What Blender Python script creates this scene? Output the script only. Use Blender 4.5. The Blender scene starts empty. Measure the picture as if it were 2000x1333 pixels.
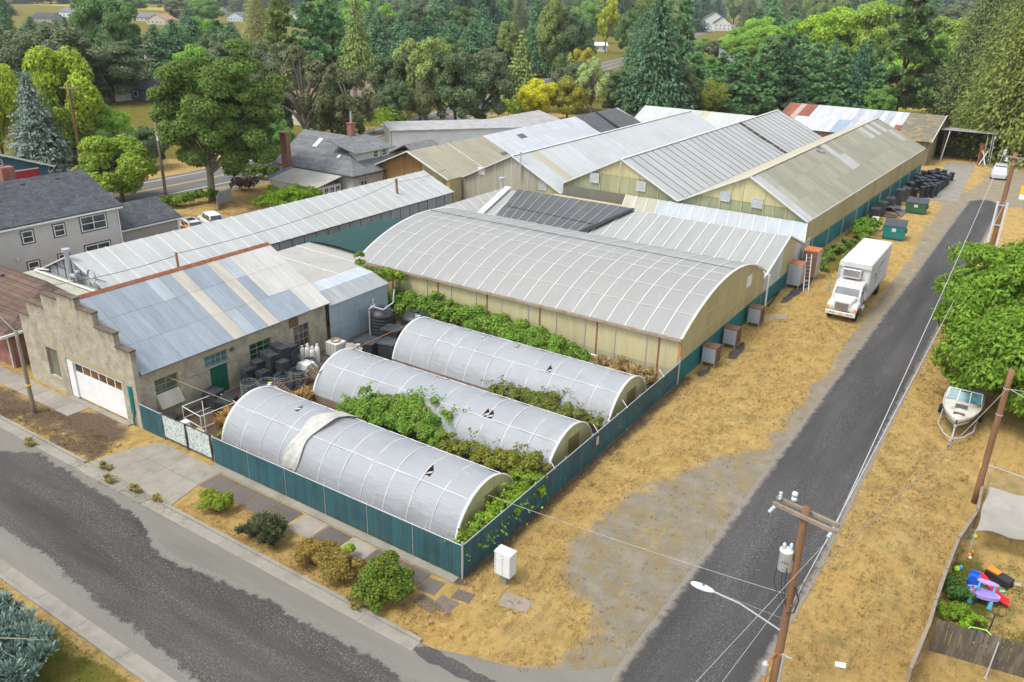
import bpy, bmesh, math, random
import numpy as np
from mathutils import Vector, Matrix

random.seed(7)
SC = bpy.context.scene
COL = SC.collection
# ------------------------------------------------------------------ camera
FPX, YAW, PITCH, ROLL = 1605.5, math.radians(32.956), math.radians(22.886), math.radians(1.3625)
CAM = np.array([18.448, -24.710, 25.0])
cf = np.array([-math.sin(YAW)*math.cos(PITCH), math.cos(YAW)*math.cos(PITCH), -math.sin(PITCH)])
cr0 = np.array([math.cos(YAW), math.sin(YAW), 0.0]); cu0 = np.cross(cr0, cf)
cr = math.cos(ROLL)*cr0 + math.sin(ROLL)*cu0; cu = -math.sin(ROLL)*cr0 + math.cos(ROLL)*cu0
cam = bpy.data.cameras.new('camera'); cam_o = bpy.data.objects.new('camera', cam); COL.objects.link(cam_o)
cam.sensor_width = 36; cam.lens = 36*FPX/2000; cam.clip_start = 0.5; cam.clip_end = 4000
mw = Matrix.Identity(4)
for i in range(3):
    mw[i][0], mw[i][1], mw[i][2], mw[i][3] = cr[i], cu[i], -cf[i], CAM[i]
cam_o.matrix_world = mw
SC.camera = cam_o
# ------------------------------------------------------------------ sky, sun, exposure (bright overcast noon)
SUN_EL, SUN_AZ = math.radians(60), math.radians(205)       # azimuth clockwise from +Y
W = bpy.data.worlds.new('World'); SC.world = W; W.use_nodes = True
wn = W.node_tree.nodes; wl = W.node_tree.links
for n in list(wn): wn.remove(n)
wo = wn.new('ShaderNodeOutputWorld'); wb = wn.new('ShaderNodeBackground'); ws = wn.new('ShaderNodeTexSky'); wh = wn.new('ShaderNodeHueSaturation')
ws.sky_type = 'NISHITA'; ws.sun_disc = False; ws.sun_elevation = SUN_EL; ws.sun_rotation = SUN_AZ
ws.air_density = 1.0; ws.dust_density = 2.5; ws.ozone_density = 1.0
wh.inputs['Saturation'].default_value = 0.30; wb.inputs['Strength'].default_value = 0.15
wl.new(ws.outputs[0], wh.inputs['Color']); wl.new(wh.outputs[0], wb.inputs[0]); wl.new(wb.outputs[0], wo.inputs[0])
sl = bpy.data.lights.new('sun', 'SUN'); sl.energy = 1.15; sl.angle = math.radians(17); sl.color = (1.0, 0.95, 0.87)
so = bpy.data.objects.new('sun', sl); COL.objects.link(so)
sd = Vector((math.sin(SUN_AZ)*math.cos(SUN_EL), math.cos(SUN_AZ)*math.cos(SUN_EL), math.sin(SUN_EL)))
so.rotation_euler = sd.to_track_quat('Z', 'Y').to_euler(); so.location = (0, 0, 80)
SC.view_settings.view_transform = 'Standard'; SC.view_settings.look = 'None'
SC.view_settings.gamma = 1.0; SC.view_settings.exposure = 1.06; SC.view_settings.use_curve_mapping = False
SC.render.engine = 'CYCLES'
SC.cycles.max_bounces = 6; SC.cycles.transparent_max_bounces = 12; SC.cycles.diffuse_bounces = 3; SC.cycles.glossy_bounces = 2

# ------------------------------------------------------------------ measuring helpers: a picture point -> a place on the ground (or at height z)
def ray(x, y): return cf + (x-1000)/FPX*cr - (y-666.5)/FPX*cu
def at(x, y, z=0.0):
    d = ray(x, y); t = (z-CAM[2])/d[2]; p = CAM+d*t
    return (float(p[0]), float(p[1]), float(z))
def height_at(g, x, y):
    d = ray(x, y); b = np.array(g[:2])-CAM[:2]; t = float(b@d[:2])/float(d[:2]@d[:2]); return float(CAM[2]+t*d[2])
def on_x(x, y, X):
    d = ray(x, y); t = (X-CAM[0])/d[0]; p = CAM+d*t; return (float(p[0]), float(p[1]), float(p[2]))
def on_y(x, y, Y):
    d = ray(x, y); t = (Y-CAM[1])/d[1]; p = CAM+d*t; return (float(p[0]), float(p[1]), float(p[2]))
def mpp(g): return float(np.dot(np.array(g)-CAM, cf))/FPX      # metres per photo pixel at a place

# ------------------------------------------------------------------ object helpers
def tag(o, label=None, cat=None, group=None, kind=None):
    if label: o['label'] = label
    if cat: o['category'] = cat
    if group: o['group'] = group
    if kind: o['kind'] = kind
    return o
def thing(name, label, cat, loc=(0, 0, 0), rz=0.0, group=None):
    o = bpy.data.objects.new(name, None); COL.objects.link(o)
    o.location = loc; o.rotation_euler = (0, 0, rz); o.empty_display_size = 0.2
    return tag(o, label, cat, group)
def link(name, me, parent=None, loc=(0, 0, 0), color=None, rot=None, scale=None):
    o = bpy.data.objects.new(name, me); COL.objects.link(o); o.parent = parent; o.location = loc
    if color is not None: o.color = (color[0], color[1], color[2], 1.0)
    if rot is not None: o.rotation_euler = rot
    if scale is not None: o.scale = scale
    return o
def copy_tree(o, parent=None):
    c = o.copy(); COL.objects.link(c); c.parent = parent
    for ch in [x for x in bpy.data.objects if x.parent == o]: copy_tree(ch, c)
    return c
V3 = Vector
class MB:
    def __init__(s): s.v = []; s.f = []; s.m = []; s.mi = 0
    def add(s, vs, fs):
        b = len(s.v); s.v += [tuple(v) for v in vs]; s.f += [tuple(b+i for i in f) for f in fs]; s.m += [s.mi]*len(fs); return s
    def box(s, x0, x1, y0, y1, z0, z1):
        return s.add([(x0,y0,z0),(x1,y0,z0),(x1,y1,z0),(x0,y1,z0),(x0,y0,z1),(x1,y0,z1),(x1,y1,z1),(x0,y1,z1)],
                     [(0,3,2,1),(4,5,6,7),(0,1,5,4),(1,2,6,5),(2,3,7,6),(3,0,4,7)])
    def obox(s, c, a, b, d):            # centre and three half-axes
        c, a, b, d = V3(c), V3(a), V3(b), V3(d); vs = []
        for k in (-1, 1):
            for (i, j) in ((-1,-1),(1,-1),(1,1),(-1,1)): vs.append(c+a*i+b*j+d*k)
        return s.add(vs, [(0,3,2,1),(4,5,6,7),(0,1,5,4),(1,2,6,5),(2,3,7,6),(3,0,4,7)])
    def bar(s, p, q, w, h=None, up=(0, 0, 1)):      # rectangular bar from p to q
        p, q = V3(p), V3(q); d = q-p; L = d.length or 1e-6; d = d/L; u = V3(up)
        if abs(d.dot(u)) > 0.98: u = V3((1, 0, 0))
        r = d.cross(u).normalized(); u2 = r.cross(d); h = h or w
        return s.obox((p+q)/2, d*(L/2), r*(w/2), u2*(h/2))
    def slab(s, pts, t):                # polygon thickened by t along its normal (downwards)
        P = [V3(p) for p in pts]; n = (P[1]-P[0]).cross(P[2]-P[0]).normalized(); k = len(P)
        vs = P+[p-n*t for p in P]
        fs = [tuple(range(k)), tuple(range(2*k-1, k-1, -1))]+[(i, i+k, (i+1) % k+k, (i+1) % k) for i in range(k)]
        return s.add(vs, fs)
    def tube(s, path, r, n=6, cap=True):
        P = [V3(p) for p in path]; k = len(P); R = r if hasattr(r, '__len__') else [r]*k; vs = []; fs = []
        prev = None
        for i, p in enumerate(P):
            d = (P[min(i+1, k-1)]-P[max(i-1, 0)]).normalized()
            if prev is None:
                a = d.cross(V3((0, 0, 1)));
                if a.length < 0.05: a = d.cross(V3((1, 0, 0)))
            else: a = prev-d*prev.dot(d)
            a.normalize(); b = d.cross(a); prev = a
            vs += [p+(a*math.cos(2*math.pi*j/n)+b*math.sin(2*math.pi*j/n))*R[i] for j in range(n)]
        for i in range(k-1):
            for j in range(n): fs.append((i*n+j, i*n+(j+1) % n, (i+1)*n+(j+1) % n, (i+1)*n+j))
        if cap: fs.append(tuple(range(n-1, -1, -1))); fs.append(tuple((k-1)*n+j for j in range(n)))
        return s.add(vs, fs)
    def lathe(s, prof, n=16, c=(0, 0, 0)):   # (radius, z) rings
        vs = []; fs = []; k = len(prof)
        for r, z in prof: vs += [(c[0]+r*math.cos(2*math.pi*j/n), c[1]+r*math.sin(2*math.pi*j/n), c[2]+z) for j in range(n)]
        for i in range(k-1):
            for j in range(n): fs.append((i*n+j, i*n+(j+1) % n, (i+1)*n+(j+1) % n, (i+1)*n+j))
        fs.append(tuple(range(n-1, -1, -1))); fs.append(tuple((k-1)*n+j for j in range(n)))
        return s.add(vs, fs)
    def prism(s, pts, z0, z1):
        k = len(pts); vs = [(x, y, z0) for x, y in pts]+[(x, y, z1) for x, y in pts]
        return s.add(vs, [tuple(range(k-1, -1, -1)), tuple(range(k, 2*k))]+[(i, (i+1) % k, (i+1) % k+k, i+k) for i in range(k)])
    def xprism(s, pts, x0, x1):         # polygon in (y,z), extruded along x
        k = len(pts); vs = [(x0, y, z) for y, z in pts]+[(x1, y, z) for y, z in pts]
        return s.add(vs, [tuple(range(k-1, -1, -1)), tuple(range(k, 2*k))]+[(i, (i+1) % k, (i+1) % k+k, i+k) for i in range(k)])
    def yprism(s, pts, y0, y1):         # polygon in (x,z), extruded along y
        k = len(pts); vs = [(x, y0, z) for x, z in pts]+[(x, y1, z) for x, z in pts]
        return s.add(vs, [tuple(range(k)), tuple(range(2*k-1, k-1, -1))]+[(i, i+k, (i+1) % k+k, (i+1) % k) for i in range(k)])
    def mesh(s, name, mats=None, smooth=False, off=(0, 0, 0), bevel=0.0):
        me = bpy.data.meshes.new(name)
        me.from_pydata([(v[0]-off[0], v[1]-off[1], v[2]-off[2]) for v in s.v], [], s.f)
        for m in (mats if isinstance(mats, (list, tuple)) else [mats]):
            if m: me.materials.append(m)
        if isinstance(mats, (list, tuple)) and len(mats) > 1: me.polygons.foreach_set('material_index', s.m)
        bm = bmesh.new(); bm.from_mesh(me)
        if bevel: bmesh.ops.bevel(bm, geom=list(bm.edges), offset=bevel, segments=1, affect='EDGES', profile=0.5)
        bmesh.ops.recalc_face_normals(bm, faces=bm.faces); bm.to_mesh(me); bm.free()
        if smooth: me.polygons.foreach_set('use_smooth', [True]*len(me.polygons))
        return me
    def build(s, name, mats, parent=None, smooth=False, color=None, bevel=0.0):
        off = wloc(parent) if parent else (0, 0, 0)
        return link(name, s.mesh(name, mats, smooth, off, bevel), parent, color=color)
def wloc(o):
    x = V3((0, 0, 0))
    while o: x = x+o.location; o = o.parent
    return x
def fast_quads(name, V, mat, n=4):
    V = np.asarray(V, dtype=np.float32).reshape(-1, 3); k = len(V)//n
    me = bpy.data.meshes.new(name); me.vertices.add(len(V)); me.vertices.foreach_set('co', V.ravel())
    me.loops.add(len(V)); me.loops.foreach_set('vertex_index', np.arange(len(V), dtype=np.int32))
    me.polygons.add(k); me.polygons.foreach_set('loop_start', np.arange(0, len(V), n, dtype=np.int32))
    if mat: me.materials.append(mat)
    me.update(calc_edges=True); me.validate()
    return me
def mix3(a, b, t): return tuple(a[i]*(1-t)+b[i]*t for i in range(3))
def jit(c, a): k = 1+random.uniform(-a, a); return tuple(x*k for x in c)

# ------------------------------------------------------------------ materials
class NT:
    def __init__(s, name):
        s.m = bpy.data.materials.new(name); s.m.use_nodes = True; s.t = s.m.node_tree
        for n in list(s.t.nodes): s.t.nodes.remove(n)
        s.out = s.n('ShaderNodeOutputMaterial'); s.b = s.n('ShaderNodeBsdfPrincipled'); s.l(s.b.outputs[0], s.out.inputs[0])
    def n(s, t, **k):
        x = s.t.nodes.new(t)
        for a, b in k.items(): setattr(x, a, b)
        return x
    def l(s, a, b): s.t.links.new(a, b)
    def val(s, node, **k):
        for a, b in k.items():
            x = node.inputs[a.replace('_', ' ')]
            if hasattr(b, 'links') or hasattr(b, 'is_output'): s.l(b, x)
            else: x.default_value = b
        return node
    def pos(s): return s.n('ShaderNodeNewGeometry').outputs['Position']
    def objp(s): return s.n('ShaderNodeTexCoord').outputs['Object']
    def mapv(s, v, scale=(1, 1, 1), rot=(0, 0, 0), loc=(0, 0, 0)):
        x = s.n('ShaderNodeMapping'); s.l(v, x.inputs[0]); x.inputs['Scale'].default_value = scale; x.inputs['Rotation'].default_value = rot; x.inputs['Location'].default_value = loc; return x.outputs[0]
    def noise(s, v, scale, detail=4, rough=0.55):
        x = s.n('ShaderNodeTexNoise'); s.l(v, x.inputs['Vector']); x.inputs['Scale'].default_value = scale; x.inputs['Detail'].default_value = detail; x.inputs['Roughness'].default_value = rough; return x.outputs[0]
    def ramp(s, f, a, b, ca=(0, 0, 0), cb=(1, 1, 1)):
        x = s.n('ShaderNodeValToRGB'); s.l(f, x.inputs[0]); e = x.color_ramp.elements
        e[0].position = a; e[0].color = (*ca[:3], 1); e[1].position = b; e[1].color = (*cb[:3], 1); return x.outputs[0]
    def mix(s, f, a, b, mode='MIX'):
        x = s.n('ShaderNodeMix', data_type='RGBA', blend_type=mode)
        for sock, v in ((x.inputs[0], f), (x.inputs[6], a), (x.inputs[7], b)):
            if isinstance(v, (int, float)): sock.default_value = v
            elif isinstance(v, (tuple, list)): sock.default_value = (*v[:3], 1)
            else: s.l(v, sock)
        return x.outputs[2]
    def math(s, op, a, b=0.0, c=None):
        x = s.n('ShaderNodeMath', operation=op)
        for i, v in enumerate((a, b) if c is None else (a, b, c)):
            if isinstance(v, (int, float)): x.inputs[i].default_value = v
            else: s.l(v, x.inputs[i])
        return x.outputs[0]
    def objcol(s): return s.n('ShaderNodeObjectInfo').outputs['Color']
    def isl(s): return s.n('ShaderNodeNewGeometry').outputs['Random Per Island']
    def bump(s, h, strength=0.3, dist=0.02):
        x = s.n('ShaderNodeBump'); s.l(h, x.inputs['Height']); x.inputs['Strength'].default_value = strength; x.inputs['Distance'].default_value = dist; s.l(x.outputs[0], s.b.inputs['Normal'])
    def fin(s, col, rough=0.8, metal=0.0, spec=0.3):
        if isinstance(col, (tuple, list)): s.b.inputs['Base Color'].default_value = (*col[:3], 1)
        else: s.l(col, s.b.inputs['Base Color'])
        if isinstance(rough, (int, float)): s.b.inputs['Roughness'].default_value = rough
        else: s.l(rough, s.b.inputs['Roughness'])
        s.b.inputs['Metallic'].default_value = metal; s.b.inputs['Specular IOR Level'].default_value = spec
        return s.m
_mc = {}
def PM(name, col, rough=0.75, var=0.18, scale=1.2, fine=14, dirt=None, dirtamt=0.45, dscale=0.6, bump=0.0, bscale=30, metal=0.0, spec=0.3, obj=False, stretch=(1, 1, 1)):
    """general painted / weathered surface: two noise scales of tone, optional dirt stains, optional object colour"""
    if name in _mc: return _mc[name]
    t = NT(name); p = t.pos() if not obj else t.pos()
    pv = t.mapv(p, stretch)
    n1 = t.noise(pv, scale, 5); n2 = t.noise(p, fine, 3)
    f = t.math('ADD', t.math('MULTIPLY', n1, 0.65), t.math('MULTIPLY', n2, 0.35))
    k = t.ramp(f, 0.3, 0.7, (1-var,)*3, (1+var,)*3)
    base = t.objcol() if obj else col
    c = t.mix(1.0, base, k, 'MULTIPLY')
    if dirt:
        d = t.ramp(t.noise(pv, dscale, 6, 0.65), 0.48, 0.72)
        c = t.mix(t.math('MULTIPLY', d, dirtamt), c, dirt)
    if bump: t.bump(t.noise(p, bscale, 4), bump, 0.02)
    _mc[name] = t.fin(c, rough, metal, spec); return _mc[name]
# ================================================================== GROUND
def inpoly(X, Y, poly):
    c = np.zeros(X.shape, bool); k = len(poly)
    for i in range(k):
        x1, y1 = poly[i][:2]; x2, y2 = poly[(i+1) % k][:2]
        cond = ((y1 > Y) != (y2 > Y)) & (X < (x2-x1)*(Y-y1)/((y2-y1) if y2 != y1 else 1e-9)+x1)
        c ^= cond
    return c
def sstep(a, b, x): t = np.clip((x-a)/(b-a), 0, 1); return t*t*(3-2*t)
def gz(x, y):
    x = np.asarray(x, float); y = np.asarray(y, float)
    s = sstep(-4.12, -4.28, y)*sstep(-12.05, -11.9, y)*(1-sstep(-1.0, 4.0, x))
    return 0.0*s
def lines(a, b, step, core): return list(np.arange(a, b+1e-6, step))
xs = sorted(set([-2500, -1500, -900, -600]+list(range(-450, -60, 12))+[round(v, 2) for v in np.arange(-60, 34.01, 0.5)]+list(range(36, 90, 6))+[110, 150, 250, 500, 1200, 2500]))
ys = sorted(set([-500, -200, -100, -60, -40, -30, -22, -18]+[round(v, 2) for v in np.arange(-16, -4.99, 0.5)]+[-12.05, -11.9, -4.45, -4.28, -4.12]+[round(v, 2) for v in np.arange(-3.75, 140.01, 0.5)]+list(range(144, 420, 12))+[450, 520, 600, 700, 900, 1200, 1800, 2800]))
GX, GY = np.meshgrid(np.array(xs, float), np.array(ys, float))
def A(*pts): return [at(*p)[:2] for p in pts]
def soft(m, it=2):
    m = m.astype(float)
    for _ in range(it):
        p = np.pad(m, 1, mode='edge'); m = (p[1:-1, 1:-1]*2+p[:-2, 1:-1]+p[2:, 1:-1]+p[1:-1, :-2]+p[1:-1, 2:])/6
    return m
grav = np.zeros(GX.shape); green = np.zeros(GX.shape); dirt = np.zeros(GX.shape); field = np.zeros(GX.shape)
# gravel: the corner lot, the shoulder beside the right-hand road, the end of that road
gp = [A((900, 1333), (870, 1290), (1075, 1292), (1140, 1240), (1135, 1195), (1060, 1130), (1085, 1075), (1150, 1015), (1230, 950), (1350, 905), (1480, 862), (1560, 780), (1640, 705), (1693, 650), (1720, 690), (1195, 1400), (900, 1400)),
      [(8.6, 60), (7.8, 68), (6.8, 80), (7.0, 96), (4.5, 104), (8.6, 112), (10, 134), (17, 136), (22, 108), (14, 102), (13.6, 60)],
      [(13.2, -6), (14.8, 3), (14.6, 10), (14.3, 16), (15.4, 20), (13.2, 24)]]
for p, w in zip(gp, (.68, .68, .5)): grav = np.maximum(grav, w*inpoly(GX, GY, p))
grav = soft(grav, 7)
grav = np.maximum(grav, 0.72*np.exp(-((GX-8.45)/0.7)**4)*((GY > -3) & (GY < 100)))
grav = np.maximum(grav, 0.5*soft(inpoly(GX, GY, A((1140, 1160), (1250, 960), (1490, 880), (1400, 1050), (1230, 1240))), 3))
# bare soil: inside the fenced yard, the mulch verge before the brick building, under the trees
for p, w in (([(-24.4, 0.3), (-0.3, 0.3), (-0.3, 25.2), (-24.4, 25.2)], 0.8), ([(-37.5, -4.2), (-23.0, -4.2), (-24.2, -0.1), (-30.6, -0.3), (-30.6, -1.7), (-37.5, -1.7)], 0.66),
             (A((1860, 1000), (2050, 1000), (2050, 1250), (1830, 1210)), 0.25), ([(-56, 20), (-41, 8), (-41, 60), (-75, 66), (-73, 30)], 0.55), ([(0, 46), (4.5, 46), (4, 70), (0, 66)], 0.3)):
    dirt = np.maximum(dirt, w*soft(inpoly(GX, GY, p), 2))
dirt = np.maximum(dirt, 0.75*np.exp(-((GX+0.0)/0.8)**2)*((GY > -0.5) & (GY < 27)))
# green: the lawn by the near kerb, the side yard, weeds by the greenhouse, countryside beyond
for p, w in (([(-60, -40), (30, -40), (30, -16), (3, -12.2), (-60, -12.15)], 0.82), (A((1845, 1205), (1870, 1100), (1900, 1040), (1925, 1035), (1920, 1090), (1945, 1190), (1920, 1250)), 0.95),
             (A((1950, 1230), (2000, 1215), (2050, 1260), (2050, 1330), (1950, 1300)), 0.7), (A((1600, 495), (1640, 480), (1690, 440), (1700, 470), (1665, 520), (1610, 545)), 0.85),
             (A((1780, 885), (1830, 870), (1840, 890), (1790, 900)), 0.75), ([(-170, 24), (-92, 24), (-92, 160), (-200, 180)], 0.6), ([(-70, 60), (-56, 66), (-60, 120), (-95, 130)], 0.7)):
    green = np.maximum(green, w*soft(inpoly(GX, GY, p), 2))
green = np.maximum(green, 0.85*((GY > 142) | (GX < -95)))
field = soft(inpoly(GX, GY, A((1700, 240), (1800, 180), (1890, 185), (1900, 240))), 1)
field = np.maximum(field, 1.0*(inpoly(GX, GY, A((30, 44), (180, 30), (330, 30), (330, 14), (20, 26)))))
GZ = gz(GX, GY)
nx, ny = len(xs), len(ys)
gv = np.stack([GX, GY, GZ], -1).reshape(-1, 3)
idx = np.arange(nx*ny).reshape(ny, nx)
gf = np.stack([idx[:-1, :-1], idx[:-1, 1:], idx[1:, 1:], idx[1:, :-1]], -1).reshape(-1, 4)
gme = bpy.data.meshes.new('ground'); gme.vertices.add(len(gv)); gme.vertices.foreach_set('co', gv.astype(np.float32).ravel())
gme.loops.add(gf.size); gme.loops.foreach_set('vertex_index', gf.astype(np.int32).ravel())
gme.polygons.add(len(gf)); gme.polygons.foreach_set('loop_start', np.arange(0, gf.size, 4, dtype=np.int32)); gme.update(calc_edges=True)
ca = gme.color_attributes.new('zones', 'FLOAT_COLOR', 'POINT')
ca.data.foreach_set('color', np.stack([grav, green, dirt, field], -1).astype(np.float32).ravel())
def ground_mat():
    t = NT('ground_dry_grass'); p = t.pos()
    att = t.n('ShaderNodeAttribute', attribute_name='zones'); sep = t.n('ShaderNodeSeparateColor'); t.l(att.outputs['Color'], sep.inputs[0])
    big = t.noise(p, 0.16, 5); mid = t.noise(p, 0.9, 6, 0.65); fine = t.noise(p, 7, 5, 0.7); vf = t.noise(p, 26, 3, 0.7)
    str_ = t.noise(t.mapv(p, (1.6, 0.5, 1), (0, 0, 0.5)), 1.6, 6, 0.7)
    straw = t.mix(t.ramp(mid, 0.36, 0.66), (0.36, 0.235, 0.07), (0.55, 0.395, 0.15))
    straw = t.mix(t.ramp(big, 0.42, 0.64), straw, (0.50, 0.33, 0.105))
    straw = t.mix(t.math('MULTIPLY', t.ramp(str_, 0.50, 0.66), 0.7), straw, (0.19, 0.13, 0.052))
    straw = t.mix(t.math('MULTIPLY', t.ramp(t.noise(p, 2.6, 6, 0.72), 0.54, 0.68), 0.65), straw, (0.17, 0.12, 0.05))
    straw = t.mix(t.math('MULTIPLY', t.ramp(t.noise(p, 3.7, 5, 0.7), 0.55, 0.7), 0.5), straw, (0.56, 0.42, 0.20))
    straw = t.mix(t.math('MULTIPLY', t.ramp(t.noise(p, 0.55, 5, 0.7), 0.54, 0.70), 0.6), straw, (0.15, 0.155, 0.05))
    straw = t.mix(t.math('MULTIPLY', t.ramp(t.noise(p, 0.33, 6, 0.7), 0.54, 0.70), 0.55), straw, (0.33, 0.25, 0.125))
    straw = t.mix(t.math('MULTIPLY', t.ramp(fine, 0.60, 0.72), 0.5), straw, (0.14, 0.105, 0.05))
    straw = t.mix(t.math('MULTIPLY', t.ramp(vf, 0.52, 0.70), 0.6), straw, (0.62, 0.48, 0.26))
    straw = t.mix(t.math('MULTIPLY', t.ramp(t.noise(p, 19, 4, 0.75), 0.56, 0.70), 0.6), straw, (0.13, 0.09, 0.04))
    gravel = t.mix(t.ramp(mid, 0.3, 0.7), (0.20, 0.18, 0.14), (0.33, 0.295, 0.235))
    gravel = t.mix(t.math('MULTIPLY', t.ramp(vf, 0.5, 0.68), 0.55), gravel, (0.44, 0.41, 0.35))
    gravel = t.mix(t.math('MULTIPLY', t.ramp(t.noise(p, 17, 4, 0.7), 0.55, 0.7), 0.5), gravel, (0.10, 0.09, 0.075))
    gravel = t.mix(t.math('MULTIPLY', t.ramp(t.noise(p, 0.8, 6, 0.7), 0.44, 0.62), 0.75), gravel, (0.29, 0.22, 0.10))
    gravel = t.mix(t.math('MULTIPLY', t.ramp(t.noise(p, 1.1, 6, 0.75), 0.60, 0.70), 0.8), gravel, (0.10, 0.115, 0.03))
    lawn = t.mix(t.ramp(mid, 0.35, 0.65), (0.095, 0.115, 0.018), (0.21, 0.155, 0.035))
    lawn = t.mix(t.math('MULTIPLY', t.ramp(fine, 0.5, 0.72), 0.6), lawn, (0.05, 0.075, 0.015))
    soil = t.mix(t.ramp(fine, 0.3, 0.7), (0.075, 0.052, 0.036), (0.20, 0.145, 0.095))
    soil = t.mix(t.math('MULTIPLY', t.ramp(vf, 0.55, 0.72), 0.5), soil, (0.28, 0.21, 0.14))
    fld = t.mix(t.ramp(big, 0.35, 0.65), (0.24, 0.22, 0.02), (0.40, 0.30, 0.06))
    nz = t.math('ADD', t.math('MULTIPLY', t.noise(p, 0.42, 7, 0.68), 0.8), t.math('MULTIPLY', fine, 0.3))
    def m(sock, lo, hi): return t.ramp(t.math('ADD', sock, t.math('MULTIPLY', t.math('SUBTRACT', nz, 0.55), 1.5)), lo, hi)
    c = t.mix(m(sep.outputs[2], 0.42, 0.62), straw, soil)
    c = t.mix(m(sep.outputs[0], 0.40, 0.60), c, gravel)
    c = t.mix(m(sep.outputs[1], 0.45, 0.62), c, lawn)
    c = t.mix(t.ramp(att.outputs['Alpha'], 0.4, 0.6), c, fld)
    h = t.math('ADD', t.math('MULTIPLY', fine, 0.7), t.math('MULTIPLY', vf, 0.5)); t.bump(h, 1.0, 0.16)
    return t.fin(c, 0.95, 0, 0.1)
gme.materials.append(ground_mat())
ground = link('ground', gme); tag(ground, kind='structure')

# ------------------------------------------------------------------ asphalt sheets
def ragged(poly, step=0.35, amp=0.12, seed=1, freq=0.9, way=None):
    rnd = random.Random(seed); out = []; k = len(poly); ph = [rnd.uniform(0, 6.28) for _ in range(6)]
    s = 0.0
    for i in range(k):
        (x1, y1), (x2, y2) = poly[i][:2], poly[(i+1) % k][:2]; L = math.hypot(x2-x1, y2-y1); n = max(1, int(L/step))
        nxn, nyn = way or ((y2-y1)/L, -(x2-x1)/L)
        for j in range(n):
            t = j/n; s += L/n
            d = amp*(math.sin(s*freq*2.1+ph[0])+0.7*math.sin(s*freq*4.7+ph[1])+0.5*math.sin(s*freq*9.1+ph[2])+rnd.uniform(-0.5, 0.5))/1.6
            out.append((x1+(x2-x1)*t+nxn*d, y1+(y2-y1)*t+nyn*d))
    return out
def sheet(name, poly, mat, z, kind='structure', follow=True):
    me = bpy.data.meshes.new(name); bm = bmesh.new()
    vs = [bm.verts.new((x, y, (float(gz(x, y)) if follow else 0)+z)) for x, y in poly]
    f = bm.faces.new(vs); bmesh.ops.triangulate(bm, faces=[f]); bmesh.ops.recalc_face_normals(bm, faces=bm.faces)
    for f in bm.faces:
        if f.normal.z < 0: f.normal_flip()
    bm.to_mesh(me); bm.free(); me.materials.append(mat)
    return tag(link(name, me), kind=kind)
def asphalt(name, c1, c2, chip, chipamt, streak, edge=None, lo=0.25, hi=0.62):
    t = NT(name); p = t.pos()
    v = t.noise(p, 30, 3, 0.8); v2 = t.noise(p, 11, 4, 0.75); m = t.noise(t.mapv(p, streak), 0.35, 6, 0.65); b = t.noise(p, 0.12, 4)
    c = t.mix(t.ramp(m, 0.32, 0.68), c1, c2)
    c = t.mix(t.math('MULTIPLY', t.ramp(b, 0.45, 0.7), 0.5), c, mix3(c1, c2, 0.3))
    k = t.math('MULTIPLY', t.ramp(t.noise(t.mapv(p, streak), 0.5, 5, 0.6), 0.42, 0.66), 1.0)
    ch = t.math('MULTIPLY', t.math('MAXIMUM', t.ramp(v, 0.56, 0.66), t.math('MULTIPLY', t.ramp(v2, 0.55, 0.64), 0.75)), t.math('ADD', t.math('MULTIPLY', k, chipamt), chipamt*0.25))
    c = t.mix(ch, c, chip)
    c = t.mix(t.math('MULTIPLY', t.ramp(v2, 0.58, 0.75), 0.4), c, tuple(x*0.5 for x in c1))
    if edge:
        at_ = t.n('ShaderNodeAttribute', attribute_name='edge'); e = t.math('ADD', at_.outputs['Fac'], t.math('ADD', t.math('MULTIPLY', t.math('SUBTRACT', t.noise(p, 1.7, 6, 0.7), 0.5), 1.3), t.math('MULTIPLY', t.math('SUBTRACT', v2, 0.5), 0.9)))
        c = t.mix(t.ramp(e, lo, hi), t.mix(t.ramp(v2, 0.35, 0.65), tuple(x*0.8 for x in edge), tuple(x*1.2 for x in edge)), c)
    t.bump(v, 0.5, 0.015); return t.fin(c, 0.9, 0, 0.25)
def strip(name, rows, mat):     # rows of 4 points across; outer ones are the crumbling edge
    m = MB(); m.v = [p for r in rows for p in r]; m.f = [(4*i+j, 4*i+j+1, 4*i+j+5, 4*i+j+4) for i in range(len(rows)-1) for j in range(3)]; m.m = [0]*len(m.f); me = m.mesh(name, mat)
    a = me.attributes.new('edge', 'FLOAT', 'POINT'); a.data.foreach_set('value', [0.0, 1.0, 1.0, 0.0]*len(rows))
    for f in me.polygons:
        if f.normal.z < 0: me.flip_normals(); break
    return tag(link(name, me), kind='structure')
ASPH = asphalt('dark_chip_seal', (0.030, 0.030, 0.032), (0.072, 0.070, 0.070), (0.24, 0.225, 0.20), 0.95, (1.0, 0.12, 1), (0.20, 0.18, 0.15))
ASPHX = asphalt('dark_chip_seal_street', (0.027, 0.025, 0.025), (0.078, 0.074, 0.07), (0.27, 0.25, 0.21), 0.95, (0.12, 1.0, 1), (0.165, 0.158, 0.138), 0.40, 0.50)
OLD = asphalt('old_pale_asphalt', (0.135, 0.130, 0.112), (0.205, 0.195, 0.168), (0.30, 0.28, 0.24), 0.4, (0.15, 1.0, 1))
CONC = PM('concrete', (0.22, 0.205, 0.17), 0.9, 0.16, 0.8, 18, (0.17, 0.155, 0.125), 0.6, 0.9, 0.3, 60)
CONCW = PM('pale_concrete', (0.25, 0.235, 0.20), 0.9, 0.14, 0.9, 18, (0.14, 0.125, 0.10), 0.6, 0.8, 0.3, 60)
CONCD = PM('dark_old_concrete', (0.115, 0.098, 0.082), 0.92, 0.18, 1.2, 18, (0.06, 0.05, 0.042), 0.5, 1.2, 0.3, 60)
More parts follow.
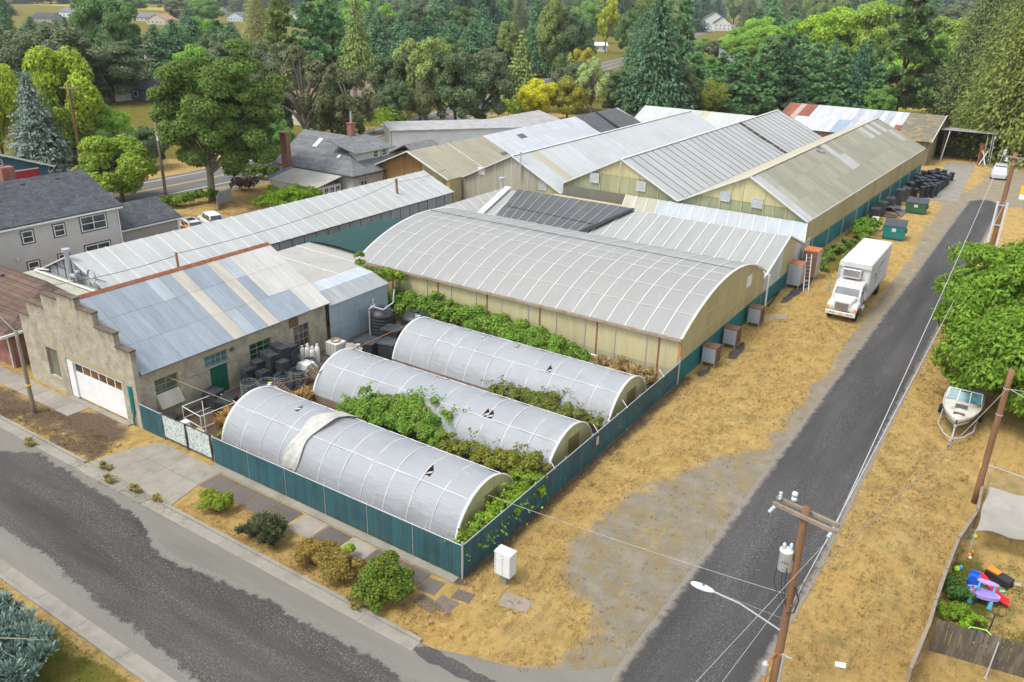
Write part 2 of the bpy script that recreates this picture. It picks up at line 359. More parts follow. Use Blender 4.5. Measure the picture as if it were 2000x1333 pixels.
CONCO = PM('slab_concrete', (0.3, 0.3, 0.3), 0.92, 0.16, 1.1, 20, (0.12, 0.10, 0.085), 0.35, 1.4, 0.3, 60, obj=True)

ASPHP = asphalt('patch_asphalt', (0.045, 0.042, 0.041), (0.085, 0.08, 0.076), (0.25, 0.23, 0.2), 0.8, (0.2, 1.0, 1))
# front street: old pale asphalt from kerb to kerb, running round the corner
fs = [(-260, -11.95), (6.0, -11.95), (20, -11.0), (30, -6), (30, -30), (60, -30)]
street_poly = [(-400, -11.95), (2, -11.95), (9, -13.5), (14, -20), (22, -20), (18, -8), (13.6, -2), (13.5, 1.0), (8.8, 1.4), (8.5, -0.6), (7.5, -1.6), (5.9, -2.7), (3.6, -3.6), (1.6, -4.2), (0.0, -4.3), (-400, -4.3)]
sheet('front_street', ragged(street_poly, 0.6, 0.05, 3), OLD, 0.006)
lowP = [(-400, -10.4), (-25, -10.3), (-21.5, -10.25), (-17.5, -10.2), (-12, -10.7), (-7, -10.95), (-3, -11.2), (4, -11.4), (13.3, -11.6)]
highP = [(-400, -6.0), (-32, -6.1), (-28.7, -6.1), (-26.6, -5.0), (-24.7, -5.15), (-21.2, -5.2), (-18.1, -5.35), (-16.0, -5.6), (-14.3, -6.2), (-13.2, -6.65), (-10.0, -6.5), (-7.0, -6.05), (-5.5, -5.9), (-2.3, -6.0), (0.3, -5.9), (1.8, -6.2), (3.4, -5.7), (5.2, -5.3), (7.6, -3.9), (9.0, -2.0), (13.3, -2.0)]
def seal_coat():
    rnd = random.Random(5); X = list(np.arange(-400, -45, 5))+list(np.arange(-45, 13.2, 0.16)); m = MB()
    def wob(x, p): return 0.10*math.sin(x*1.3+p)*math.sin(x*0.53+p)+0.07*abs(math.sin(x*2.9+p*2))+0.04*math.sin(x*7.7+p)+0.03*math.sin(x*17.3)+rnd.uniform(-.05, .05)
    def ev(P, x): return float(np.interp(x, [q[0] for q in P], [q[1] for q in P]))
    rows = []
    for x in X: y0, y1 = ev(lowP, x)+wob(x, 1.0)-.15, ev(highP, x)+wob(x, 4.0)+.15; rows.append([(x, y0, 0.012), (x, y0+.8, 0.012), (x, y1-.8, 0.012), (x, y1, 0.012)])
    strip('street_seal_coat', rows, ASPHX)
seal_coat()
sheet('asphalt_patch', ragged(A((787, 1257), (850, 1268), (940, 1318), (990, 1345), (960, 1350), (900, 1325), (830, 1290)), 0.2, 0.06, 6, 2), ASPHP, 0.011)
# right-hand road
rl = [(-2.2, 9.2), (-1.4, 8.6), (8, 8.7), (20, 8.8), (42, 9.0), (62, 9.3), (90, 9.55), (104, 9.7), (106.3, 11.0)]; rrt = [(-2.2, 13.3), (1, 13.15), (10, 13.45), (20, 13.35), (40, 13.4), (60, 13.5), (104, 13.6), (106.3, 12.2)]
rows = []; rnd = random.Random(8)
for y in np.arange(-2.2, 106.3, 0.3):
    x0 = float(np.interp(y, [q[0] for q in rl], [q[1] for q in rl]))-.2+rnd.uniform(-.04, .04); x1 = float(np.interp(y, [q[0] for q in rrt], [q[1] for q in rrt]))+.2+rnd.uniform(-.04, .04); rows.append([(x0, y, 0.016), (min(x0+.65, (x0+x1)/2-.01), y, 0.016), (max(x1-.65, (x0+x1)/2+.01), y, 0.016), (x1, y, 0.016)])
strip('road', rows, ASPH)
# main road far left, with painted lines
mr = [(-81, -200), (-80.6, 20), (-81.2, 50), (-84, 72), (-91, 105), (-106, 161), (-140, 290), (-175, 445), (-224, 575), (-310, 925)]
def ribbon(name, pts, off0, off1, mat, z, kind='structure'):
    L = []; R = []; k = len(pts)
    for i, (x, y) in enumerate(pts):
        a, b = pts[max(0, i-1)], pts[min(k-1, i+1)]; dx, dy = b[0]-a[0], b[1]-a[1]; l = math.hypot(dx, dy)
        L.append((x+dy/l*off0, y-dx/l*off0, z)); R.append((x+dy/l*off1, y-dx/l*off1, z))
    m = MB(); m.add(L+R, [(i, i+1, k+i+1, k+i) for i in range(k-1)]); me = m.mesh(name, mat)
    return me
ROADG = asphalt('main_road_asphalt', (0.105, 0.102, 0.098), (0.15, 0.145, 0.14), (0.24, 0.23, 0.21), 0.3, (1, 0.2, 1))
main_road = tag(link('main_road', ribbon('main_road', mr, -5.6, 5.6, ROADG, 0.008)), kind='structure')
WHITEP = PM('road_paint_white', (0.70, 0.69, 0.66), 0.8, 0.1); YELP = PM('road_paint_yellow', (0.55, 0.38, 0.08), 0.8, 0.1)
for a, mm in ((-4.2, WHITEP), (4.2, WHITEP), (-0.18, YELP), (0.18, YELP)):
    link('lane_line', ribbon('lane_line', mr, a-0.08, a+0.08, mm, 0.014), main_road)
link('footpath', ribbon('footpath', mr[1:6], 6.4, 8.4, CONCW, 0.02), main_road)
far_road = tag(link('lane', ribbon('lane', [at(*p)[:2] for p in ((960, 212), (1010, 198), (1060, 190))], -3, 3, ROADG, 0.01)), kind='structure')

# ------------------------------------------------------------------ kerbs, gutters, pavement slabs
def kerb_run(name, y0, y1, yg0, yg1, x0, x1, step=3.05):
    k = tag(bpy.data.objects.new(name, None), kind='structure'); COL.objects.link(k)
    x = x0; i = 0
    while x < x1-0.3:
        xe = min(x+step, x1); dz = random.uniform(-0.008, 0.008)
        drop = -16.2 > (x+xe)/2 > -23.0 and y0 > -8
        m = MB(); m.box(x+0.008, xe-0.008, min(y0, y1), max(y0, y1), -0.3, (0.03 if drop else 0.115)+dz)
        m.box(x+0.008, xe-0.008, min(yg0, yg1), max(yg0, yg1), -0.3, 0.016+dz*0.3)
        m.build('kerb_stone', CONCW if random.random() < 0.6 else CONC, k); x = xe; i += 1
    return k
kerb_run('kerb', -4.28, -4.12, -4.85, -4.281, -60, 1.2)
kerb_run('near_kerb', -12.05, -11.9, -11.899, -11.3, -45, 4)
pv = tag(bpy.data.objects.new('pavement', None), kind='structure'); COL.objects.link(pv)
def slab(x0, x1, y0, y1, z, col, rot=0, parent=pv, mat=CONCO, name='paving_slab', thick=0.1):
    cx, cy = (x0+x1)/2, (y0+y1)/2; m = MB(); m.box(x0-cx, x1-cx, y0-cy, y1-cy, -thick, 0)
    o = link(name, m.mesh(name, mat, bevel=0.008), parent, (cx, cy, z), col, (random.uniform(-.004, .004), random.uniform(-.006, .006), rot)); return o
x = -64.0
while x < -30.8:
    slab(x+0.012, x+1.5-0.012, -1.72, -0.30, 0.03+random.uniform(-.004, .004), jit((0.27, 0.25, 0.215), 0.08)); x += 1.5
x = -16.35; cols = [0, 0, 0, 0, 1, 0, 1, 0, 0]
for i, c in enumerate(cols):
    col = (0.28, 0.25, 0.21) if c else (0.115, 0.10, 0.088)
    if i == 4: x += 0.15
    slab(x+0.015, x+1.62-0.015, -1.98, -0.58, 0.022+random.uniform(-.006, .01), jit(col, 0.1), random.uniform(-.008, .008)); x += 1.65
for i, (a, b, c2, d2, g) in enumerate(((-1.35, -0.4, -1.7, -0.75, 0.13), (-0.1, 0.9, -2.3, -1.4, 0.15), (-0.9, 0.3, -2.6, -1.9, 0.12), (0.3, 1.2, -1.25, -0.6, 0.11), (2.2, 3.6, -0.4, 0.5, 0.26))):
    slab(a, b, c2, d2, 0.012, (g, g*0.88, g*0.75), random.uniform(-.2, .2))
# driveway apron before the gate: six big pours, flaring to the street
dv = tag(bpy.data.objects.new('driveway', None), kind='structure'); COL.objects.link(dv)
def pour(pts, c):
    m = MB(); z = [0.03 if p[1] > -1.0 else (0.03 if p[1] > -2.2 else 0.035) for p in pts]
    cx = sum(p[0] for p in pts)/len(pts); cy = sum(p[1] for p in pts)/len(pts)
    q = [(cx+(p[0]-cx)*0.994, cy+(p[1]-cy)*0.99, zz) for p, zz in zip(pts, z)]; k = len(q)
    m.add(q+[(a, b, c0-0.2) for a, b, c0 in q], [tuple(range(k)), tuple(range(2*k-1, k-1, -1))]+[(i, i+k, (i+1) % k+k, (i+1) % k) for i in range(k)])
    m.build('concrete_pour', CONCO, dv, color=c)
ya, yb, yc = -0.35, -1.95, -4.11
for i, (x0, x1, xb0, xb1) in enumerate(((-22.6, -21.0, -23.3, -21.6), (-21.0, -19.3, -21.6, -19.4), (-19.3, -17.6, -19.4, -17.2), (-17.6, -16.4, -17.2, -15.9))):
    pour([(x0, yb), (x1, yb), (x1, ya), (x0, ya)] if i else [(x0-0.2, yb), (x1, yb), (x1, ya), (x0+0.6, ya)], jit((0.245, 0.225, 0.19), 0.06))
    pour([(xb0, yc), (xb1, yc), (x1, yb-0.002), (x0-(0.2 if i == 0 else 0), yb-0.002)], jit((0.25, 0.23, 0.19), 0.06))
# low concrete footing under the front fence, gravel pad at the shed, door-step
m = MB(); m.box(-17.4, -0.15, -0.50, -0.06, -0.2, 0.055); tag(m.build('fence_footing', CONCW), kind='structure')
m = MB(); m.prism(A((1795, 390), (1870, 395), (1905, 322), (1850, 316), (1835, 345)), -0.1, 0.02); tag(m.build('shed_pad', CONCW), kind='structure')
m = MB(); m.box(-31.9, -25.3, -0.34, -0.002, -0.1, 0.07); tag(m.build('garage_threshold', CONCW), kind='structure')
m = MB(); m.prism([(-24.3, 3.0), (-22.6, 3.0), (-22.6, 12), (-19.2, 15), (-19.2, 24), (-24.2, 24)], -0.1, 0.012); tag(m.build('yard_slab', CONCD), kind='structure')
# ================================================================== MATERIALS FOR BUILDINGS
def brick_mat(name, c1, c2, mortar, stain, zs=None, bw=0.23, rh=0.078, amt=0.55):
    t = NT(name); p = t.pos(); s = t.n('ShaderNodeSeparateXYZ'); t.l(p, s.inputs[0])
    cx = t.n('ShaderNodeCombineXYZ'); t.l(t.math('ADD', s.outputs[0], s.outputs[1]), cx.inputs[0]); t.l(s.outputs[2], cx.inputs[1])
    b = t.n('ShaderNodeTexBrick'); t.l(cx.outputs[0], b.inputs['Vector']); b.inputs['Scale'].default_value = 1.0
    b.inputs['Brick Width'].default_value = bw; b.inputs['Row Height'].default_value = rh; b.inputs['Mortar Size'].default_value = 0.011; b.inputs['Bias'].default_value = -0.2
    b.inputs['Color1'].default_value = (*c1, 1); b.inputs['Color2'].default_value = (*c2, 1); b.inputs['Mortar'].default_value = (*mortar, 1)
    n = t.noise(p, 0.7, 6, 0.7); f = t.noise(p, 9, 4)
    c = t.mix(1.0, b.outputs[0], t.ramp(t.noise(p, 1.7, 5), 0.3, 0.7, (0.78,)*3, (1.2,)*3), 'MULTIPLY')
    k = t.ramp(n, 0.50, 0.72)
    if zs:      # black algae hanging down from the stepped coping
        r = t.n('ShaderNodeValToRGB'); r.color_ramp.interpolation = 'CONSTANT'; t.l(t.math('MULTIPLY', t.math('ADD', s.outputs[0], 36.62), 1/12.32), r.inputs[0]); e = r.color_ramp.elements; e[0].position = 0; e[1].position = 1
        for i, (x_, z_) in enumerate(zs): q = e[0] if i == 0 else e.new((x_+36.62)/12.32); q.color = (z_/8,)*3+(1,)
        d = t.math('SUBTRACT', t.math('MULTIPLY', r.outputs[0], 8.0), s.outputs[2]); k = t.math('MAXIMUM', k, t.ramp(t.math('ADD', d, t.math('MULTIPLY', t.math('SUBTRACT', t.noise(t.mapv(p, (2.5, 2.5, .6)), 1.2, 5, .7), 0.5), 2.4)), 0.0, 0.7, (1, 1, 1), (0, 0, 0)))
    c = t.mix(t.math('MULTIPLY', k, amt), c, stain)
    t.bump(t.math('ADD', b.outputs['Fac'], t.math('MULTIPLY', f, -0.6)), -0.5, 0.012)
    return t.fin(c, 0.92, 0, 0.2)
BRICK = brick_mat('cream_brick', (0.46, 0.42, 0.325), (0.37, 0.335, 0.255), (0.20, 0.17, 0.12), (0.075, 0.068, 0.055), [(-36.62, 4.85), (-35.45, 5.88), (-33.35, 6.85), (-31.5, 7.3), (-29.4, 6.75), (-27.65, 5.9), (-25.75, 5.08)], amt=0.5)
REDBR = brick_mat('red_brick', (0.30, 0.10, 0.065), (0.22, 0.075, 0.05), (0.25, 0.2, 0.16), (0.1, 0.05, 0.04))
COPING = PM('mossy_coping', (0.10, 0.085, 0.07), 0.95, 0.3, 2, 12, (0.26, 0.15, 0.05), 0.7, 1.5, 0.8, 20)
PLASTER = PM('old_plaster', (0.36, 0.31, 0.20), 0.9, 0.15, 1.2, 14, (0.2, 0.15, 0.09), 0.5)
def sheet_metal(name, obj=True, col=(0.4, 0.45, 0.5), pitch=0.07, axis=1, rough=0.55, rust=(0.25, 0.09, 0.035), rustamt=0.15, spec=0.35, streak=(0.25, 1.2, 0.25)):
    t = NT(name); p = t.pos(); s = t.n('ShaderNodeSeparateXYZ'); t.l(p, s.inputs[0])
    w = t.math('SINE', t.math('MULTIPLY', s.outputs[axis], 2*math.pi/pitch))
    c0 = t.objcol() if obj else col
    n = t.noise(t.mapv(p, streak), 1.3, 6, 0.65); f = t.noise(p, 16, 4)
    c = t.mix(1.0, c0, t.ramp(t.math('ADD', t.math('MULTIPLY', n, 0.7), t.math('MULTIPLY', f, 0.3)), 0.32, 0.68, (0.78,)*3, (1.16,)*3), 'MULTIPLY')
    c = t.mix(1.0, c, t.ramp(w, 0.2, 0.8, (0.86,)*3, (1.05,)*3), 'MULTIPLY')
    c = t.mix(t.math('MULTIPLY', t.ramp(t.noise(p, 2.2, 6, 0.7), 0.58, 0.74), rustamt), c, rust)
    t.bump(w, 0.25, 0.012); return t.fin(c, rough, 0.0, spec)
CORR = sheet_metal('corrugated_roof', pitch=0.15)
CORRX = sheet_metal('corrugated_roof_barn', pitch=0.3, axis=0, streak=(1.2, 0.25, 0.25), rustamt=0.3)
GALV = sheet_metal('galvanised_wall', False, (0.33, 0.41, 0.47), 0.14, 2, 0.35, rustamt=0.08, spec=0.6, streak=(.3, .3, 1))
RUST = PM('rusty_iron', (0.23, 0.085, 0.042), 0.9, 0.35, 2.5, 15, (0.10, 0.045, 0.03), 0.6, 2)
def poly_mat(name, streak, rough=0.42, dirt=(0.27, 0.25, 0.19), amt=0.35, holes=0.0):
    t = NT(name); p = t.pos()
    n = t.noise(t.mapv(p, streak), 0.9, 6, 0.6); f = t.noise(p, 10, 4); b = t.noise(p, 0.22, 4)
    c = t.mix(1.0, t.objcol(), t.ramp(t.math('ADD', t.math('MULTIPLY', n, 0.7), t.math('MULTIPLY', f, 0.3)), 0.3, 0.7, (0.86,)*3, (1.10,)*3), 'MULTIPLY')
    c = t.mix(t.math('MULTIPLY', t.ramp(t.noise(t.mapv(p, streak), 2.0, 6, 0.7), 0.50, 0.74), amt), c, dirt)
    c = t.mix(t.math('MULTIPLY', t.ramp(b, 0.5, 0.7), 0.18), c, dirt)
    if holes: c = t.mix(t.ramp(t.noise(p, 1.6, 5, 0.6), 0.70, 0.715), c, (0.05, 0.05, 0.04))
    t.bump(f, 0.06, 0.01); return t.fin(c, rough, 0, 0.4)
POLY = poly_mat('polycarbonate_roof', (0.25, 1.6, 0.25), amt=0.5)       # streaks run down slopes that fall along x
POLYX = poly_mat('polycarbonate_roof_row', (1.6, 0.25, 0.25), amt=0.5)
POLYT = poly_mat('weathered_fibreglass_roof', (0.3, 1.2, 0.3), 0.6, (0.17, 0.16, 0.11), 0.7, 1)
def yellow_wall():
    t = NT('yellowed_fibreglass'); p = t.pos(); s = t.n('ShaderNodeSeparateXYZ'); t.l(p, s.inputs[0])
    n = t.noise(t.mapv(p, (1.5, 1.5, 0.2)), 1.2, 6, 0.65); f = t.noise(p, 12, 4)
    c = t.mix(1.0, t.objcol(), t.ramp(t.math('ADD', t.math('MULTIPLY', n, 0.7), t.math('MULTIPLY', f, 0.3)), 0.3, 0.7, (0.75,)*3, (1.15,)*3), 'MULTIPLY')
    c = t.mix(t.math('MULTIPLY', t.ramp(n, 0.55, 0.75), 0.35), c, (0.25, 0.15, 0.05)); t.bump(f, 0.1, 0.01)
    return t.fin(c, 0.6, 0, 0.35)
YELL = yellow_wall(); Y0 = (0.45, 0.40, 0.215); YG = (0.20, 0.23, 0.14); GREYW = (0.30, 0.30, 0.25)
TEAL = PM('teal_paint', (0.012, 0.155, 0.16), 0.6, 0.2, 1.0, 10, (0.02, 0.09, 0.09), 0.5)
DGREEN = PM('green_door_paint', (0.012, 0.11, 0.065), 0.5, 0.15)
WHITE = PM('white_paint', (0.72, 0.72, 0.70), 0.5, 0.08, 1.5, 10, (0.4, 0.38, 0.33), 0.25)
WBAR = PM('white_bars', (0.52, 0.53, 0.52), 0.5, 0.1); DBAR = PM('dark_trim', (0.10, 0.10, 0.11), 0.6, 0.2); GBAR = PM('galvanised_steel', (0.42, 0.44, 0.46), 0.4, 0.12, metal=0.3)
OWOOD = PM('weathered_wood', (0.20, 0.155, 0.11), 0.9, 0.3, 3, 20, (0.09, 0.07, 0.055), 0.5, 2, 0.5, 30, stretch=(1, 1, .2))
BROWN = PM('stained_wood', (0.24, 0.13, 0.06), 0.85, 0.25, 2, 15, (0.1, 0.06, 0.03), 0.5)
BLACKP = PM('black_plastic', (0.022, 0.024, 0.027), 0.45, 0.25, 3, 12, (0.10, 0.10, 0.095), 0.35, 1.6, spec=0.4)
SHADE = PM('black_shade_cloth', (0.085, 0.09, 0.095), 0.9, 0.12, 1.5, 25, (0.16, 0.16, 0.155), 0.4, 0.7)
GSHADE = PM('dark_green_shade_cloth', (0.018, 0.058, 0.055), 0.9, 0.15, 1.5, 25)
GCLOTH = PM('grey_cloth_roof', (0.34, 0.335, 0.31), 0.8, 0.08, 0.6, 14, (0.22, 0.215, 0.2), 0.4, 0.8)
def glass(name, col, rough=0.08):
    t = NT(name); p = t.pos(); c = t.mix(t.ramp(t.noise(p, 1.1, 3), 0.35, 0.65), tuple(x*0.6 for x in col), tuple(x*1.4 for x in col)); return t.fin(c, rough, 0, 0.6)
GLASS = glass('window_glass', (0.045, 0.055, 0.06)); GGLASS = glass('green_wired_glass', (0.008, 0.075, 0.05), 0.15); BGLASS = glass('blue_green_glass', (0.04, 0.14, 0.17), 0.15); AGLASS = glass('amber_glass', (0.14, 0.075, 0.03), 0.2)
def shingle(name, c1, c2, bw=0.35, rh=0.16):
    t = NT(name); p = t.pos(); s = t.n('ShaderNodeSeparateXYZ'); t.l(p, s.inputs[0])
    cx = t.n('ShaderNodeCombineXYZ'); t.l(s.outputs[1], cx.inputs[0]); t.l(t.math('MULTIPLY', s.outputs[2], 1.9), cx.inputs[1])
    b = t.n('ShaderNodeTexBrick'); t.l(cx.outputs[0], b.inputs['Vector']); b.inputs['Scale'].default_value = 1
    b.inputs['Brick Width'].default_value = bw; b.inputs['Row Height'].default_value = rh; b.inputs['Mortar Size'].default_value = 0.012; b.inputs['Bias'].default_value = 0
    b.inputs['Color1'].default_value = (*c1, 1); b.inputs['Color2'].default_value = (*c2, 1); b.inputs['Mortar'].default_value = (*[x*0.45 for x in c1], 1)
    c = t.mix(1.0, b.outputs[0], t.ramp(t.noise(p, 1.3, 6, 0.7), 0.3, 0.7, (0.72,)*3, (1.25,)*3), 'MULTIPLY')
    t.bump(t.math('ADD', b.outputs['Fac'], t.math('MULTIPLY', t.noise(p, 18, 3), -0.5)), -0.4, 0.012); return t.fin(c, 0.9, 0, 0.2)
SHIN = shingle('dark_shingles', (0.062, 0.066, 0.078), (0.10, 0.105, 0.118)); SHIN2 = shingle('grey_shingles', (0.15, 0.16, 0.165), (0.20, 0.21, 0.215)); SHINB = shingle('brown_shingles', (0.10, 0.066, 0.052), (0.14, 0.095, 0.075), 0.5, 0.3)
def siding(name, col):
    return PM(name, col, 0.7, 0.07, 1.0, 10, tuple(x*0.75 for x in col), 0.25)
GSID = siding('grey_siding', (0.50, 0.49, 0.465))

# ================================================================== BUILDING HELPERS
def holes_wall(mb, plane, pos, thick, a0, a1, z0, z1, holes):
    ac = sorted(set([a0, a1]+[h[0] for h in holes]+[h[1] for h in holes])); zc = sorted(set([z0, z1]+[h[2] for h in holes]+[h[3] for h in holes]))
    for i in range(len(ac)-1):
        for j in range(len(zc)-1):
            ca, cz = (ac[i]+ac[i+1])/2, (zc[j]+zc[j+1])/2
            if ca < a0 or ca > a1 or any(h[0] < ca < h[1] and h[2] < cz < h[3] for h in holes): continue
            lo, hi = min(pos, pos+thick), max(pos, pos+thick)
            if plane == 'x': mb.box(lo, hi, ac[i], ac[i+1], zc[j], zc[j+1])
            else: mb.box(ac[i], ac[i+1], lo, hi, zc[j], zc[j+1])
def pbox(mb, plane, pos, sg, a0, a1, z0, z1, d0, d1):   # box on a wall plane from depth d0 to d1 outward
    lo, hi = sorted((pos+sg*d0, pos+sg*d1))
    return mb.box(lo, hi, a0, a1, z0, z1) if plane == 'x' else mb.box(a0, a1, lo, hi, z0, z1)
def window(parent, plane, pos, sg, a0, a1, z0, z1, nx=1, nz=2, fm=None, gm=None, fw=0.08, sash=0.05, trim=None, tw=0.0, name='window', dep=0.0):
    fm = fm or WHITE; gm = gm or GLASS; m = MB()
    for (p, q, r, s) in ((a0, a0+fw, z0, z1), (a1-fw, a1, z0, z1), (a0+fw, a1-fw, z0, z0+fw), (a0+fw, a1-fw, z1-fw, z1)): pbox(m, plane, pos, sg, p, q, r, s, dep-0.03, dep+0.045)
    w = (a1-a0-2*fw)/nx; h = (z1-z0-2*fw)/nz
    for i in range(1, nx): pbox(m, plane, pos, sg, a0+fw+w*i-sash/2, a0+fw+w*i+sash/2, z0+fw, z1-fw, dep-0.025, dep+0.035)
    for j in range(1, nz): pbox(m, plane, pos, sg, a0+fw, a1-fw, z0+fw+h*j-sash/2, z0+fw+h*j+sash/2, dep-0.025, dep+0.038)
    f = m.build(name, fm, parent)
    for i in range(nx):
        for j in range(nz):
            g = MB(); pbox(g, plane, pos, sg, a0+fw+w*i+0.002, a0+fw+w*(i+1)-0.002, z0+fw+h*j+0.002, z0+fw+h*(j+1)-0.002, dep-0.012, dep+0.012); g.build('pane', gm, f)
    if trim:
        m = MB()
        for (p, q, r, s) in ((a0-tw, a0-0.002, z0-tw, z1+tw), (a1+0.002, a1+tw, z0-tw, z1+tw), (a0-0.002, a1+0.002, z0-tw, z0-0.002), (a0-0.002, a1+0.002, z1+0.002, z1+tw)): pbox(m, plane, pos, sg, p, q, r, s, dep-0.02, dep+0.03)
        m.build('trim', trim, f)
    return f
def lerp(a, b, t): return a+(b-a)*t
def panels(parent, p00, p10, p11, p01, nu, nv, mat, colf, t=0.03, gap=0.012, name='roof_panel', lap=0.006, skip=None):
    """grid of separate sheets on a (nearly) flat quad: u runs p00->p10, v runs p00->p01; alike sheets share a mesh"""
    p00, p10, p11, p01 = map(V3, (p00, p10, p11, p01)); base = wloc(parent); shared = None
    par = ((p11-p10)-(p01-p00)).length < 0.02
    for i in range(nu):
        for j in range(nv):
            if skip and skip(i, j): continue
            def P(u, v): return lerp(lerp(p00, p10, u), lerp(p01, p11, u), v)
            q = [P(i/nu, j/nv), P((i+1)/nu, j/nv), P((i+1)/nu, (j+1)/nv), P(i/nu, (j+1)/nv)]
            o = q[0]; n = (q[1]-q[0]).cross(q[3]-q[0]).normalized()
            if n.z < 0 or (abs(n.z) < 1e-4 and False): n = -n
            if not par or shared is None:
                eu = (q[1]-q[0]).normalized()*gap; ev = (q[3]-q[0]).normalized()*gap*0.3
                r = [q[0]+eu+ev-o, q[1]-eu+ev-o, q[2]-eu-ev-o, q[3]+eu-ev-o]
                m = MB(); m.add(r+[x-n*t for x in r], [(0, 1, 2, 3), (7, 6, 5, 4), (0, 4, 5, 1), (1, 5, 6, 2), (2, 6, 7, 3), (3, 7, 4, 0)]); shared = m.mesh(name, mat)
            link(name, shared, parent, o-base+n*(lap*(nv-1-j)), colf(i, j))
def bars(parent, p00, p10, p11, p01, n, w, h, mat, name='glazing_bar', lift=0.0, ends=True):
    """bars across a roof slope at the sheet joints"""
    p00, p10, p11, p01 = map(V3, (p00, p10, p11, p01)); nn = (p10-p00).cross(p01-p00).normalized()
    if nn.z < 0: nn = -nn
    for i in range(0 if ends else 1, n+1 if ends else n):
        m = MB(); m.bar(lerp(p00, p10, i/n)+nn*(lift+h/2), lerp(p01, p11, i/n)+nn*(lift+h/2), w, h, nn); m.build(name, mat, parent)
def topz(prof, a):
    for (a0, z0), (a1, z1) in zip(prof[:-1], prof[1:]):
        if a0 <= a <= a1: return lerp(z0, z1, (a-a0)/(a1-a0) if a1 > a0 else 0)
    return prof[0][1] if a < prof[0][0] else prof[-1][1]
def clad(parent, plane, pos, sg, prof, z0, width, mat, colf, t=0.04, gap=0.012, name='wall_panel'):
    """vertical cladding sheets under a roofline profile [(a,z)...]"""
    a0, a1 = prof[0][0], prof[-1][0]; n = max(1, round((a1-a0)/width)); base = wloc(parent)
    for i in range(n):
        b0, b1 = a0+(a1-a0)*i/n+gap, a0+(a1-a0)*(i+1)/n-gap
        top = [(b0, topz(prof, b0))]+[(a, z) for a, z in prof if b0 < a < b1]+[(b1, topz(prof, b1))]
        zb = z0(0.5*(b0+b1)) if callable(z0) else z0
        pts = [(b0, zb), (b1, zb)]+top[::-1]
        m = MB(); lo, hi = sorted((pos, pos+sg*t))
        (m.xprism if plane == 'x' else m.yprism)(pts, lo, hi); m.build(name, mat, parent, color=colf(i, (b0+b1)/2))
def stepbars(parent, plane, pos, sg, prof, z0, width, mat, w=0.05, d=0.07, name='stud'):
    a0, a1 = prof[0][0], prof[-1][0]; n = max(1, round((a1-a0)/width))
    for i in range(n+1):
        a = a0+(a1-a0)*i/n; a = min(max(a, a0+w), a1-w); m = MB(); pbox(m, plane, pos, sg, a-w/2, a+w/2, z0, topz(prof, a)-0.03, 0.0, d); m.build(name, mat, parent)
def louvre(parent, plane, pos, sg, a0, a1, z0, z1, n=7, mat=None, name='louvre_vent'):
    m = MB(); mat = mat or PM('louvre_paint', (0.45, 0.46, 0.46)); fw = 0.06
    for (p, q, r, s) in ((a0, a0+fw, z0, z1), (a1-fw, a1, z0, z1), (a0+fw, a1-fw, z0, z0+fw), (a0+fw, a1-fw, z1-fw, z1)): pbox(m, plane, pos, sg, p, q, r, s, 0.0, 0.10)
    f = m.build(name, mat, parent); h = (z1-z0-2*fw)/n
    for j in range(n):
        m = MB(); pbox(m, plane, pos, sg, a0+fw+0.002, a1-fw-0.002, z0+fw+h*j+0.012, z0+fw+h*(j+0.8), 0.03, 0.075); m.build('slat', mat, f)
    m = MB(); pbox(m, plane, pos, sg, a0+fw, a1-fw, z0+fw, z1-fw, 0.005, 0.022); m.build('backing', DBAR, f)
    return f
# ================================================================== CREAM BRICK GARAGE BUILDING
BK = thing('brick_building', 'cream brick garage building with stepped gable and blue-grey metal roof', 'building', (-30.5, 7.8, 0))
steps = [(-36.62, -35.45, 4.85), (-35.45, -33.35, 5.88), (-33.35, -31.5, 6.85), (-31.5, -29.4, 7.3), (-29.4, -27.65, 6.75), (-27.65, -25.75, 5.9), (-25.75, -24.3, 5.08)]
m = MB(); gd = (-31.85, -25.75, 0.0, 2.78); bw = (-34.1, -32.75, 1.0, 3.05)
holes_wall(m, 'y', 0.0, 0.35, -36.62, -24.3, 0, 4.4, [gd, bw])
for a, b, z in steps: m.box(a, b, 0.0, 0.35, 4.4, z)
m.build('front_wall', BRICK, BK)
for a, b, z in steps:
    m = MB(); m.box(a-0.04, b+0.04, -0.05, 0.40, z+0.001, z+0.09); m.build('coping', COPING, BK)
XE = -24.4
ew = [(1.3, 2.95, 0.95, 2.72), (5.25, 6.65, 0.0, 2.12), (4.95, 6.75, 2.18, 2.98), (8.55, 10.45, 1.0, 2.6), (12.5, 14.0, 0.3, 2.6)]
m = MB(); holes_wall(m, 'x', XE, -0.3, 0.352, 15.7, 0, 3.52, ew); m.build('side_wall', BRICK, BK)
m = MB(); m.box(-36.62, -36.3, 0.352, 15.7, 0, 3.5); m.build('side_wall', BRICK, BK)
m = MB(); m.add([(-36.3, 15.4, 0), (-24.72, 15.4, 0), (-24.72, 15.4, 3.5), (-30.45, 15.4, 6.85), (-36.3, 15.4, 3.5)]+[(-36.3, 15.68, 0), (-24.72, 15.68, 0), (-24.72, 15.68, 3.5), (-30.45, 15.68, 6.85), (-36.3, 15.68, 3.5)], [(0, 1, 2, 3, 4), (9, 8, 7, 6, 5), (0, 5, 6, 1), (1, 6, 7, 2), (2, 7, 8, 3), (3, 8, 9, 4), (4, 9, 5, 0)]); m.build('rear_wall', BRICK, BK)
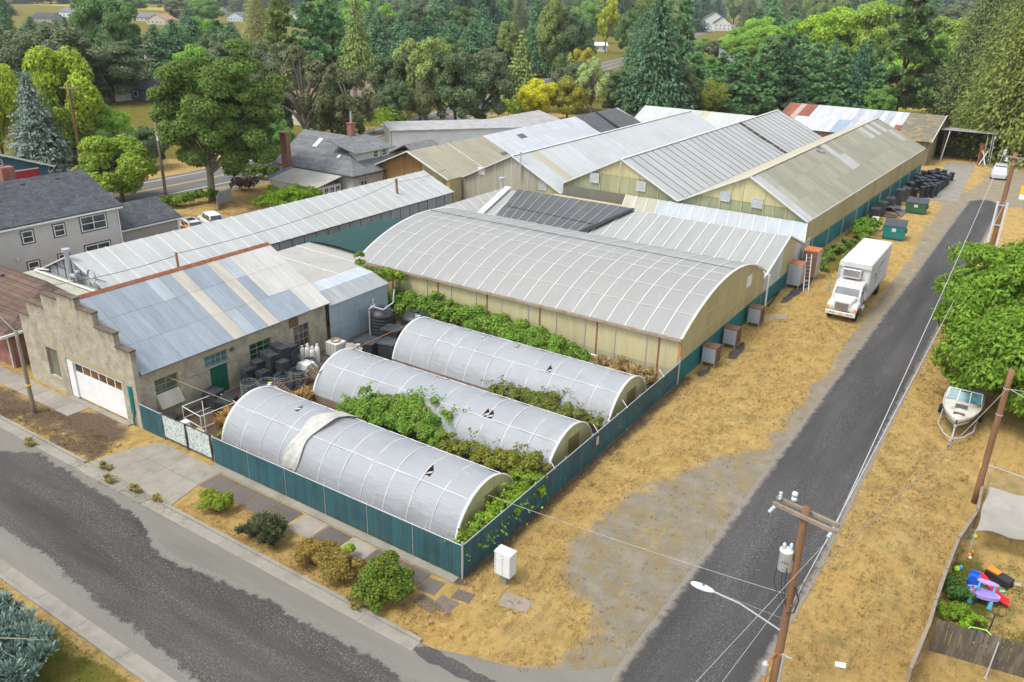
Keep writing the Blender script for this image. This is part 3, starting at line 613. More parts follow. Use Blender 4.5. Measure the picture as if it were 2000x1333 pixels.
# plaster lintels
for a, b, z0, z1 in ((1.05, 3.2, 2.74, 3.02), (4.8, 6.95, 3.0, 3.24), (8.3, 10.7, 2.62, 3.0)):
    m = MB(); pbox(m, 'x', XE, 1, a, b, z0, z1, -0.02, 0.012); m.build('lintel', PLASTER, BK)
m = MB(); m.box(-32.5, -25.3, -0.012, 0.02, 2.95, 3.3); m.build('lintel', PLASTER, BK)
m = MB(); m.box(XE-0.04, XE+0.035, 12.15, 13.0, 2.65, 3.35); m.build('rust_stain_patch', PM('rust_stained_brick', (0.16, 0.09, 0.04), 0.95, 0.4, 3, 12, (0.06, 0.04, 0.03), 0.6, 2), BK)
# roof sheets, each its own tone
blue = (0.26, 0.305, 0.35); pale = (0.34, 0.385, 0.42); cream = (0.46, 0.435, 0.37); wht = (0.50, 0.495, 0.47)
colsR = [blue]*5+[pale, blue, cream, blue, blue, cream, blue, wht, wht, wht, wht]
def roofc(i, j):
    c = colsR[i]
    if i == 5 and j > 0: c = blue
    if i == 10 and j == 2: c = cream
    if i == 11 and j == 0: c = pale
    if i == 13 and j == 2: c = blue
    if i == 12 and j == 2: c = blue
    if i == 8 and j == 2: c = pale
    return jit(c, 0.07)
panels(BK, (-30.45, 0.42, 7.02), (-30.45, 16.0, 7.02), (-24.12, 16.0, 3.55), (-24.12, 0.42, 3.55), 16, 3, CORR, roofc, 0.02, 0.006, lap=0.012, skip=lambda i, j: False)
panels(BK, (-30.45, 0.42, 7.02), (-30.45, 16.0, 7.02), (-36.8, 16.0, 3.55), (-36.8, 0.42, 3.55), 16, 2, CORR, lambda i, j: jit(blue, 0.1), 0.02, 0.006, lap=0.012)
for i in range(6):
    y0 = 0.45+i*2.6; m = MB(); m.add([(-30.72, y0, 6.93), (-30.45, y0, 7.1), (-30.18, y0, 6.93), (-30.72, y0+2.58, 6.93), (-30.45, y0+2.58, 7.1), (-30.18, y0+2.58, 6.93)], [(0, 1, 4, 3), (1, 2, 5, 4)]); m.build('ridge_cap', RUST, BK)
m = MB(); m.bar((-24.25, 0.4, 3.50), (-24.25, 15.9, 3.50), 0.14, 0.08); m.build('eave_board', OWOOD, BK)
# garage door: frame, six window lights and seven sections
m = MB()
m.box(-31.85, -31.2, 0.05, 0.20, 0.07, 2.78); m.box(-25.88, -25.75, 0.05, 0.20, 0.07, 2.78); m.box(-31.2, -25.88, 0.05, 0.2, 2.66, 2.78)
gdo = m.build('garage_door', WHITE, BK)
for k in range(9):
    m = MB(); m.box(-31.19, -25.89, 0.16, 0.24, 0.08+k*0.21, 0.08+k*0.21+0.203); m.build('door_section', WHITE, gdo)
m = MB(); m.box(-31.19, -25.89, 0.18, 0.24, 1.975, 2.65); m.build('light_rail', WHITE, gdo)
for k in range(6):
    x0 = -31.1+k*0.87; m = MB(); m.box(x0, x0+0.76, 0.165, 0.178, 2.03, 2.58); m.build('pane', AGLASS if k else GLASS, gdo)
m = MB(); m.box(bw[0], bw[1], 0.16, 0.24, bw[2], bw[3]); m.build('boarded_window', PM('dusty_board', (0.13, 0.125, 0.09), 0.6, 0.25, 1.5, 8, (0.3, 0.28, 0.22), 0.5), BK)
m = MB(); m.tube([(-24.9, -0.06, 2.6), (-24.9, -0.06, 0.75), (-24.9, -0.12, 0.6), (-24.9, -0.12, 0.12)], 0.06, 8); m.build('downpipe', TEAL, BK)
m = MB(); m.box(-25.06, -24.74, -0.09, -0.01, 0.9, 2.75); m.build('teal_board', TEAL, BK)
# side windows and door
window(BK, 'x', XE, 1, *ew[0], 2, 4, PLASTER, glass('dusty_glass', (0.10, 0.125, 0.10), 0.3), 0.06, 0.03, dep=-0.16)
m = MB(); m.add([(XE-0.08, 1.32, 1.72), (XE-0.08, 2.93, 1.72), (XE+0.42, 2.93, 0.86), (XE+0.42, 1.32, 0.86)], [(0, 1, 2, 3)]); m.add([(XE-0.08, 1.32, 1.72), (XE+0.42, 1.32, 0.86), (XE-0.08, 1.32, 0.86)], [(0, 1, 2)]); m.add([(XE-0.08, 2.93, 1.72), (XE+0.42, 2.93, 0.86), (XE-0.08, 2.93, 0.86)], [(0, 1, 2)])
m.build('louvred_hood', sheet_metal('cream_louvre', False, (0.50, 0.47, 0.38), 0.09, 2, 0.6), BK)
dr = MB(); pbox(dr, 'x', XE, 1, 5.27, 6.63, 0.02, 2.10, -0.16, -0.10); dro = dr.build('door', DGREEN, BK)
for k in range(7):
    m = MB(); pbox(m, 'x', XE, 1, 5.28+k*0.193, 5.28+k*0.193+0.018, 0.03, 2.09, -0.098, -0.085); m.build('batten', DGREEN, dro)
m = MB(); m.bar((XE+0.02, 3.6, 2.14), (XE+0.02, 7.2, 2.14), 0.12, 0.07); m.build('door_track', GBAR, BK)
window(BK, 'x', XE, 1, *ew[2], 4, 2, PLASTER, BGLASS, 0.05, 0.035, dep=-0.12)
window(BK, 'x', XE, 1, *ew[3], 3, 4, PLASTER, GGLASS, 0.05, 0.035, dep=-0.12)
window(BK, 'x', XE, 1, *ew[4], 3, 4, PLASTER, GLASS, 0.05, 0.035, dep=-0.12)
m = MB(); m.box(XE+0.02, XE+0.22, 6.95, 7.2, 2.75, 2.95); m.build('wall_lamp', DBAR, BK)

# ================================================================== CORRUGATED METAL SHED
SH = thing('metal_shed', 'galvanised corrugated metal shed built against the brick building', 'shed', (-25.5, 19, 0))
for k in range(7):
    w = MB(); w.box(-24.24, -24.18, 15.92+k*0.92, 15.92+(k+1)*0.92-0.012, 0.02, 3.3); w.build('wall_sheet', GALV, SH)
w = MB(); w.add([(-27.2, 22.36, 0), (-24.18, 22.36, 0), (-24.18, 22.36, 3.3), (-25.7, 22.36, 3.85), (-27.2, 22.36, 4.05)], [(0, 1, 2, 3, 4)]); w.build('end_wall', GALV, SH)
panels(SH, (-25.7, 15.9, 3.93), (-25.7, 22.45, 3.93), (-24.05, 22.45, 3.33), (-24.05, 15.9, 3.33), 5, 1, CORR, lambda i, j: jit((0.33, 0.35, 0.36), 0.05), 0.02)
panels(SH, (-27.2, 15.9, 4.15), (-27.2, 22.45, 4.15), (-25.7, 22.45, 3.945), (-25.7, 15.9, 3.945), 5, 1, CORR, lambda i, j: jit((0.44, 0.50, 0.55), 0.05), 0.02)
w = MB(); w.box(-24.16, -24.12, 18.0, 19.0, 0.05, 2.1); w.box(-24.16, -24.12, 19.05, 20.05, 0.05, 2.1); w.build('door', GALV, SH)

# ================================================================== GREENHOUSES
PW = (0.44, 0.46, 0.465); PG = (0.36, 0.375, 0.37); PT = (0.27, 0.265, 0.20)
def rake(parent, pts, w=0.16, h=0.14, mat=None, name='rake_board'):
    m = MB()
    for a, b in zip(pts[:-1], pts[1:]): m.bar(a, b, w, h)
    return m.build(name, mat or WBAR, parent)
def gable_y(name, label, xw0, xr0, xe0, xw1, xr1, xe1, zw, zr, ze, y0, y1, nE, vE, matE, colE, matW, colW, z_w=None, barE=None, barmat=None, over=0.35, thick=0.04):
    """greenhouse with its ridge along y; suffix 0 = near end, 1 = far end; w west eave, r ridge, e east eave"""
    H = thing(name, label, 'greenhouse', ((xw0+xe0)/2, y0, 0))
    panels(H, (xr0, y0-over, zr), (xr1, y1, zr), (xe1, y1, ze), (xe0, y0-over, ze), nE, vE, matE, colE, thick, 0.012)
    panels(H, (xr0, y0-over, zr), (xr1, y1, zr), (xw1, y1, zw), (xw0, y0-over, zw), max(8, nE//2), 1, matW, colW, thick, 0.012)
    if barE: bars(H, (xr0, y0-over, zr), (xr1, y1, zr), (xe1, y1, ze), (xe0, y0-over, ze), nE, barE, 0.05, barmat or WBAR, lift=0.005)
    m = MB(); m.bar((xr0, y0-over, zr+0.03), (xr1, y1, zr+0.03), 0.34, 0.06); m.build('ridge_cap', WBAR if matE is not POLYT else PM('tan_ridge', (0.42, 0.40, 0.30)), H)
    rake(H, [(xw0, y0-over-0.05, zw), (xr0, y0-over-0.05, zr), (xe0, y0-over-0.05, ze)])
    clad(H, 'y', y1, -1, [(xw1, zw), (xr1, zr-0.06), (xe1, ze)], 0, 2.4, YELL, lambda i, a: jit(Y0, 0.1))
    return H
# G1, the right-hand one: tan fibreglass roof and yellowed walls
G1E0, G1E1 = -1.0, 1.2
g1skip = {(13, 0), (15, 0)}
def g1c(i, j):
    c = jit(PT, 0.11)
    if i == 0: c = (0.40, 0.41, 0.40)
    if i == 1: c = jit((0.32, 0.315, 0.26), 0.05)
    if (i, j) in ((13, 1), (14, 1), (13, 0)): c = (0.38, 0.39, 0.38)
    if i in (23, 25, 27) and j == 0: c = (0.40, 0.41, 0.41)
    if i in (28,) and j == 1: c = (0.38,.38,.35)
    return c
G1 = gable_y('greenhouse', 'rightmost big greenhouse with tan fibreglass roof and yellow walls', -14.95, -7.4, G1E0, -14.1, -6.5, G1E1, 4.6, 8.3, 4.55, 59.7, 117.8, 30, 3, POLYT, g1c, POLYT, lambda i, j: jit((0.44, 0.40, 0.29), 0.05))
f1 = [(-14.95, 4.52), (-7.4, 8.2), (G1E0, 4.47)]
clad(G1, 'y', 59.7, -1, f1, lambda a: 3.2, 1.17, YELL, lambda i, a: jit(mix3(YG, Y0, 0.15), 0.12))
clad(G1, 'y', 59.64, -1, [(-14.0, 5.0), (-7.4, 8.15), (-2.0, 5.0)], 5.9, 1.2, YELL, lambda i, a: jit(Y0, 0.08)) if False else None
for i in range(12):        # the upper, cleaner row of sheets above the algae line
    a0 = -14.95+i*1.1625; a1 = a0+1.1625; zl = 5.55
    t0, t1 = topz(f1, a0+0.01), topz(f1, a1-0.01)
    if min(t0, t1) <= zl+0.05: continue
    pts = [(a0+0.012, zl), (a1-0.012, zl), (a1-0.012, t1)]+([(-7.4, 8.2)] if a0 < -7.4 < a1 else [])+[(a0+0.012, t0)]
    m = MB(); m.yprism(pts, 59.62, 59.655); m.build('wall_panel', YELL, G1, color=jit(Y0, 0.07))
stepbars(G1, 'y', 59.6, -1, f1, 3.3, 2.32, PM('yellow_stud', (0.50, 0.42, 0.17)), 0.06, 0.05)
louvre(G1, 'y', 59.6, -1, -10.35, -9.25, 5.3, 6.3); louvre(G1, 'y', 59.6, -1, -6.9, -5.75, 5.1, 6.15)
# its long east wall: yellow sheets above, teal below, posts between
NE = 40
for i in range(NE):
    t0, t1 = i/NE, (i+1)/NE; xa, xb = lerp(G1E0, G1E1, t0)-0.12, lerp(G1E0, G1E1, t1)-0.12; ya, yb = lerp(59.7, 117.8, t0)+0.012, lerp(59.7, 117.8, t1)-0.012
    m = MB(); m.slab([(xa, ya, 1.95), (xb, yb, 1.95), (xb, yb, 4.42), (xa, ya, 4.42)], 0.04); m.build('wall_panel', YELL, G1, color=jit((0.38, 0.32, 0.165), 0.13))
    if i % 2 == 0:
        xb2, yb2 = lerp(G1E0, G1E1, (i+2)/NE)-0.12, lerp(59.7, 117.8, (i+2)/NE)-0.012
        m = MB(); m.slab([(xa+0.05, ya, 0.0), (xb2+0.05, yb2, 0.0), (xb2+0.05, yb2, 1.94), (xa+0.05, ya, 1.94)], 0.04); m.build('lower_panel', TEAL, G1)
    if i % 4 == 2:
        m = MB(); m.box(xa+0.06, xa+0.16, ya-0.05, ya+0.05, 0, 2.0); m.build('post', GBAR, G1)
m = MB(); m.bar((G1E0+0.02, 59.4, 4.46), (G1E1+0.02, 117.8, 4.46), 0.16, 0.14); m.build('gutter', PM('pale_gutter', (0.48, 0.45, 0.42), 0.6, 0.2), G1)
# torn holes with dark ribs on the east slope
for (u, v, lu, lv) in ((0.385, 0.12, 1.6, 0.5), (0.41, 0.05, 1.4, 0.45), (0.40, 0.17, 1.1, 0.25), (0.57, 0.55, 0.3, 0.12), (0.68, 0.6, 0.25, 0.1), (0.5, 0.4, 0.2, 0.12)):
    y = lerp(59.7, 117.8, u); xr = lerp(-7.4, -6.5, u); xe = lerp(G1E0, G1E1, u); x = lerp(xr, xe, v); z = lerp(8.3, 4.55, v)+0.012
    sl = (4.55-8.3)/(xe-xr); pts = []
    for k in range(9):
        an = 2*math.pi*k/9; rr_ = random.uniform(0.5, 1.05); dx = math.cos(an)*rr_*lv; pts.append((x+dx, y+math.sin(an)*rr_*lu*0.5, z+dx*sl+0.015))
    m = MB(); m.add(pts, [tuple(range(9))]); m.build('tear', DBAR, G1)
# G2: grey roof with dark seams
G2 = gable_y('greenhouse', 'big greenhouse with grey roof crossed by dark seams, second from the road', -29.5, -22.1, -15.0, -28.6, -21.9, -14.15, 4.58, 8.25, 4.6, 59.7, 117.1, 30, 1, POLY, lambda i, j: jit(PG, 0.06), POLY, lambda i, j: jit(PW, 0.03), over=0.3)
bars(G2, (-22.1, 59.4, 8.25), (-21.9, 117.1, 8.25), (-14.15, 117.1, 4.6), (-15.0, 59.4, 4.6), 30, 0.07, 0.03, PM('dark_seam', (0.07, 0.065, 0.10), 0.6), name='seam', lift=0.01)
f2 = [(-29.5, 4.5), (-22.1, 8.15), (-15.0, 4.5)]
clad(G2, 'y', 59.7, -1, f2, 3.0, 1.2, YELL, lambda i, a: jit(mix3(YG, Y0, 0.35 if abs(a+22.1) < 4 else 0.12), 0.12))
for i in range(12):
    a0 = -29.5+i*1.2083; a1 = a0+1.2083; zl = 6.3
    t0, t1 = topz(f2, a0+0.01), topz(f2, a1-0.01)
    if min(t0, t1) <= zl+0.05: continue
    pts = [(a0+0.012, zl), (a1-0.012, zl), (a1-0.012, t1)]+([(-22.1, 8.15)] if a0 < -22.1 < a1 else [])+[(a0+0.012, t0)]
    m = MB(); m.yprism(pts, 59.62, 59.655); m.build('wall_panel', YELL, G2, color=jit(Y0, 0.07))
stepbars(G2, 'y', 59.6, -1, f2, 3.2, 2.42, PM('yellow_stud', (0.50, 0.42, 0.17)), 0.06, 0.05)
m = MB(); m.box(-29.45, -17.5, 59.5, 59.6, 2.8, 4.35); m.build('dark_curtain', PM('dusty_screen', (0.13, 0.125, 0.10), 0.8, 0.2, 1, 10, stretch=(3, 1, .2)), G2)
louvre(G2, 'y', 59.48, -1, -25.9, -24.75, 5.2, 6.3); louvre(G2, 'y', 59.6, -1, -20.1, -18.95, 5.0, 6.1)
m = MB(); m.tube([(-22.05, 59.3, 8.0), (-22.0, 59.1, 7.4)], 0.07, 8); m.tube([(-22.05, 59.3, 5.2), (-22.05, 59.3, 7.2)], 0.03, 6); m.build('vent_pipe', GBAR, G2)
# gap with missing sheets on the slope
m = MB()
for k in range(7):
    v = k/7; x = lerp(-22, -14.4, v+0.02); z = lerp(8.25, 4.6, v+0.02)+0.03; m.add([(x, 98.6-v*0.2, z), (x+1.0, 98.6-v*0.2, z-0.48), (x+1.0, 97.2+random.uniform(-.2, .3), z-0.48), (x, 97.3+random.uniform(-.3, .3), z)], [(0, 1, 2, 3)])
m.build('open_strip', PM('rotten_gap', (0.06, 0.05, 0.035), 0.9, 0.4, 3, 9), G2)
m = MB(); m.bar((-14.9, 59.3, 4.55), (-14.1, 117.1, 4.55), 0.34, 0.08); m.build('valley_gutter', DBAR, G2)
# G3: white roof, lower
def g3c(i, j): return jit((0.40, 0.37, 0.27), 0.04) if i == 2 else jit((0.43, 0.455, 0.46), 0.035)
G3 = gable_y('greenhouse', 'big white-roofed greenhouse with grey front wall, third from the road', -44.2, -36.7, -29.55, -43.6, -36.6, -29.0, 3.35, 6.92, 3.3, 59.7, 115.6, 30, 1, POLY, g3c, POLY, lambda i, j: jit(PW, 0.03))
f3 = [(-44.2, 3.3), (-36.7, 6.84), (-29.55, 3.25)]
clad(G3, 'y', 59.7, -1, f3, 0, 1.22, YELL, lambda i, a: jit(mix3(GREYW, Y0, 0.65 if a > -32 else 0.12), 0.06))
stepbars(G3, 'y', 59.66, -1, f3, 0, 2.44, WBAR, 0.06, 0.05)
louvre(G3, 'y', 59.66, -1, -32.9, -31.8, 3.3, 4.4)
m = MB(); pbox(m, 'y', 59.66, -1, -41.9, -40.9, 4.0, 4.9, 0, 0.06); m.build('shutter', WHITE, G3)
m = MB(); m.tube([(-35.4, 59.3, 4.4), (-35.4, 59.3, 7.4)], 0.10, 8); m.tube([(-35.4, 59.3, 7.4), (-35.4, 59.3, 7.55)], 0.15, 8); m.build('flue', GBAR, G3)
# G4: white roof, tan near part, black cloth at the far end
def g4c(i, j): return jit((0.44, 0.465, 0.50), 0.035) if not (i == 1) else jit((0.46, 0.48, 0.48), 0.03)
G4 = thing('greenhouse', 'big greenhouse with tan near roof and whitened sheets, leftmost of the four', 'greenhouse', (-51, 57, 0))
for (ya, yb, n, cf_, mt) in ((56.6, 73.2, 9, lambda i, j: jit((0.30, 0.28, 0.20), 0.05), POLYT), (73.2, 101.0, 16, g4c, POLY)):
    panels(G4, (-50.9, ya, 6.2), (-50.9, yb, 6.2), (-44.3, yb, 3.4), (-44.3, ya, 3.4), n, 3 if mt is POLY else 1, mt, cf_, 0.04)
    panels(G4, (-50.9, ya, 6.2), (-50.9, yb, 6.2), (-57.5, yb, 3.4), (-57.5, ya, 3.4), n//2, 1, mt, cf_, 0.04)
bars(G4, (-50.9, 56.6, 6.2), (-50.9, 73.2, 6.2), (-44.3, 73.2, 3.4), (-44.3, 56.6, 3.4), 2, 0.1, 0.05, WBAR, ends=True)
panels(G4, (-50.9, 101.0, 6.2), (-50.9, 116, 6.2), (-44.1, 116, 3.4), (-44.3, 101, 3.4), 4, 1, POLY, lambda i, j: PW, 0.04)
panels(G4, (-50.9, 101.0, 6.2), (-50.9, 116, 6.2), (-57.5, 116, 3.4), (-57.5, 101, 3.4), 4, 1, POLY, lambda i, j: PW, 0.04)
m = MB(); N = 14
for i in range(N+1):
    for j in range(5):
        v = j/4*1.02; y = 100.2+i*15.2/N+0.25*math.sin(j*2.1+i*.3); m.v.append((lerp(-50.95, -43.9, v), y, lerp(6.27, 3.42, v)+0.04*math.sin(i*1.3+j)))
m.f = [(i*5+j, i*5+j+1, (i+1)*5+j+1, (i+1)*5+j) for i in range(N) for j in range(4)]; m.m = [0]*len(m.f); m.build('black_shade_sheet', SHADE, G4)
m = MB(); m.slab([(-50.8, 107.4, 6.36), (-43.7, 106.2, 3.50), (-43.0, 104.9, 3.45), (-50.8, 107.0, 6.36)], 0.03); m.build('cloth_fold', PM('black_cloth', (0.03, 0.03, 0.035), 0.9), G4)
m = MB(); m.slab([(-49.5, 80.0, 5.70), (-48.6, 80.0, 5.32), (-48.6, 81.6, 5.32), (-49.5, 81.6, 5.70)], 0.02); m.build('patch', DBAR, G4)
m = MB(); m.slab([(-46.7, 71.6, 4.50), (-46.2, 71.6, 4.29), (-46.2, 72.9, 4.29), (-46.7, 72.9, 4.50)], 0.02); m.build('patch', DBAR, G4)
rake(G4, [(-57.5, 56.5, 3.4), (-50.9, 56.5, 6.2), (-44.3, 56.5, 3.4)])
clad(G4, 'y', 57.6, -1, [(-57.4, 3.3), (-50.9, 6.1), (-44.4, 3.3)], 0, 1.6, YELL, lambda i, a: jit(Y0 if a > -49.5 else (0.30, 0.17, 0.06), 0.12))
clad(G4, 'x', -44.5, 1, [(57.0, 3.3), (115.8, 3.3)], 0, 2.4, YELL, lambda i, a: jit(mix3(Y0, GREYW, 0.3), 0.1))
clad(G4, 'x', -57.3, -1, [(57.0, 3.3), (115.8, 3.3)], 0, 4, YELL, lambda i, a: jit(Y0, 0.1))
clad(G4, 'y', 116, -1, [(-57.4, 3.3), (-50.9, 6.1), (-44.4, 3.3)], 0, 3, YELL, lambda i, a: jit(Y0, 0.12))
for x in (-44.6, -47.2): 
    m = MB(); m.box(x-0.18, x+0.18, 56.9, 57.2, 0, 3.3); m.build('post', PM('yellow_post', (0.62, 0.50, 0.16)), G4)
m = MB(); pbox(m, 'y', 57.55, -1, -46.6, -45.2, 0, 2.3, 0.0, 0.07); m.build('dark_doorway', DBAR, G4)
# G5: the white cross house behind
G5 = thing('greenhouse', 'low white greenhouse set crosswise behind the big ones', 'greenhouse', (-38, 124.5, 0))
panels(G5, (-49.2, 124.5, 6.0), (-26.5, 124.5, 6.0), (-26.5, 118.2, 3.5), (-49.2, 118.2, 3.5), 12, 1, POLYX, lambda i, j: jit((0.40, 0.38, 0.29) if i == 6 else (0.42, 0.44, 0.43), 0.04), 0.04)
panels(G5, (-49.2, 124.5, 6.0), (-26.5, 124.5, 6.0), (-26.5, 130.8, 3.5), (-49.2, 130.8, 3.5), 6, 1, POLYX, lambda i, j: jit(PW, 0.04), 0.04)
bars(G5, (-49.2, 124.5, 6.0), (-26.5, 124.5, 6.0), (-26.5, 118.2, 3.5), (-49.2, 118.2, 3.5), 12, 0.1, 0.04, WBAR)
for xx, sg in ((-49.1, -1), (-26.6, 1)): clad(G5, 'x', xx, sg, [(118.3, 3.4), (124.5, 5.9), (130.7, 3.4)], 0, 2.1, YELL, lambda i, a: jit(Y0, 0.1))
clad(G5, 'y', 130.6, 1, [(-49.1, 3.4), (-26.6, 3.4)], 0, 3.2, YELL, lambda i, a: jit(Y0, 0.1)); clad(G5, 'y', 118.4, -1, [(-49.1, 3.4), (-26.6, 3.4)], 0, 3.2, YELL, lambda i, a: jit(Y0, 0.1))

# long house on the left
GB = thing('greenhouse', 'long narrow greenhouse with ribbed white roof beside the grey house', 'greenhouse', (-45.3, 8.6, 0))
panels(GB, (-45.4, 8.5, 5.0), (-45.4, 53, 5.0), (-40.7, 53, 3.0), (-40.7, 8.5, 3.0), 28, 1, POLY, lambda i, j: jit((0.39, 0.41, 0.405), 0.035), 0.04)
panels(GB, (-45.4, 8.5, 5.0), (-45.4, 53, 5.0), (-50.1, 53, 3.0), (-50.1, 8.5, 3.0), 28, 1, POLY, lambda i, j: jit((0.39, 0.41, 0.405), 0.035), 0.04)
bars(GB, (-45.4, 8.5, 5.0), (-45.4, 53, 5.0), (-40.7, 53, 3.0), (-40.7, 8.5, 3.0), 28, 0.10, 0.05, WBAR)
gw = (0.30, 0.335, 0.37)
clad(GB, 'x', -40.9, 1, [(8.6, 2.9), (52.9, 2.9)], 0.0, 1.58, YELL, lambda i, a: jit(gw, 0.08)); stepbars(GB, 'x', -40.86, 1, [(8.6, 2.9), (52.9, 2.9)], 0, 1.58, DBAR, 0.06, 0.04)
clad(GB, 'x', -49.9, -1, [(8.6, 2.9), (52.9, 2.9)], 0.0, 3.2, YELL, lambda i, a: jit(gw, 0.08))
pb = [(-50.0, 2.95), (-45.4, 4.95), (-40.8, 2.95)]
clad(GB, 'y', 8.7, -1, pb, 0, 1.15, YELL, lambda i, a: jit((0.33, 0.36, 0.385), 0.08)); stepbars(GB, 'y', 8.66, -1, pb, 2.9, 1.15, DBAR, 0.05, 0.04)
clad(GB, 'y', 52.9, 1, pb, 0, 1.5, YELL, lambda i, a: jit(Y0, 0.08))
m = MB(); m.bar((-50.1, 8.6, 3.75), (-40.7, 8.6, 3.75), 0.05, 0.06); m.build('girt', DBAR, GB)
rake(GB, [(-50.1, 8.45, 3.0), (-45.4, 8.45, 5.0), (-40.7, 8.45, 3.0)], 0.1, 0.1)
m = MB(); m.bar((-40.75, 8.5, 2.98), (-40.75, 53, 2.98), 0.12, 0.1); m.build('gutter', DBAR, GB)
m = MB(); m.tube([(-45.0, 8.2, 3.2), (-45.0, 8.2, 5.5)], 0.2, 12); m.tube([(-45.0, 8.2, 5.5), (-45.0, 8.2, 5.75)], 0.32, 12); m.tube([(-45.0, 8.2, 3.6), (-44.2, 8.2, 3.6), (-44.0, 8.2, 4.1)], 0.18, 10); m.build('flue', GBAR, GB)
# flat pale roof before it, with a white pipe
FR = thing('flat_roof_annex', 'flat pale green roof with a white pipe before the long greenhouse', 'annex', (-43.5, 7, 0))
m = MB(); m.box(-50.5, -36.75, 5.6, 8.45, 2.75, 2.95); m.build('roof', PM('pale_green_roofing', (0.36, 0.37, 0.30), 0.8, 0.1, 1, 8, (0.2, 0.2, 0.15), 0.5), FR)
m = MB(); m.box(-50.3, -36.8, 5.9, 8.4, 0, 2.75); m.build('wall', GSID, FR)
m = MB(); m.tube([(-37.2, 7.8, 3.1), (-49.9, 7.9, 3.1), (-50.2, 8.2, 3.1), (-48.9, 8.6, 3.15)], 0.08, 8); m.build('pipe', WHITE, FR)
m = MB(); rr0 = 0.55
for k in range(3): m.tube([(-41.9+rr0*math.cos(a)*(1-k*.05), 8.15+k*.04, 4.1+rr0*math.sin(a)*(1-k*.07)) for a in np.linspace(0, 6.2, 16)], 0.03, 5)
tag(m.build('hose_coil', PM('pale_hose', (0.35, 0.37, 0.38))), 'coil of pale hose hanging on the narrow greenhouse gable', 'hose')

# ================================================================== BIG HOOP HOUSE (quonset)
def film(name, col, alpha, wr=0.25, ws=(3, 0.6, 1), wrot=0.5, brown=0.2, scale=1.0, tlu=0.5):
    t = NT(name); p = t.pos()
    w1 = t.noise(t.mapv(p, ws, (0, 0, wrot)), 2.2*scale, 5, 0.6); w2 = t.noise(p, 0.5, 5, 0.65); f = t.noise(p, 5, 4)
    c = t.mix(t.ramp(w2, 0.35, 0.68), tuple(x*0.86 for x in col), tuple(min(1, x*1.10) for x in col))
    c = t.mix(t.math('MULTIPLY', t.ramp(t.noise(p, 0.38, 6, 0.6), 0.55, 0.72), brown), c, (0.36, 0.33, 0.27))
    c = t.mix(t.math('MULTIPLY', t.ramp(w1, 0.55, 0.75), 0.25), c, (0.78, 0.79, 0.80))
    t.bump(t.math('ADD', w1, t.math('MULTIPLY', f, 0.25)), wr, 0.14)
    t.fin(c, 0.4, 0, 0.4); tl = t.n('ShaderNodeBsdfTranslucent'); t.l(c, tl.inputs[0]); m2 = t.n('ShaderNodeMixShader'); m2.inputs[0].default_value = tlu; t.l(t.b.outputs[0], m2.inputs[1]); t.l(tl.outputs[0], m2.inputs[2]); tr = t.n('ShaderNodeBsdfTransparent'); mx = t.n('ShaderNodeMixShader')
    t.l(t.ramp(w2, 0.3, 0.7, (alpha*0.3,)*3, (alpha*2.0,)*3), mx.inputs[0]); t.l(m2.outputs[0], mx.inputs[1]); t.l(tr.outputs[0], mx.inputs[2]); t.l(mx.outputs[0], t.out.inputs[0])
    return t.m
FILMQ = film('ribbed_plastic_cover', (0.47, 0.49, 0.495), 0.14, 0.12, (4, 0.4, 1), 0, 0.2, 0.6, 0.35)
QX0, QX1, QY0, QY1, QZ, QA = -29.9, -0.2, 25.4, 43.5, 3.45, 5.85
QH = thing('hoop_house', 'largest arched greenhouse with ribbed plastic roof and yellow walls', 'greenhouse', ((QX0+QX1)/2, QY0, 0))
def arch(y0, y1, zb, za, n):
    w = (y1-y0)/2; h = za-zb; R = (w*w+h*h)/(2*h); a0 = math.asin(min(1, w/R)) if h <= w else math.pi-math.asin(w/R); yc = (y0+y1)/2; zc = za-R
    return [(yc+R*math.sin(a), zc+R*math.cos(a)) for a in np.linspace(-a0, a0, n)]
QP = arch(QY0-0.25, QY1+0.25, QZ, QA, 25); NR = 21
m = MB(); nX = NR*2
for i in range(nX+1):
    x = lerp(QX0-0.15, QX1+0.12, i/nX)
    for k, (y, z) in enumerate(QP): m.v.append((x, y, z+0.05-(0.03 if i % 2 else 0)))
kq = len(QP); m.f = [(i*kq+j, i*kq+j+1, (i+1)*kq+j+1, (i+1)*kq+j) for i in range(nX) for j in range(kq-1)]; m.m = [0]*len(m.f)
m.build('cover', FILMQ, QH, smooth=True)
for i in range(NR+1):
    x = lerp(QX0-0.15, QX1+0.12, i/NR); m = MB(); m.tube([(x, y, z+0.075) for y, z in QP], 0.032 if 0 < i < NR else 0.08, 5); m.build('rib', WHITE, QH)
PNK = PM('pinkish_purlin', (0.52, 0.485, 0.45), 0.6, 0.1)
for k in (3, 6, 9, 11): 
    y, z = QP[k]; m = MB(); m.bar((QX0-0.1, y, z+0.06), (QX1+0.1, y, z+0.06), 0.07, 0.03); m.build('purlin', PNK, QH)
y, z = QP[13]; m = MB(); m.bar((QX0-0.1, y, z+0.10), (QX1+0.1, y, z+0.10), 0.06, 0.04); m.build('ridge_strip', DBAR, QH)
m = MB(); m.bar((QX0-0.2, QY0-0.3, QZ-0.03), (QX1+0.15, QY0-0.3, QZ-0.03), 0.16, 0.2); m.build('eave_gutter', PM('rusty_gutter', (0.30, 0.24, 0.19), 0.7, 0.3, 2, 10, (0.2, 0.09, 0.04), 0.6), QH)
clad(QH, 'y', QY0, -1, [(QX0, QZ-0.1), (QX1, QZ-0.1)], 1.05, 2.45, YELL, lambda i, a: jit((0.46, 0.41, 0.235), 0.07), name='upper_panel')
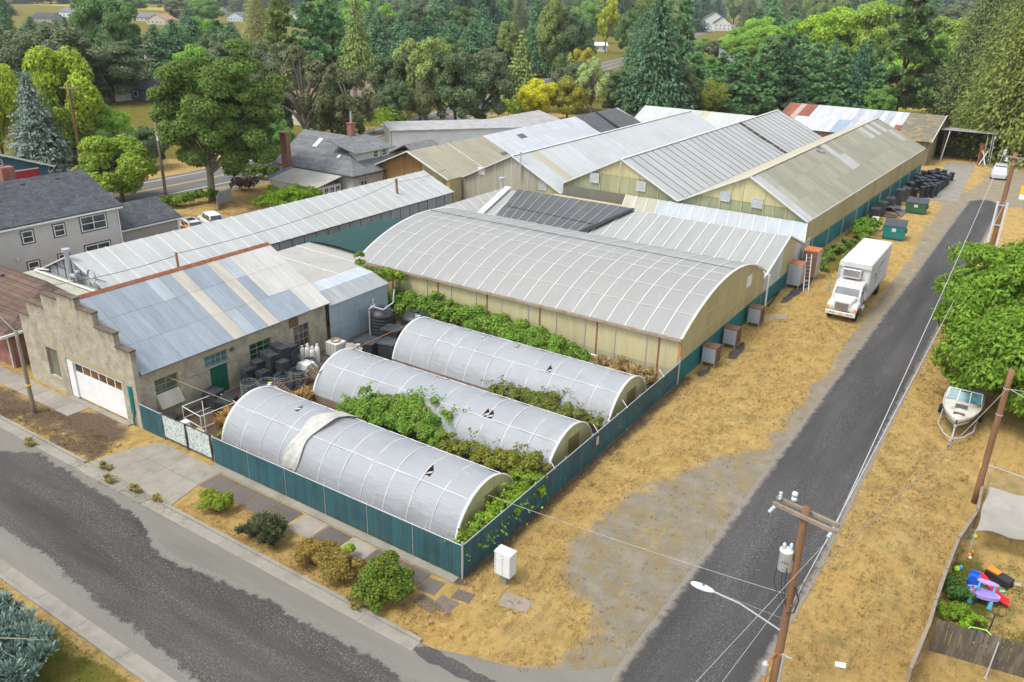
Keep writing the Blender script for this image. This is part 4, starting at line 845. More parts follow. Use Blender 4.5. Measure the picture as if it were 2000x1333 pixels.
clad(QH, 'y', QY0, -1, [(QX0, 1.04), (QX1, 1.04)], 0.0, 2.45, YELL, lambda i, a: jit((0.36, 0.34, 0.22), 0.08), name='lower_panel')
stepbars(QH, 'y', QY0-0.04, -1, [(QX0, QZ-0.1), (QX1, QZ-0.1)], 0.0, 2.45, GBAR, 0.07, 0.05)
for i in range(6):
    a = QX0+3.6+i*4.9; m = MB(); pbox(m, 'y', QY0-0.04, -1, a, a+0.12, 0.3, QZ-0.15, 0, 0.03); m.build('rusty_stud', RUST, QH)
m = MB(); m.tube([(QX1-9.5, QY0-0.35, 0.7), (QX1-5.2, QY0-0.3, 0.62)], 0.06, 8); m.build('white_pipe', WHITE, QH)
for X, sg in ((QX1-0.05, 1), (QX0+0.05, -1)):
    pr = [(y, z-0.03) for y, z in QP if QY0 <= y <= QY1]; pr = [(QY0, QZ-0.05)]+pr+[(QY1, QZ-0.05)]
    clad(QH, 'x', X, sg, pr, 1.55 if sg > 0 else 0, 2.25, YELL, lambda i, a: jit((0.42, 0.37, 0.20), 0.07), name='end_panel')
    if sg > 0:
        stepbars(QH, 'x', X+0.04, sg, pr, 1.55, 2.25, PM('yellow_stud', (0.50, 0.42, 0.17)), 0.05, 0.03)
        for zz in (2.6, 3.9): m = MB(); m.bar((X+0.06, QY0+0.3, zz), (X+0.06, QY1-0.5, zz), 0.04, 0.05); m.build('girt', PM('yellow_stud', (0.50, 0.42, 0.17)), QH)
        for i in range(5):
            a = QY0+i*(QY1-QY0)/5; m = MB(); m.box(X-0.02, X+0.09, a+0.012, a+(QY1-QY0)/5-0.012, 0.0, 1.54); m.build('teal_panel', TEAL, QH)
m = MB(); pbox(m, 'x', QX1-0.01, 1, 38.9, 40.0, 3.35, 4.3, 0, 0.06); m.build('white_hatch', WHITE, QH)
m = MB(); m.tube([(QX1+0.35, 43.9, 3.3), (QX1+0.4, 43.9, 0.1)], 0.08, 8); m.build('downpipe', WHITE, QH)
m = MB(); m.box(QX1-0.08, QX1+0.1, QY0-0.1, QY0+0.06, 0, QZ); m.build('corner_post', PM('orange_wood', (0.42, 0.22, 0.08)), QH)

# ================================================================== CROSS ROWS BETWEEN
R1 = thing('greenhouse', 'low gabled greenhouse half covered by black shade cloth behind the hoop house', 'greenhouse', (-15, 50, 0))
RX0, RX1 = -31.0, -0.2
panels(R1, (RX0, 50.3, 5.15), (RX1, 50.3, 5.15), (RX1, 43.7, 2.85), (RX0, 43.7, 2.85), 24, 1, POLYX, lambda i, j: jit((0.29, 0.305, 0.295), 0.04), 0.04)
panels(R1, (RX0, 50.3, 5.15), (RX1, 50.3, 5.15), (RX1, 56.9, 2.85), (RX0, 56.9, 2.85), 12, 1, POLYX, lambda i, j: jit(PW, 0.03), 0.04)
bars(R1, (RX0, 50.3, 5.15), (RX1, 50.3, 5.15), (RX1, 43.7, 2.85), (RX0, 43.7, 2.85), 24, 0.10, 0.06, WBAR)
pr1 = [(43.8, 2.8), (50.3, 5.08), (56.8, 2.8)]
clad(R1, 'x', RX1-0.05, 1, pr1, 1.5, 1.3, YELL, lambda i, a: jit(Y0, 0.06) if 48.5 < a < 52.5 else jit((0.50, 0.52, 0.52), 0.05), name='end_panel')
clad(R1, 'x', RX1-0.05, 1, [(43.8, 1.49), (56.8, 1.49)], 0, 1.3, TEAL, lambda i, a: (1, 1, 1), name='lower_panel')
clad(R1, 'x', RX0+0.05, -1, pr1, 0, 2.2, YELL, lambda i, a: jit(PW, 0.05), name='end_panel')
clad(R1, 'y', 56.8, 1, [(RX0, 2.8), (RX1, 2.8)], 0, 2.6, YELL, lambda i, a: jit(GREYW, 0.08)); clad(R1, 'y', 43.85, -1, [(RX0, 2.8), (RX1, 2.8)], 0, 2.6, YELL, lambda i, a: jit(Y0, 0.08))
rake(R1, [(RX1+0.05, 43.6, 2.85), (RX1+0.05, 50.3, 5.2), (RX1+0.05, 57.0, 2.85)], 0.12, 0.14); rake(R1, [(RX0-0.15, 43.4, 2.95), (RX0-0.15, 50.3, 5.4)], 0.7, 0.16, WHITE, 'barge_board')
m = MB(); m.tube([(-32.6, 51.2, 3), (-32.6, 51.2, 6.0)], 0.18, 10); m.tube([(-32.6, 51.2, 6.0), (-32.6, 51.2, 6.15)], 0.33, 12); m.build('flue', GBAR, R1)
# black cloth draped over its left half
SCL = MB(); nx_, ny_ = 26, 8
for i in range(nx_+1):
    for j in range(ny_+1):
        u, v = i/nx_, j/ny_; xr_ = lerp(-29.9, lerp(-16.0, -19.7, v**1.3), u)+(-0.0); xl = lerp(-0.0, 1.2, v)
        x = xr_+(1-u)*0.9*v; sag = -0.10*abs(math.sin(u*math.pi*10.5))*math.sin(v*math.pi)
        y = lerp(50.35, 43.5, v); z = lerp(5.24, 2.95, v)+sag*0.5+0.09+(0.10*math.sin(u*7)*v if v > .85 else 0)
        SCL.v.append((x, y, z))
SCL.f = [(i*(ny_+1)+j, i*(ny_+1)+j+1, (i+1)*(ny_+1)+j+1, (i+1)*(ny_+1)+j) for i in range(nx_) for j in range(ny_)]; SCL.m = [0]*len(SCL.f)
tag(SCL.build('shade_cloth', SHADE), 'black shade cloth draped over the low gabled greenhouse', 'shade cloth')
cl = bpy.data.objects['shade_cloth']
for i in range(11):
    x = lerp(-29.0, -17.5, i/10); m = MB(); m.bar((x, 50.3, 5.36), (x+lerp(.8, -1.2, i/10), 43.7, 3.06), 0.05, 0.04); m.build('batten', GBAR, cl)
m = MB(); m.tube([(-29, 47, 4.25), (-24, 46.9, 4.17), (-18.5, 46.6, 4.1)], 0.03, 5); m.build('cord', PM('black_cloth', (0.03, 0.03, 0.035)), cl)
m = MB(); m.slab([(-16.0, 50.3, 5.38), (-15.7, 50.1, 5.34), (-19.3, 43.5, 3.05), (-20.2, 43.4, 3.05)], 0.03); m.build('edge_fold', PM('black_cloth', (0.03, 0.03, 0.035)), cl)
m = MB(); m.slab([(-28.6, 44.1, 3.28), (-21.5, 44.1, 3.2), (-20.6, 43.3, 3.0), (-26.0, 43.2, 3.22)], 0.03); m.build('edge_fold', PM('black_cloth', (0.03, 0.03, 0.035)), cl)
# lean-to strip along the foot of the big greenhouses
LT = thing('lean_to', 'narrow lean-to roof strip along the yellow gable walls', 'greenhouse', (-10, 58, 0))
def ltc(i, j): return jit((0.36, 0.35, 0.28), 0.06) if i < 3 else jit((0.36, 0.40, 0.435), 0.04)
panels(LT, (-21.2, 59.45, 4.4), (-1.0, 59.45, 4.4), (-0.4, 56.95, 3.05), (-20.6, 56.95, 3.05), 15, 1, POLYX, ltc, 0.03)
bars(LT, (-21.2, 59.45, 4.4), (-1.0, 59.45, 4.4), (-0.4, 56.95, 3.05), (-20.6, 56.95, 3.05), 15, 0.09, 0.05, WBAR)
m = MB(); m.box(-0.5, -0.4, 57.05, 59.4, 0, 3.0); m.build('end_wall', GBAR, LT)
m = MB(); m.slab([(-30.4, 59.3, 3.15), (-21.4, 59.3, 3.15), (-21.4, 56.9, 2.8), (-30.4, 56.9, 2.8)], 0.06); m.build('low_roof', PM('tan_low_roof', (0.40, 0.36, 0.24)), LT)
# east-facing slope left of the cloth, grey cloth roof, green shade
D3 = thing('greenhouse', 'pale sloping greenhouse roof left of the black shade cloth', 'greenhouse', (-35, 48, 0))
panels(D3, (-34.3, 41.5, 4.25), (-34.3, 54.0, 4.25), (-31.25, 54.0, 2.5), (-31.25, 41.5, 2.5), 7, 1, POLY, lambda i, j: jit((0.38, 0.385, 0.375), 0.04), 0.04)
panels(D3, (-34.3, 41.5, 4.25), (-34.3, 54.0, 4.25), (-38.5, 54.0, 2.5), (-38.5, 41.5, 2.5), 7, 1, POLY, lambda i, j: jit((0.38, 0.385, 0.375), 0.04), 0.04)
bars(D3, (-34.3, 41.5, 4.25), (-34.3, 54.0, 4.25), (-31.25, 54.0, 2.5), (-31.25, 41.5, 2.5), 7, 0.10, 0.05, WBAR)
for y_, sg in ((41.6, -1), (53.9, 1)): clad(D3, 'y', y_, sg, [(-38.4, 2.45), (-34.3, 4.2), (-31.3, 2.45)], 0, 1.8, YELL, lambda i, a: jit(GREYW, 0.08))
clad(D3, 'x', -38.3, -1, [(41.7, 2.4), (53.8, 2.4)], 0, 2, YELL, lambda i, a: jit(GREYW, 0.08))
D2 = thing('cloth_roof_house', 'low greenhouse roofed in grey cloth behind the brick building', 'greenhouse', (-33, 23, 0))
panels(D2, (-38.2, 16.3, 3.15), (-38.2, 28.9, 3.15), (-27.4, 28.9, 2.85), (-27.4, 16.3, 2.85), 4, 1, GCLOTH, lambda i, j: (1, 1, 1), 0.04, 0.005, 'cloth_panel', skip=lambda i, j: False)
bars(D2, (-38.2, 16.3, 3.15), (-38.2, 28.9, 3.15), (-27.4, 28.9, 2.85), (-27.4, 16.3, 2.85), 4, 0.10, 0.05, WBAR)
for y_, sg in ((16.5, -1), (28.7, 1)): clad(D2, 'y', y_, sg, [(-38.0, 3.05), (-27.6, 2.8)], 0, 2, YELL, lambda i, a: jit(GREYW, 0.08))
for x_, sg in ((-38.1, -1), (-27.5, 1)): clad(D2, 'x', x_, sg, [(16.6, 2.78), (28.6, 2.78)], 0, 2, YELL, lambda i, a: jit(GREYW, 0.08))
m = MB(); rows = 9
for i in range(rows+1):
    for j in range(5):
        m.v.append((lerp(-38.6, -30.4, j/4), lerp(27.2, 39.5, i/rows), 3.22+0.10*math.sin(i*1.9)+0.25*math.sin(j*0.9)-0.012*i))
m.f = [(i*5+j, i*5+j+1, (i+1)*5+j+1, (i+1)*5+j) for i in range(rows) for j in range(4)]; m.m = [0]*len(m.f)
GS = m.build('green_shade_net', GSHADE); tag(GS, 'dark green shade net stretched between greenhouses', 'shade net')
for x in (-38.4, -30.6):
    for y in (29, 39.3): w = MB(); w.tube([(x, y, 0), (x, y, 3.2)], 0.05, 6); w.build('post', GBAR, GS)
# ================================================================== THREE POLYTUNNELS
FILM = film('wrinkled_polythene', (0.54, 0.575, 0.615), 0.17, 0.5, (0.6, 3.0, 1.5), 0.4, 0.4, 0.9, 0.35)
SOILIN = PM('tunnel_floor', (0.10, 0.085, 0.06), 0.95, 0.3, 1, 8)
FLAP = PM('crumpled_polythene', (0.42, 0.415, 0.39), 0.5, 0.2, 2, 12, (0.4, 0.36, 0.29), 0.4, bump=0.5, bscale=9)
def tunnel(label, x0, x1, yf, yb, za, nrib, holes, seed):
    T = thing('polytunnel', label, 'polytunnel', ((x0+x1)/2, yf, 0), group='plastic covered tunnels inside the fence')
    rnd = random.Random(seed); zb = 0.35; P = arch(yf, yb, zb, za, 21); k = len(P); sub = 5; n = nrib*sub
    m = MB(); ph = [rnd.uniform(0, 6) for _ in range(5)]
    for i in range(n+1):
        x = lerp(x0, x1, i/n); s = (i % sub)/sub; sag = math.sin(s*math.pi)*0.075
        for j, (y, z) in enumerate(P):
            w = math.sin(math.pi*j/(k-1)); cy = (yf+yb)/2
            wob = 0.03*math.sin(x*1.1+ph[0]+j*.4)+0.022*math.sin(x*3.1+ph[1]-j*.8)
            d = -sag*w+wob*w; L = math.hypot(y-cy, z-zb+0.6) or 1
            m.v.append((x, y+(y-cy)/L*d, z+(z-zb+0.6)/L*d))
    hs = {}
    for (u, v, du, dv) in holes:
        hs[(int(u*n), int(v*(k-1)))] = 1
    for i in range(n):
        for j in range(k-1):
            q = (i*k+j, i*k+j+1, (i+1)*k+j+1, (i+1)*k+j)
            if (i, j) in hs: continue
            if (i, j-1) in hs: m.f.append((q[1], q[2], q[3])); m.m.append(0); continue
            m.f.append(q); m.m.append(0)
    m.build('cover', FILM, T, smooth=True)
    for (i, j) in hs:      # curled flaps beside each tear
        a = V3(m.v[i*k+j]); b = V3(m.v[(i+1)*k+j+1]); nn = V3((0, (a.y-(yf+yb)/2), a.z)).normalized()
        f = MB(); f.add([a+nn*.02, a+(b-a)*.55+nn*.10, b+nn*.02, a+(b-a)*.4+nn*.05+V3((.18, .05, 0))], [(0, 1, 3), (1, 2, 3)]); f.build('torn_flap', FLAP, T)
    for i in range(nrib+1):
        x = lerp(x0, x1, i/nrib); r = MB(); r.tube([(x, y+(y-(yf+yb)/2)*0.004, z+0.012) for y, z in P], 0.018 if 0 < i < nrib else 0.045, 5); r.build('hoop', PM('white_hoop', (0.68, 0.70, 0.72), 0.5, 0.1), T)
    for j in (6, 14):
        y, z = P[j]; r = MB(); r.bar((x0, y, z+0.0), (x1, y, z+0.0), 0.03, 0.03); r.build('purlin', PM('white_hoop', (0.68, 0.70, 0.72)), T)
    for y in (yf-0.03, yb+0.03): r = MB(); r.bar((x0-0.05, y, 0.2), (x1+0.05, y, 0.2), 0.06, 0.4); r.build('base_board', OWOOD, T)
    pr = [(y, z-0.03) for y, z in P]
    for X, sg in ((x1-0.02, 1), (x0+0.02, -1)):
        clad(T, 'x', X, sg, pr, 0, 1.05, YELL, lambda i, a: jit((0.47, 0.43, 0.22), 0.08), name='end_panel')
        ym = (yf+yb)/2; r = MB(); pbox(r, 'x', X+sg*0.04, sg, ym-0.25, ym+0.95, 0, 1.75, 0.0, 0.04); r.build('end_door', PM('olive_door', (0.20, 0.17, 0.055), 0.6, 0.2), T)
        r = MB(); r.tube([(X+sg*0.06, y, z+0.02) for y, z in P], 0.06, 5); r.build('end_hoop', WHITE, T)
    return T
TZ = 2.5
T1 = tunnel('nearest polytunnel, beside the teal front fence', -18.75, -1.6, 1.55, 6.9, TZ+0.1, 11, [(0.22, 0.45, 1, 1), (0.82, 0.36, 1, 1), (0.835, 0.36, 1, 1), (0.23, 0.80, 1, 1)], 1)
T2 = tunnel('middle polytunnel, partly overgrown by brambles', -18.9, -1.0, 8.95, 14.4, TZ, 11, [(0.17, 0.6, 1, 1), (0.74, 0.31, 1, 1), (0.725, 0.31, 1, 1)], 2)
T3 = tunnel('rear polytunnel, nearest to the big arched greenhouse', -18.4, -0.95, 16.3, 21.9, TZ+0.1, 11, [(0.33, 0.52, 1, 1), (0.70, 0.30, 1, 1), (0.14, 0.62, 1, 1), (0.5, 0.5, 1, 1)], 3)
# bunched strip of spare plastic lying over the near tunnel
P1 = arch(1.55, 6.9, 0.35, TZ+0.1, 21); m = MB(); n = 20; kk = 9; rnd = random.Random(4)
for i, (y, z) in enumerate(P1[:16]):
    for j in range(kk):
        u = j/(kk-1)-0.5; w = 0.95+0.2*math.sin(i*0.9)
        m.v.append((-13.15+0.055*i+u*w*1.1, y-0.05, z+0.06+0.11*abs(math.sin(j*2.3+i*0.55))+0.02*rnd.random()))
m.f = [(i*kk+j, i*kk+j+1, (i+1)*kk+j+1, (i+1)*kk+j) for i in range(15) for j in range(kk-1)]; m.m = [0]*len(m.f)
tag(m.build('plastic_strip', FLAP), 'bunched strip of spare cream plastic lying over the nearest polytunnel', 'plastic sheet')

# ================================================================== TEAL SLATTED CHAIN-LINK FENCE
def slat_mat():
    t = NT('teal_privacy_slats'); p = t.pos(); s = t.n('ShaderNodeSeparateXYZ'); t.l(p, s.inputs[0])
    a = t.math('ADD', s.outputs[0], s.outputs[1])
    w = t.math('SINE', t.math('MULTIPLY', t.math('ADD', a, t.math('MULTIPLY', s.outputs[2], 1.0)), 90)); w2 = t.math('SINE', t.math('MULTIPLY', t.math('SUBTRACT', a, s.outputs[2]), 90))
    k = t.math('MAXIMUM', t.ramp(w, 0.86, 0.97), t.ramp(w2, 0.86, 0.97))
    c = t.mix(t.ramp(t.noise(p, 0.7, 5), 0.3, 0.7), (0.008, 0.058, 0.078), (0.014, 0.098, 0.115)); c = t.mix(1.0, c, t.ramp(t.isl(), 0, 1, (0.75,)*3, (1.25,)*3), 'MULTIPLY')
    c = t.mix(t.math('MULTIPLY', k, 0.25), c, (0.28, 0.33, 0.34)); c = t.mix(t.math('MULTIPLY', t.ramp(t.noise(p, 1.5, 6, 0.7), 0.5, 0.75), 0.5), c, (0.07, 0.105, 0.085))
    return t.fin(c, 0.55, 0, 0.35)
SLAT = slat_mat()
def fence_run(T, p, q, h0, h1, bay=3.0):
    p, q = V3(p), V3(q); d = q-p; L = d.length; d.normalize(); nrm = V3((-d.y, d.x, 0)); nb = max(1, round(L/bay))
    for b in range(nb):
        a, e = L*b/nb+0.03, L*(b+1)/nb-0.03; ns = int((e-a)/0.085); m = MB()
        for i in range(ns):
            u = a+(e-a)*(i+0.5)/ns; c = p+d*u; h = lerp(h0, h1, u/L)-0.04+random.uniform(-.012, .012)
            m.obox(c+V3((0, 0, (h+0.03)/2+0.015)), d*0.036, nrm*0.006, V3((0, 0, (h-0.03)/2)))
        o = m.build('slat_infill', SLAT, T); o['kind'] = 'stuff'
    for b in range(nb+1):
        u = L*b/nb; c = p+d*u+nrm*0.05; h = lerp(h0, h1, u/L); m = MB(); m.tube([(c.x, c.y, 0), (c.x, c.y, h+0.06)], 0.035, 8); m.build('post', GBAR, T)
    m = MB(); m.tube([p+V3((0, 0, h0)), q+V3((0, 0, h1))], 0.028, 8); m.build('top_rail', GBAR, T)
FF = thing('fence', 'teal slatted chain-link fence along the front street by the nearest polytunnel', 'fence', (-9, 0, 0))
fence_run(FF, (-17.55, 0.0, 0), (-0.05, 0.0, 0), 1.72, 1.85)
m = MB(); m.tube([(0.0, 0.0, 0), (0.0, 0.0, 2.05)], 0.05, 10); m.build('corner_post', GBAR, FF)
for i in range(5):
    x = -15.5+i*3.3; m = MB(); m.tube([(x, 0.02, 1.7), (x+0.05, 0.3, 2.15)], 0.015, 5); m.build('wire_arm', GBAR, FF)
FS = thing('fence', 'teal slatted chain-link fence along the dry grass lot', 'fence', (0, 13, 0))
fence_run(FS, (0.0, 0.08, 0), (-0.12, 25.3, 0), 1.85, 1.65)
m = MB(); m.tube([(-0.08, 25.33, 0), (-0.08, 25.33, 2.1)], 0.05, 8); m.build('end_post', GBAR, FS)
for yy in (8.3, 13.2, 17.0, 22.5):
    m = MB(); m.tube([(0.0, yy, 1.7), (-0.45, yy+0.1, 2.1)], 0.02, 5); m.build('brace', WHITE, FS)
m = MB(); m.box(0.03, 0.05, 12.9, 13.2, 1.0, 1.5); m.build('small_sign', PM('faded_sign', (0.55, 0.40, 0.33)), FS)
FG = thing('fence', 'short teal slatted fence panel against the brick building corner', 'fence', (-23.5, 0, 0))
fence_run(FG, (-24.25, 0.0, 0), (-22.15, 0.0, 0), 1.75, 1.72, 2.1)
# gates hung with mottled white cloth
def mott():
    t = NT('mottled_white_cloth'); p = t.pos(); n = t.noise(p, 11, 3, 0.75); n2 = t.noise(p, 24, 2, 0.7)
    c = t.mix(t.ramp(n, 0.40, 0.52), (0.11, 0.16, 0.17), (0.50, 0.56, 0.52)); c = t.mix(t.ramp(n2, 0.56, 0.66), c, (0.62, 0.66, 0.60)); return t.fin(c, 0.85)
MOTT = mott()
for lab, a, b in (('left gate leaf hung with mottled white cloth', -22.05, -19.95), ('right gate leaf hung with mottled white cloth', -19.8, -17.7)):
    g = thing('gate', lab, 'gate', ((a+b)/2, 0, 0), group='yard gate leaves'); m = MB()
    for x in (a, b): m.tube([(x, 0, 0.05), (x, 0, 1.8)], 0.04, 8)
    for z in (0.2, 1.75): m.tube([(a, 0, z), (b, 0, z)], 0.03, 8)
    m.build('frame', PM('dark_gate_frame', (0.06, 0.055, 0.05), 0.6, 0.3), g)
    m = MB(); nn = 12
    for i in range(nn+1):
        for j in range(5): m.v.append((lerp(a+.06, b-.06, i/nn), -0.035+0.02*math.sin(i*1.7+j), lerp(0.28, 1.72, j/4)))
    m.f = [(i*5+j, i*5+j+1, (i+1)*5+j+1, (i+1)*5+j) for i in range(nn) for j in range(4)]; m.m = [0]*len(m.f); m.build('cloth', MOTT, g, smooth=True)
    m = MB(); m.tube([(b if 'left' in lab else a, 0.02, 0.3), (b if 'left' in lab else a, 0.02, 1.6)], 0.025, 6); m.build('chain', PM('dark_gate_frame', (0.06, 0.055, 0.05)), g)
# ================================================================== BARN AND OPEN SHED AT THE BACK
BA = thing('barn', 'long low barn with patched white and rusty metal roof', 'barn', (-13, 128.5, 0))
def barnc(i, j):
    if i < 5: return jit((0.24, 0.08, 0.04) if i != 2 else (0.40, 0.30, 0.25), 0.15) if j == 0 or i < 3 else (0.48, 0.49, 0.5)
    if i in (12, 15, 17): return jit((0.36, 0.385, 0.43), 0.04)
    if i in (10, 11) and j == 1: return (0.27,.35,.43)
    if i == 19 and j == 1: return (0.24, 0.08, 0.045)
    return jit((0.48, 0.49, 0.505), 0.06)
panels(BA, (-26.6, 141, 7.0), (-5.2, 141, 7.0), (-5.2, 128.4, 4.0), (-26.6, 128.4, 4.0), 20, 2, CORRX, barnc, 0.03, 0.01)
MOSS = PM('mossy_felt_roof', (0.145, 0.135, 0.115), 0.95, 0.25, 1.0, 10, (0.40, 0.27, 0.06), 0.85, 0.9, 0.4, 14)
for i in range(3): panels(BA, (-5.15+i*1.95, 141, 7.0), (-5.15+(i+1)*1.95, 141, 7.0), (-5.15+(i+1)*1.95, 128.2, 4.0), (-5.15+i*1.95, 128.2, 4.0), 1, 3, MOSS, lambda i, j: (1, 1, 1), 0.05, 0.004, 'felt_strip')
panels(BA, (-26.6, 141, 7.0), (0.7, 141, 7.0), (0.7, 153.5, 4.0), (-26.6, 153.5, 4.0), 14, 1, CORRX, lambda i, j: jit((0.5, 0.45, 0.42), 0.15), 0.03)
m = MB(); m.bar((0.72, 128.1, 4.0), (0.72, 141, 7.02), 0.08, 0.22); m.build('barge_board', WHITE, BA)
for y_, sg in ((128.9, -1), (153.0, 1)): clad(BA, 'y', y_, sg, [(-26.4, 3.9), (0.4, 3.9)], 0, 2.4, OWOOD, lambda i, a: (1, 1, 1), name='wall_board')
for x_, sg in ((-26.4, -1), (0.3, 1)): clad(BA, 'x', x_, sg, [(129, 3.95), (141, 6.85), (152.9, 3.95)], 0, 2.0, PM('olive_boards', (0.22, 0.19, 0.09), 0.8, 0.25), lambda i, a: (1, 1, 1), name='wall_board')
OS = thing('open_shed', 'open-fronted shed with brown wooden inside walls at the road end', 'shed', (5, 140, 0))
DW = PM('brown_inside_boards', (0.145, 0.085, 0.05), 0.9, 0.3, 1.2, 12, (0.05, 0.04, 0.03), 0.6, 0.8, stretch=(1, 1, .3))
for k in range(5):
    m = MB(); m.box(1.6+k*1.36, 1.6+(k+1)*1.36-0.015, 143.4, 143.55, 2.0, 4.6); m.build('back_board', DW, OS)
    m = MB(); m.box(1.6+k*1.36, 1.6+(k+1)*1.36-0.015, 143.3, 143.5, 0, 1.98); m.build('block_wall', CONCD, OS)
m = MB(); m.slab([(1.5, 137.0, 0), (1.5, 143.4, 0), (1.5, 143.4, 4.6), (1.5, 137.0, 5.1)], 0.1); m.build('side_wall', DW, OS)
m = MB(); m.slab([(8.4, 139.5, 0), (8.4, 143.4, 0), (8.4, 143.4, 4.6), (8.4, 140.5, 4.8)], 0.1); m.build('side_wall', DW, OS)
m = MB(); m.obox((7.75, 136.4, 1.7), (0.05, 0, 0), (0.35, 1.0, 0), (0, 0, 1.7)); m.build('leaning_panel', PM('orange_board', (0.30, 0.13, 0.06), 0.85, 0.3), OS)
for k in range(8):
    m = MB(); m.slab([(0.6+k*1.1, 136.2, 5.25), (0.6+(k+1)*1.1-0.01, 136.2, 5.25), (0.6+(k+1)*1.1-0.01, 144.2, 4.75), (0.6+k*1.1, 144.2, 4.75)], 0.05); m.build('roof_sheet', CORRX, OS, color=jit((0.30, 0.31, 0.31), 0.1))
for x in (8.2, 8.9, 9.2):
    m = MB(); m.tube([(x, 136.6, 0), (x-0.25, 136.6, 5.2+0.3*random.random())], 0.07, 6); m.build('post', GBAR, OS)
m = MB(); m.bar((7.7, 135.6, 0.1), (8.5, 136.3, 2.4), 0.12); m.bar((8.6, 135.6, 0.1), (7.8, 136.3, 2.4), 0.12); m.build('cross_brace', WHITE, OS)
m = MB(); m.bar((1.7, 136.3, 0), (2.2, 136.0, 5.1), 0.16); m.build('pole', WBAR, OS)

# ================================================================== HOUSES WEST OF THE SITE
def lap_wall(parent, plane, pos, sg, prof, z0, step, mat, holes=()):
    """lap siding: each board its own piece, cut at openings"""
    zt = max(z for a, z in prof); n = int(math.ceil((zt-z0)/step)); a0, a1 = prof[0][0], prof[-1][0]
    for i in range(n):
        zb, ze = z0+i*step, min(z0+(i+1)*step, zt); zc = (zb+ze)/2
        A0, A1 = a0, a1
        if topz(prof, a0+1e-3) < zc:
            cand = [a for a in np.linspace(a0, a1, 60) if topz(prof, a) >= ze-0.01]
            if not cand: continue
            A0, A1 = min(cand), max(cand)
        segs = [(A0, A1)]
        for h in holes:
            if h[2] < zc < h[3]:
                ns = []
                for s0, s1 in segs:
                    if h[1] <= s0 or h[0] >= s1: ns.append((s0, s1)); continue
                    if h[0] > s0: ns.append((s0, h[0]))
                    if h[1] < s1: ns.append((h[1], s1))
                segs = ns
        for s0, s1 in segs:
            m = MB(); d0, d1 = 0.0, 0.045
            if plane == 'x': m.add([(pos, s0, zb), (pos+sg*d1, s0, zb), (pos+sg*0.012, s0, ze-0.004), (pos, s0, ze-0.004), (pos, s1, zb), (pos+sg*d1, s1, zb), (pos+sg*0.012, s1, ze-0.004), (pos, s1, ze-0.004)], [(0, 1, 2, 3), (7, 6, 5, 4), (0, 4, 5, 1), (1, 5, 6, 2), (2, 6, 7, 3), (3, 7, 4, 0)])
            else: m.add([(s0, pos, zb), (s0, pos+sg*d1, zb), (s0, pos+sg*0.012, ze-0.004), (s0, pos, ze-0.004), (s1, pos, zb), (s1, pos+sg*d1, zb), (s1, pos+sg*0.012, ze-0.004), (s1, pos, ze-0.004)], [(0, 1, 2, 3), (7, 6, 5, 4), (0, 4, 5, 1), (1, 5, 6, 2), (2, 6, 7, 3), (3, 7, 4, 0)])
            m.build('siding_board', mat, parent)
def gable_roof(parent, axis, a0, a1, b0, br, b1, ze0, zr, ze1, mat, t=0.14, over=0.0, name='roof'):
    m = MB()
    if axis == 'y': m.slab([(b0, a0, ze0), (br, a0, zr), (br, a1, zr), (b0, a1, ze0)][::-1], t); m.slab([(br, a0, zr), (b1, a0, ze1), (b1, a1, ze1), (br, a1, zr)][::-1], t)
    else: m.slab([(a0, b0, ze0), (a1, b0, ze0), (a1, br, zr), (a0, br, zr)], t); m.slab([(a0, br, zr), (a1, br, zr), (a1, b1, ze1), (a0, b1, ze1)], t)
    return m.build(name, mat, parent)
DTRIM = PM('dark_grey_trim', (0.075, 0.075, 0.085), 0.6, 0.1)
# grey two-storey house
GH = thing('grey_house', 'two-storey grey sided house with dark shingle roof beside the long greenhouse', 'house', (-61, 9, 0))
XH = -55.75; hy0, hy1 = -1.0, 19.4
def hwin(pl, pt): 
    a = on_x(*pl, XH); b = on_x(*pt, XH); return (a[1], b[1], b[2], a[2])
wins = [hwin((165, 418), (211, 447)), hwin((123, 425), (140, 448)), hwin((71, 436), (90, 460)), hwin((-30, 462), (35, 481)), hwin((176, 470), (218, 494)), hwin((134, 480), (151, 500)), hwin((83, 492), (101, 514))]
wins = [(a, b, min(z0, z1), max(z0, z1)) for a, b, z0, z1 in wins]
W2 = [(15.6, 18.1, 3.65, 5.05), (13.05, 14.05, 3.75, 4.85), (10.2, 11.2, 3.75, 4.85), (4.8, 7.7, 3.45, 5.0), (15.6, 18.1, 0.95, 2.3), (13.0, 14.0, 0.95, 2.1), (10.2, 11.2, 0.9, 2.05)]
lap_wall(GH, 'x', XH, 1, [(hy0, 5.35), (hy1, 5.35)], 0.0, 0.27, GSID, [(a-0.1, b+0.1, c-0.1, d+0.1) for a, b, c, d in W2]+[(hy0, 8.6, 0, 2.45)])
for k in range(8): m = MB(); m.box(XH, XH+0.04, hy0+k*1.2, hy0+(k+1)*1.2-0.012, 0, 2.44); m.build('board_panel', GSID, GH)
m = MB(); m.box(XH-0.2, XH-0.02, hy0, hy1, 0, 5.3); m.build('wall', GSID, GH)
for i, w_ in enumerate(W2): window(GH, 'x', XH, 1, *w_, 2 if w_[1]-w_[0] > 1.5 else 1, 2, WHITE, GLASS, 0.09, 0.07, DTRIM, 0.10, dep=0.03)
for y_, sg in ((hy1, 1), (hy0, -1)): lap_wall(GH, 'y', y_, sg, [(-67, 5.3), (-61.2, 7.95), (XH-0.02, 5.3)], 0, 0.27, GSID)
m = MB(); m.box(-67, -66.8, hy0, hy1, 0, 5.3); m.build('wall', GSID, GH)
gable_roof(GH, 'y', hy0-0.4, hy1+0.3, -67.4, -61.2, XH+0.45, 5.32, 8.1, 5.42, SHIN)
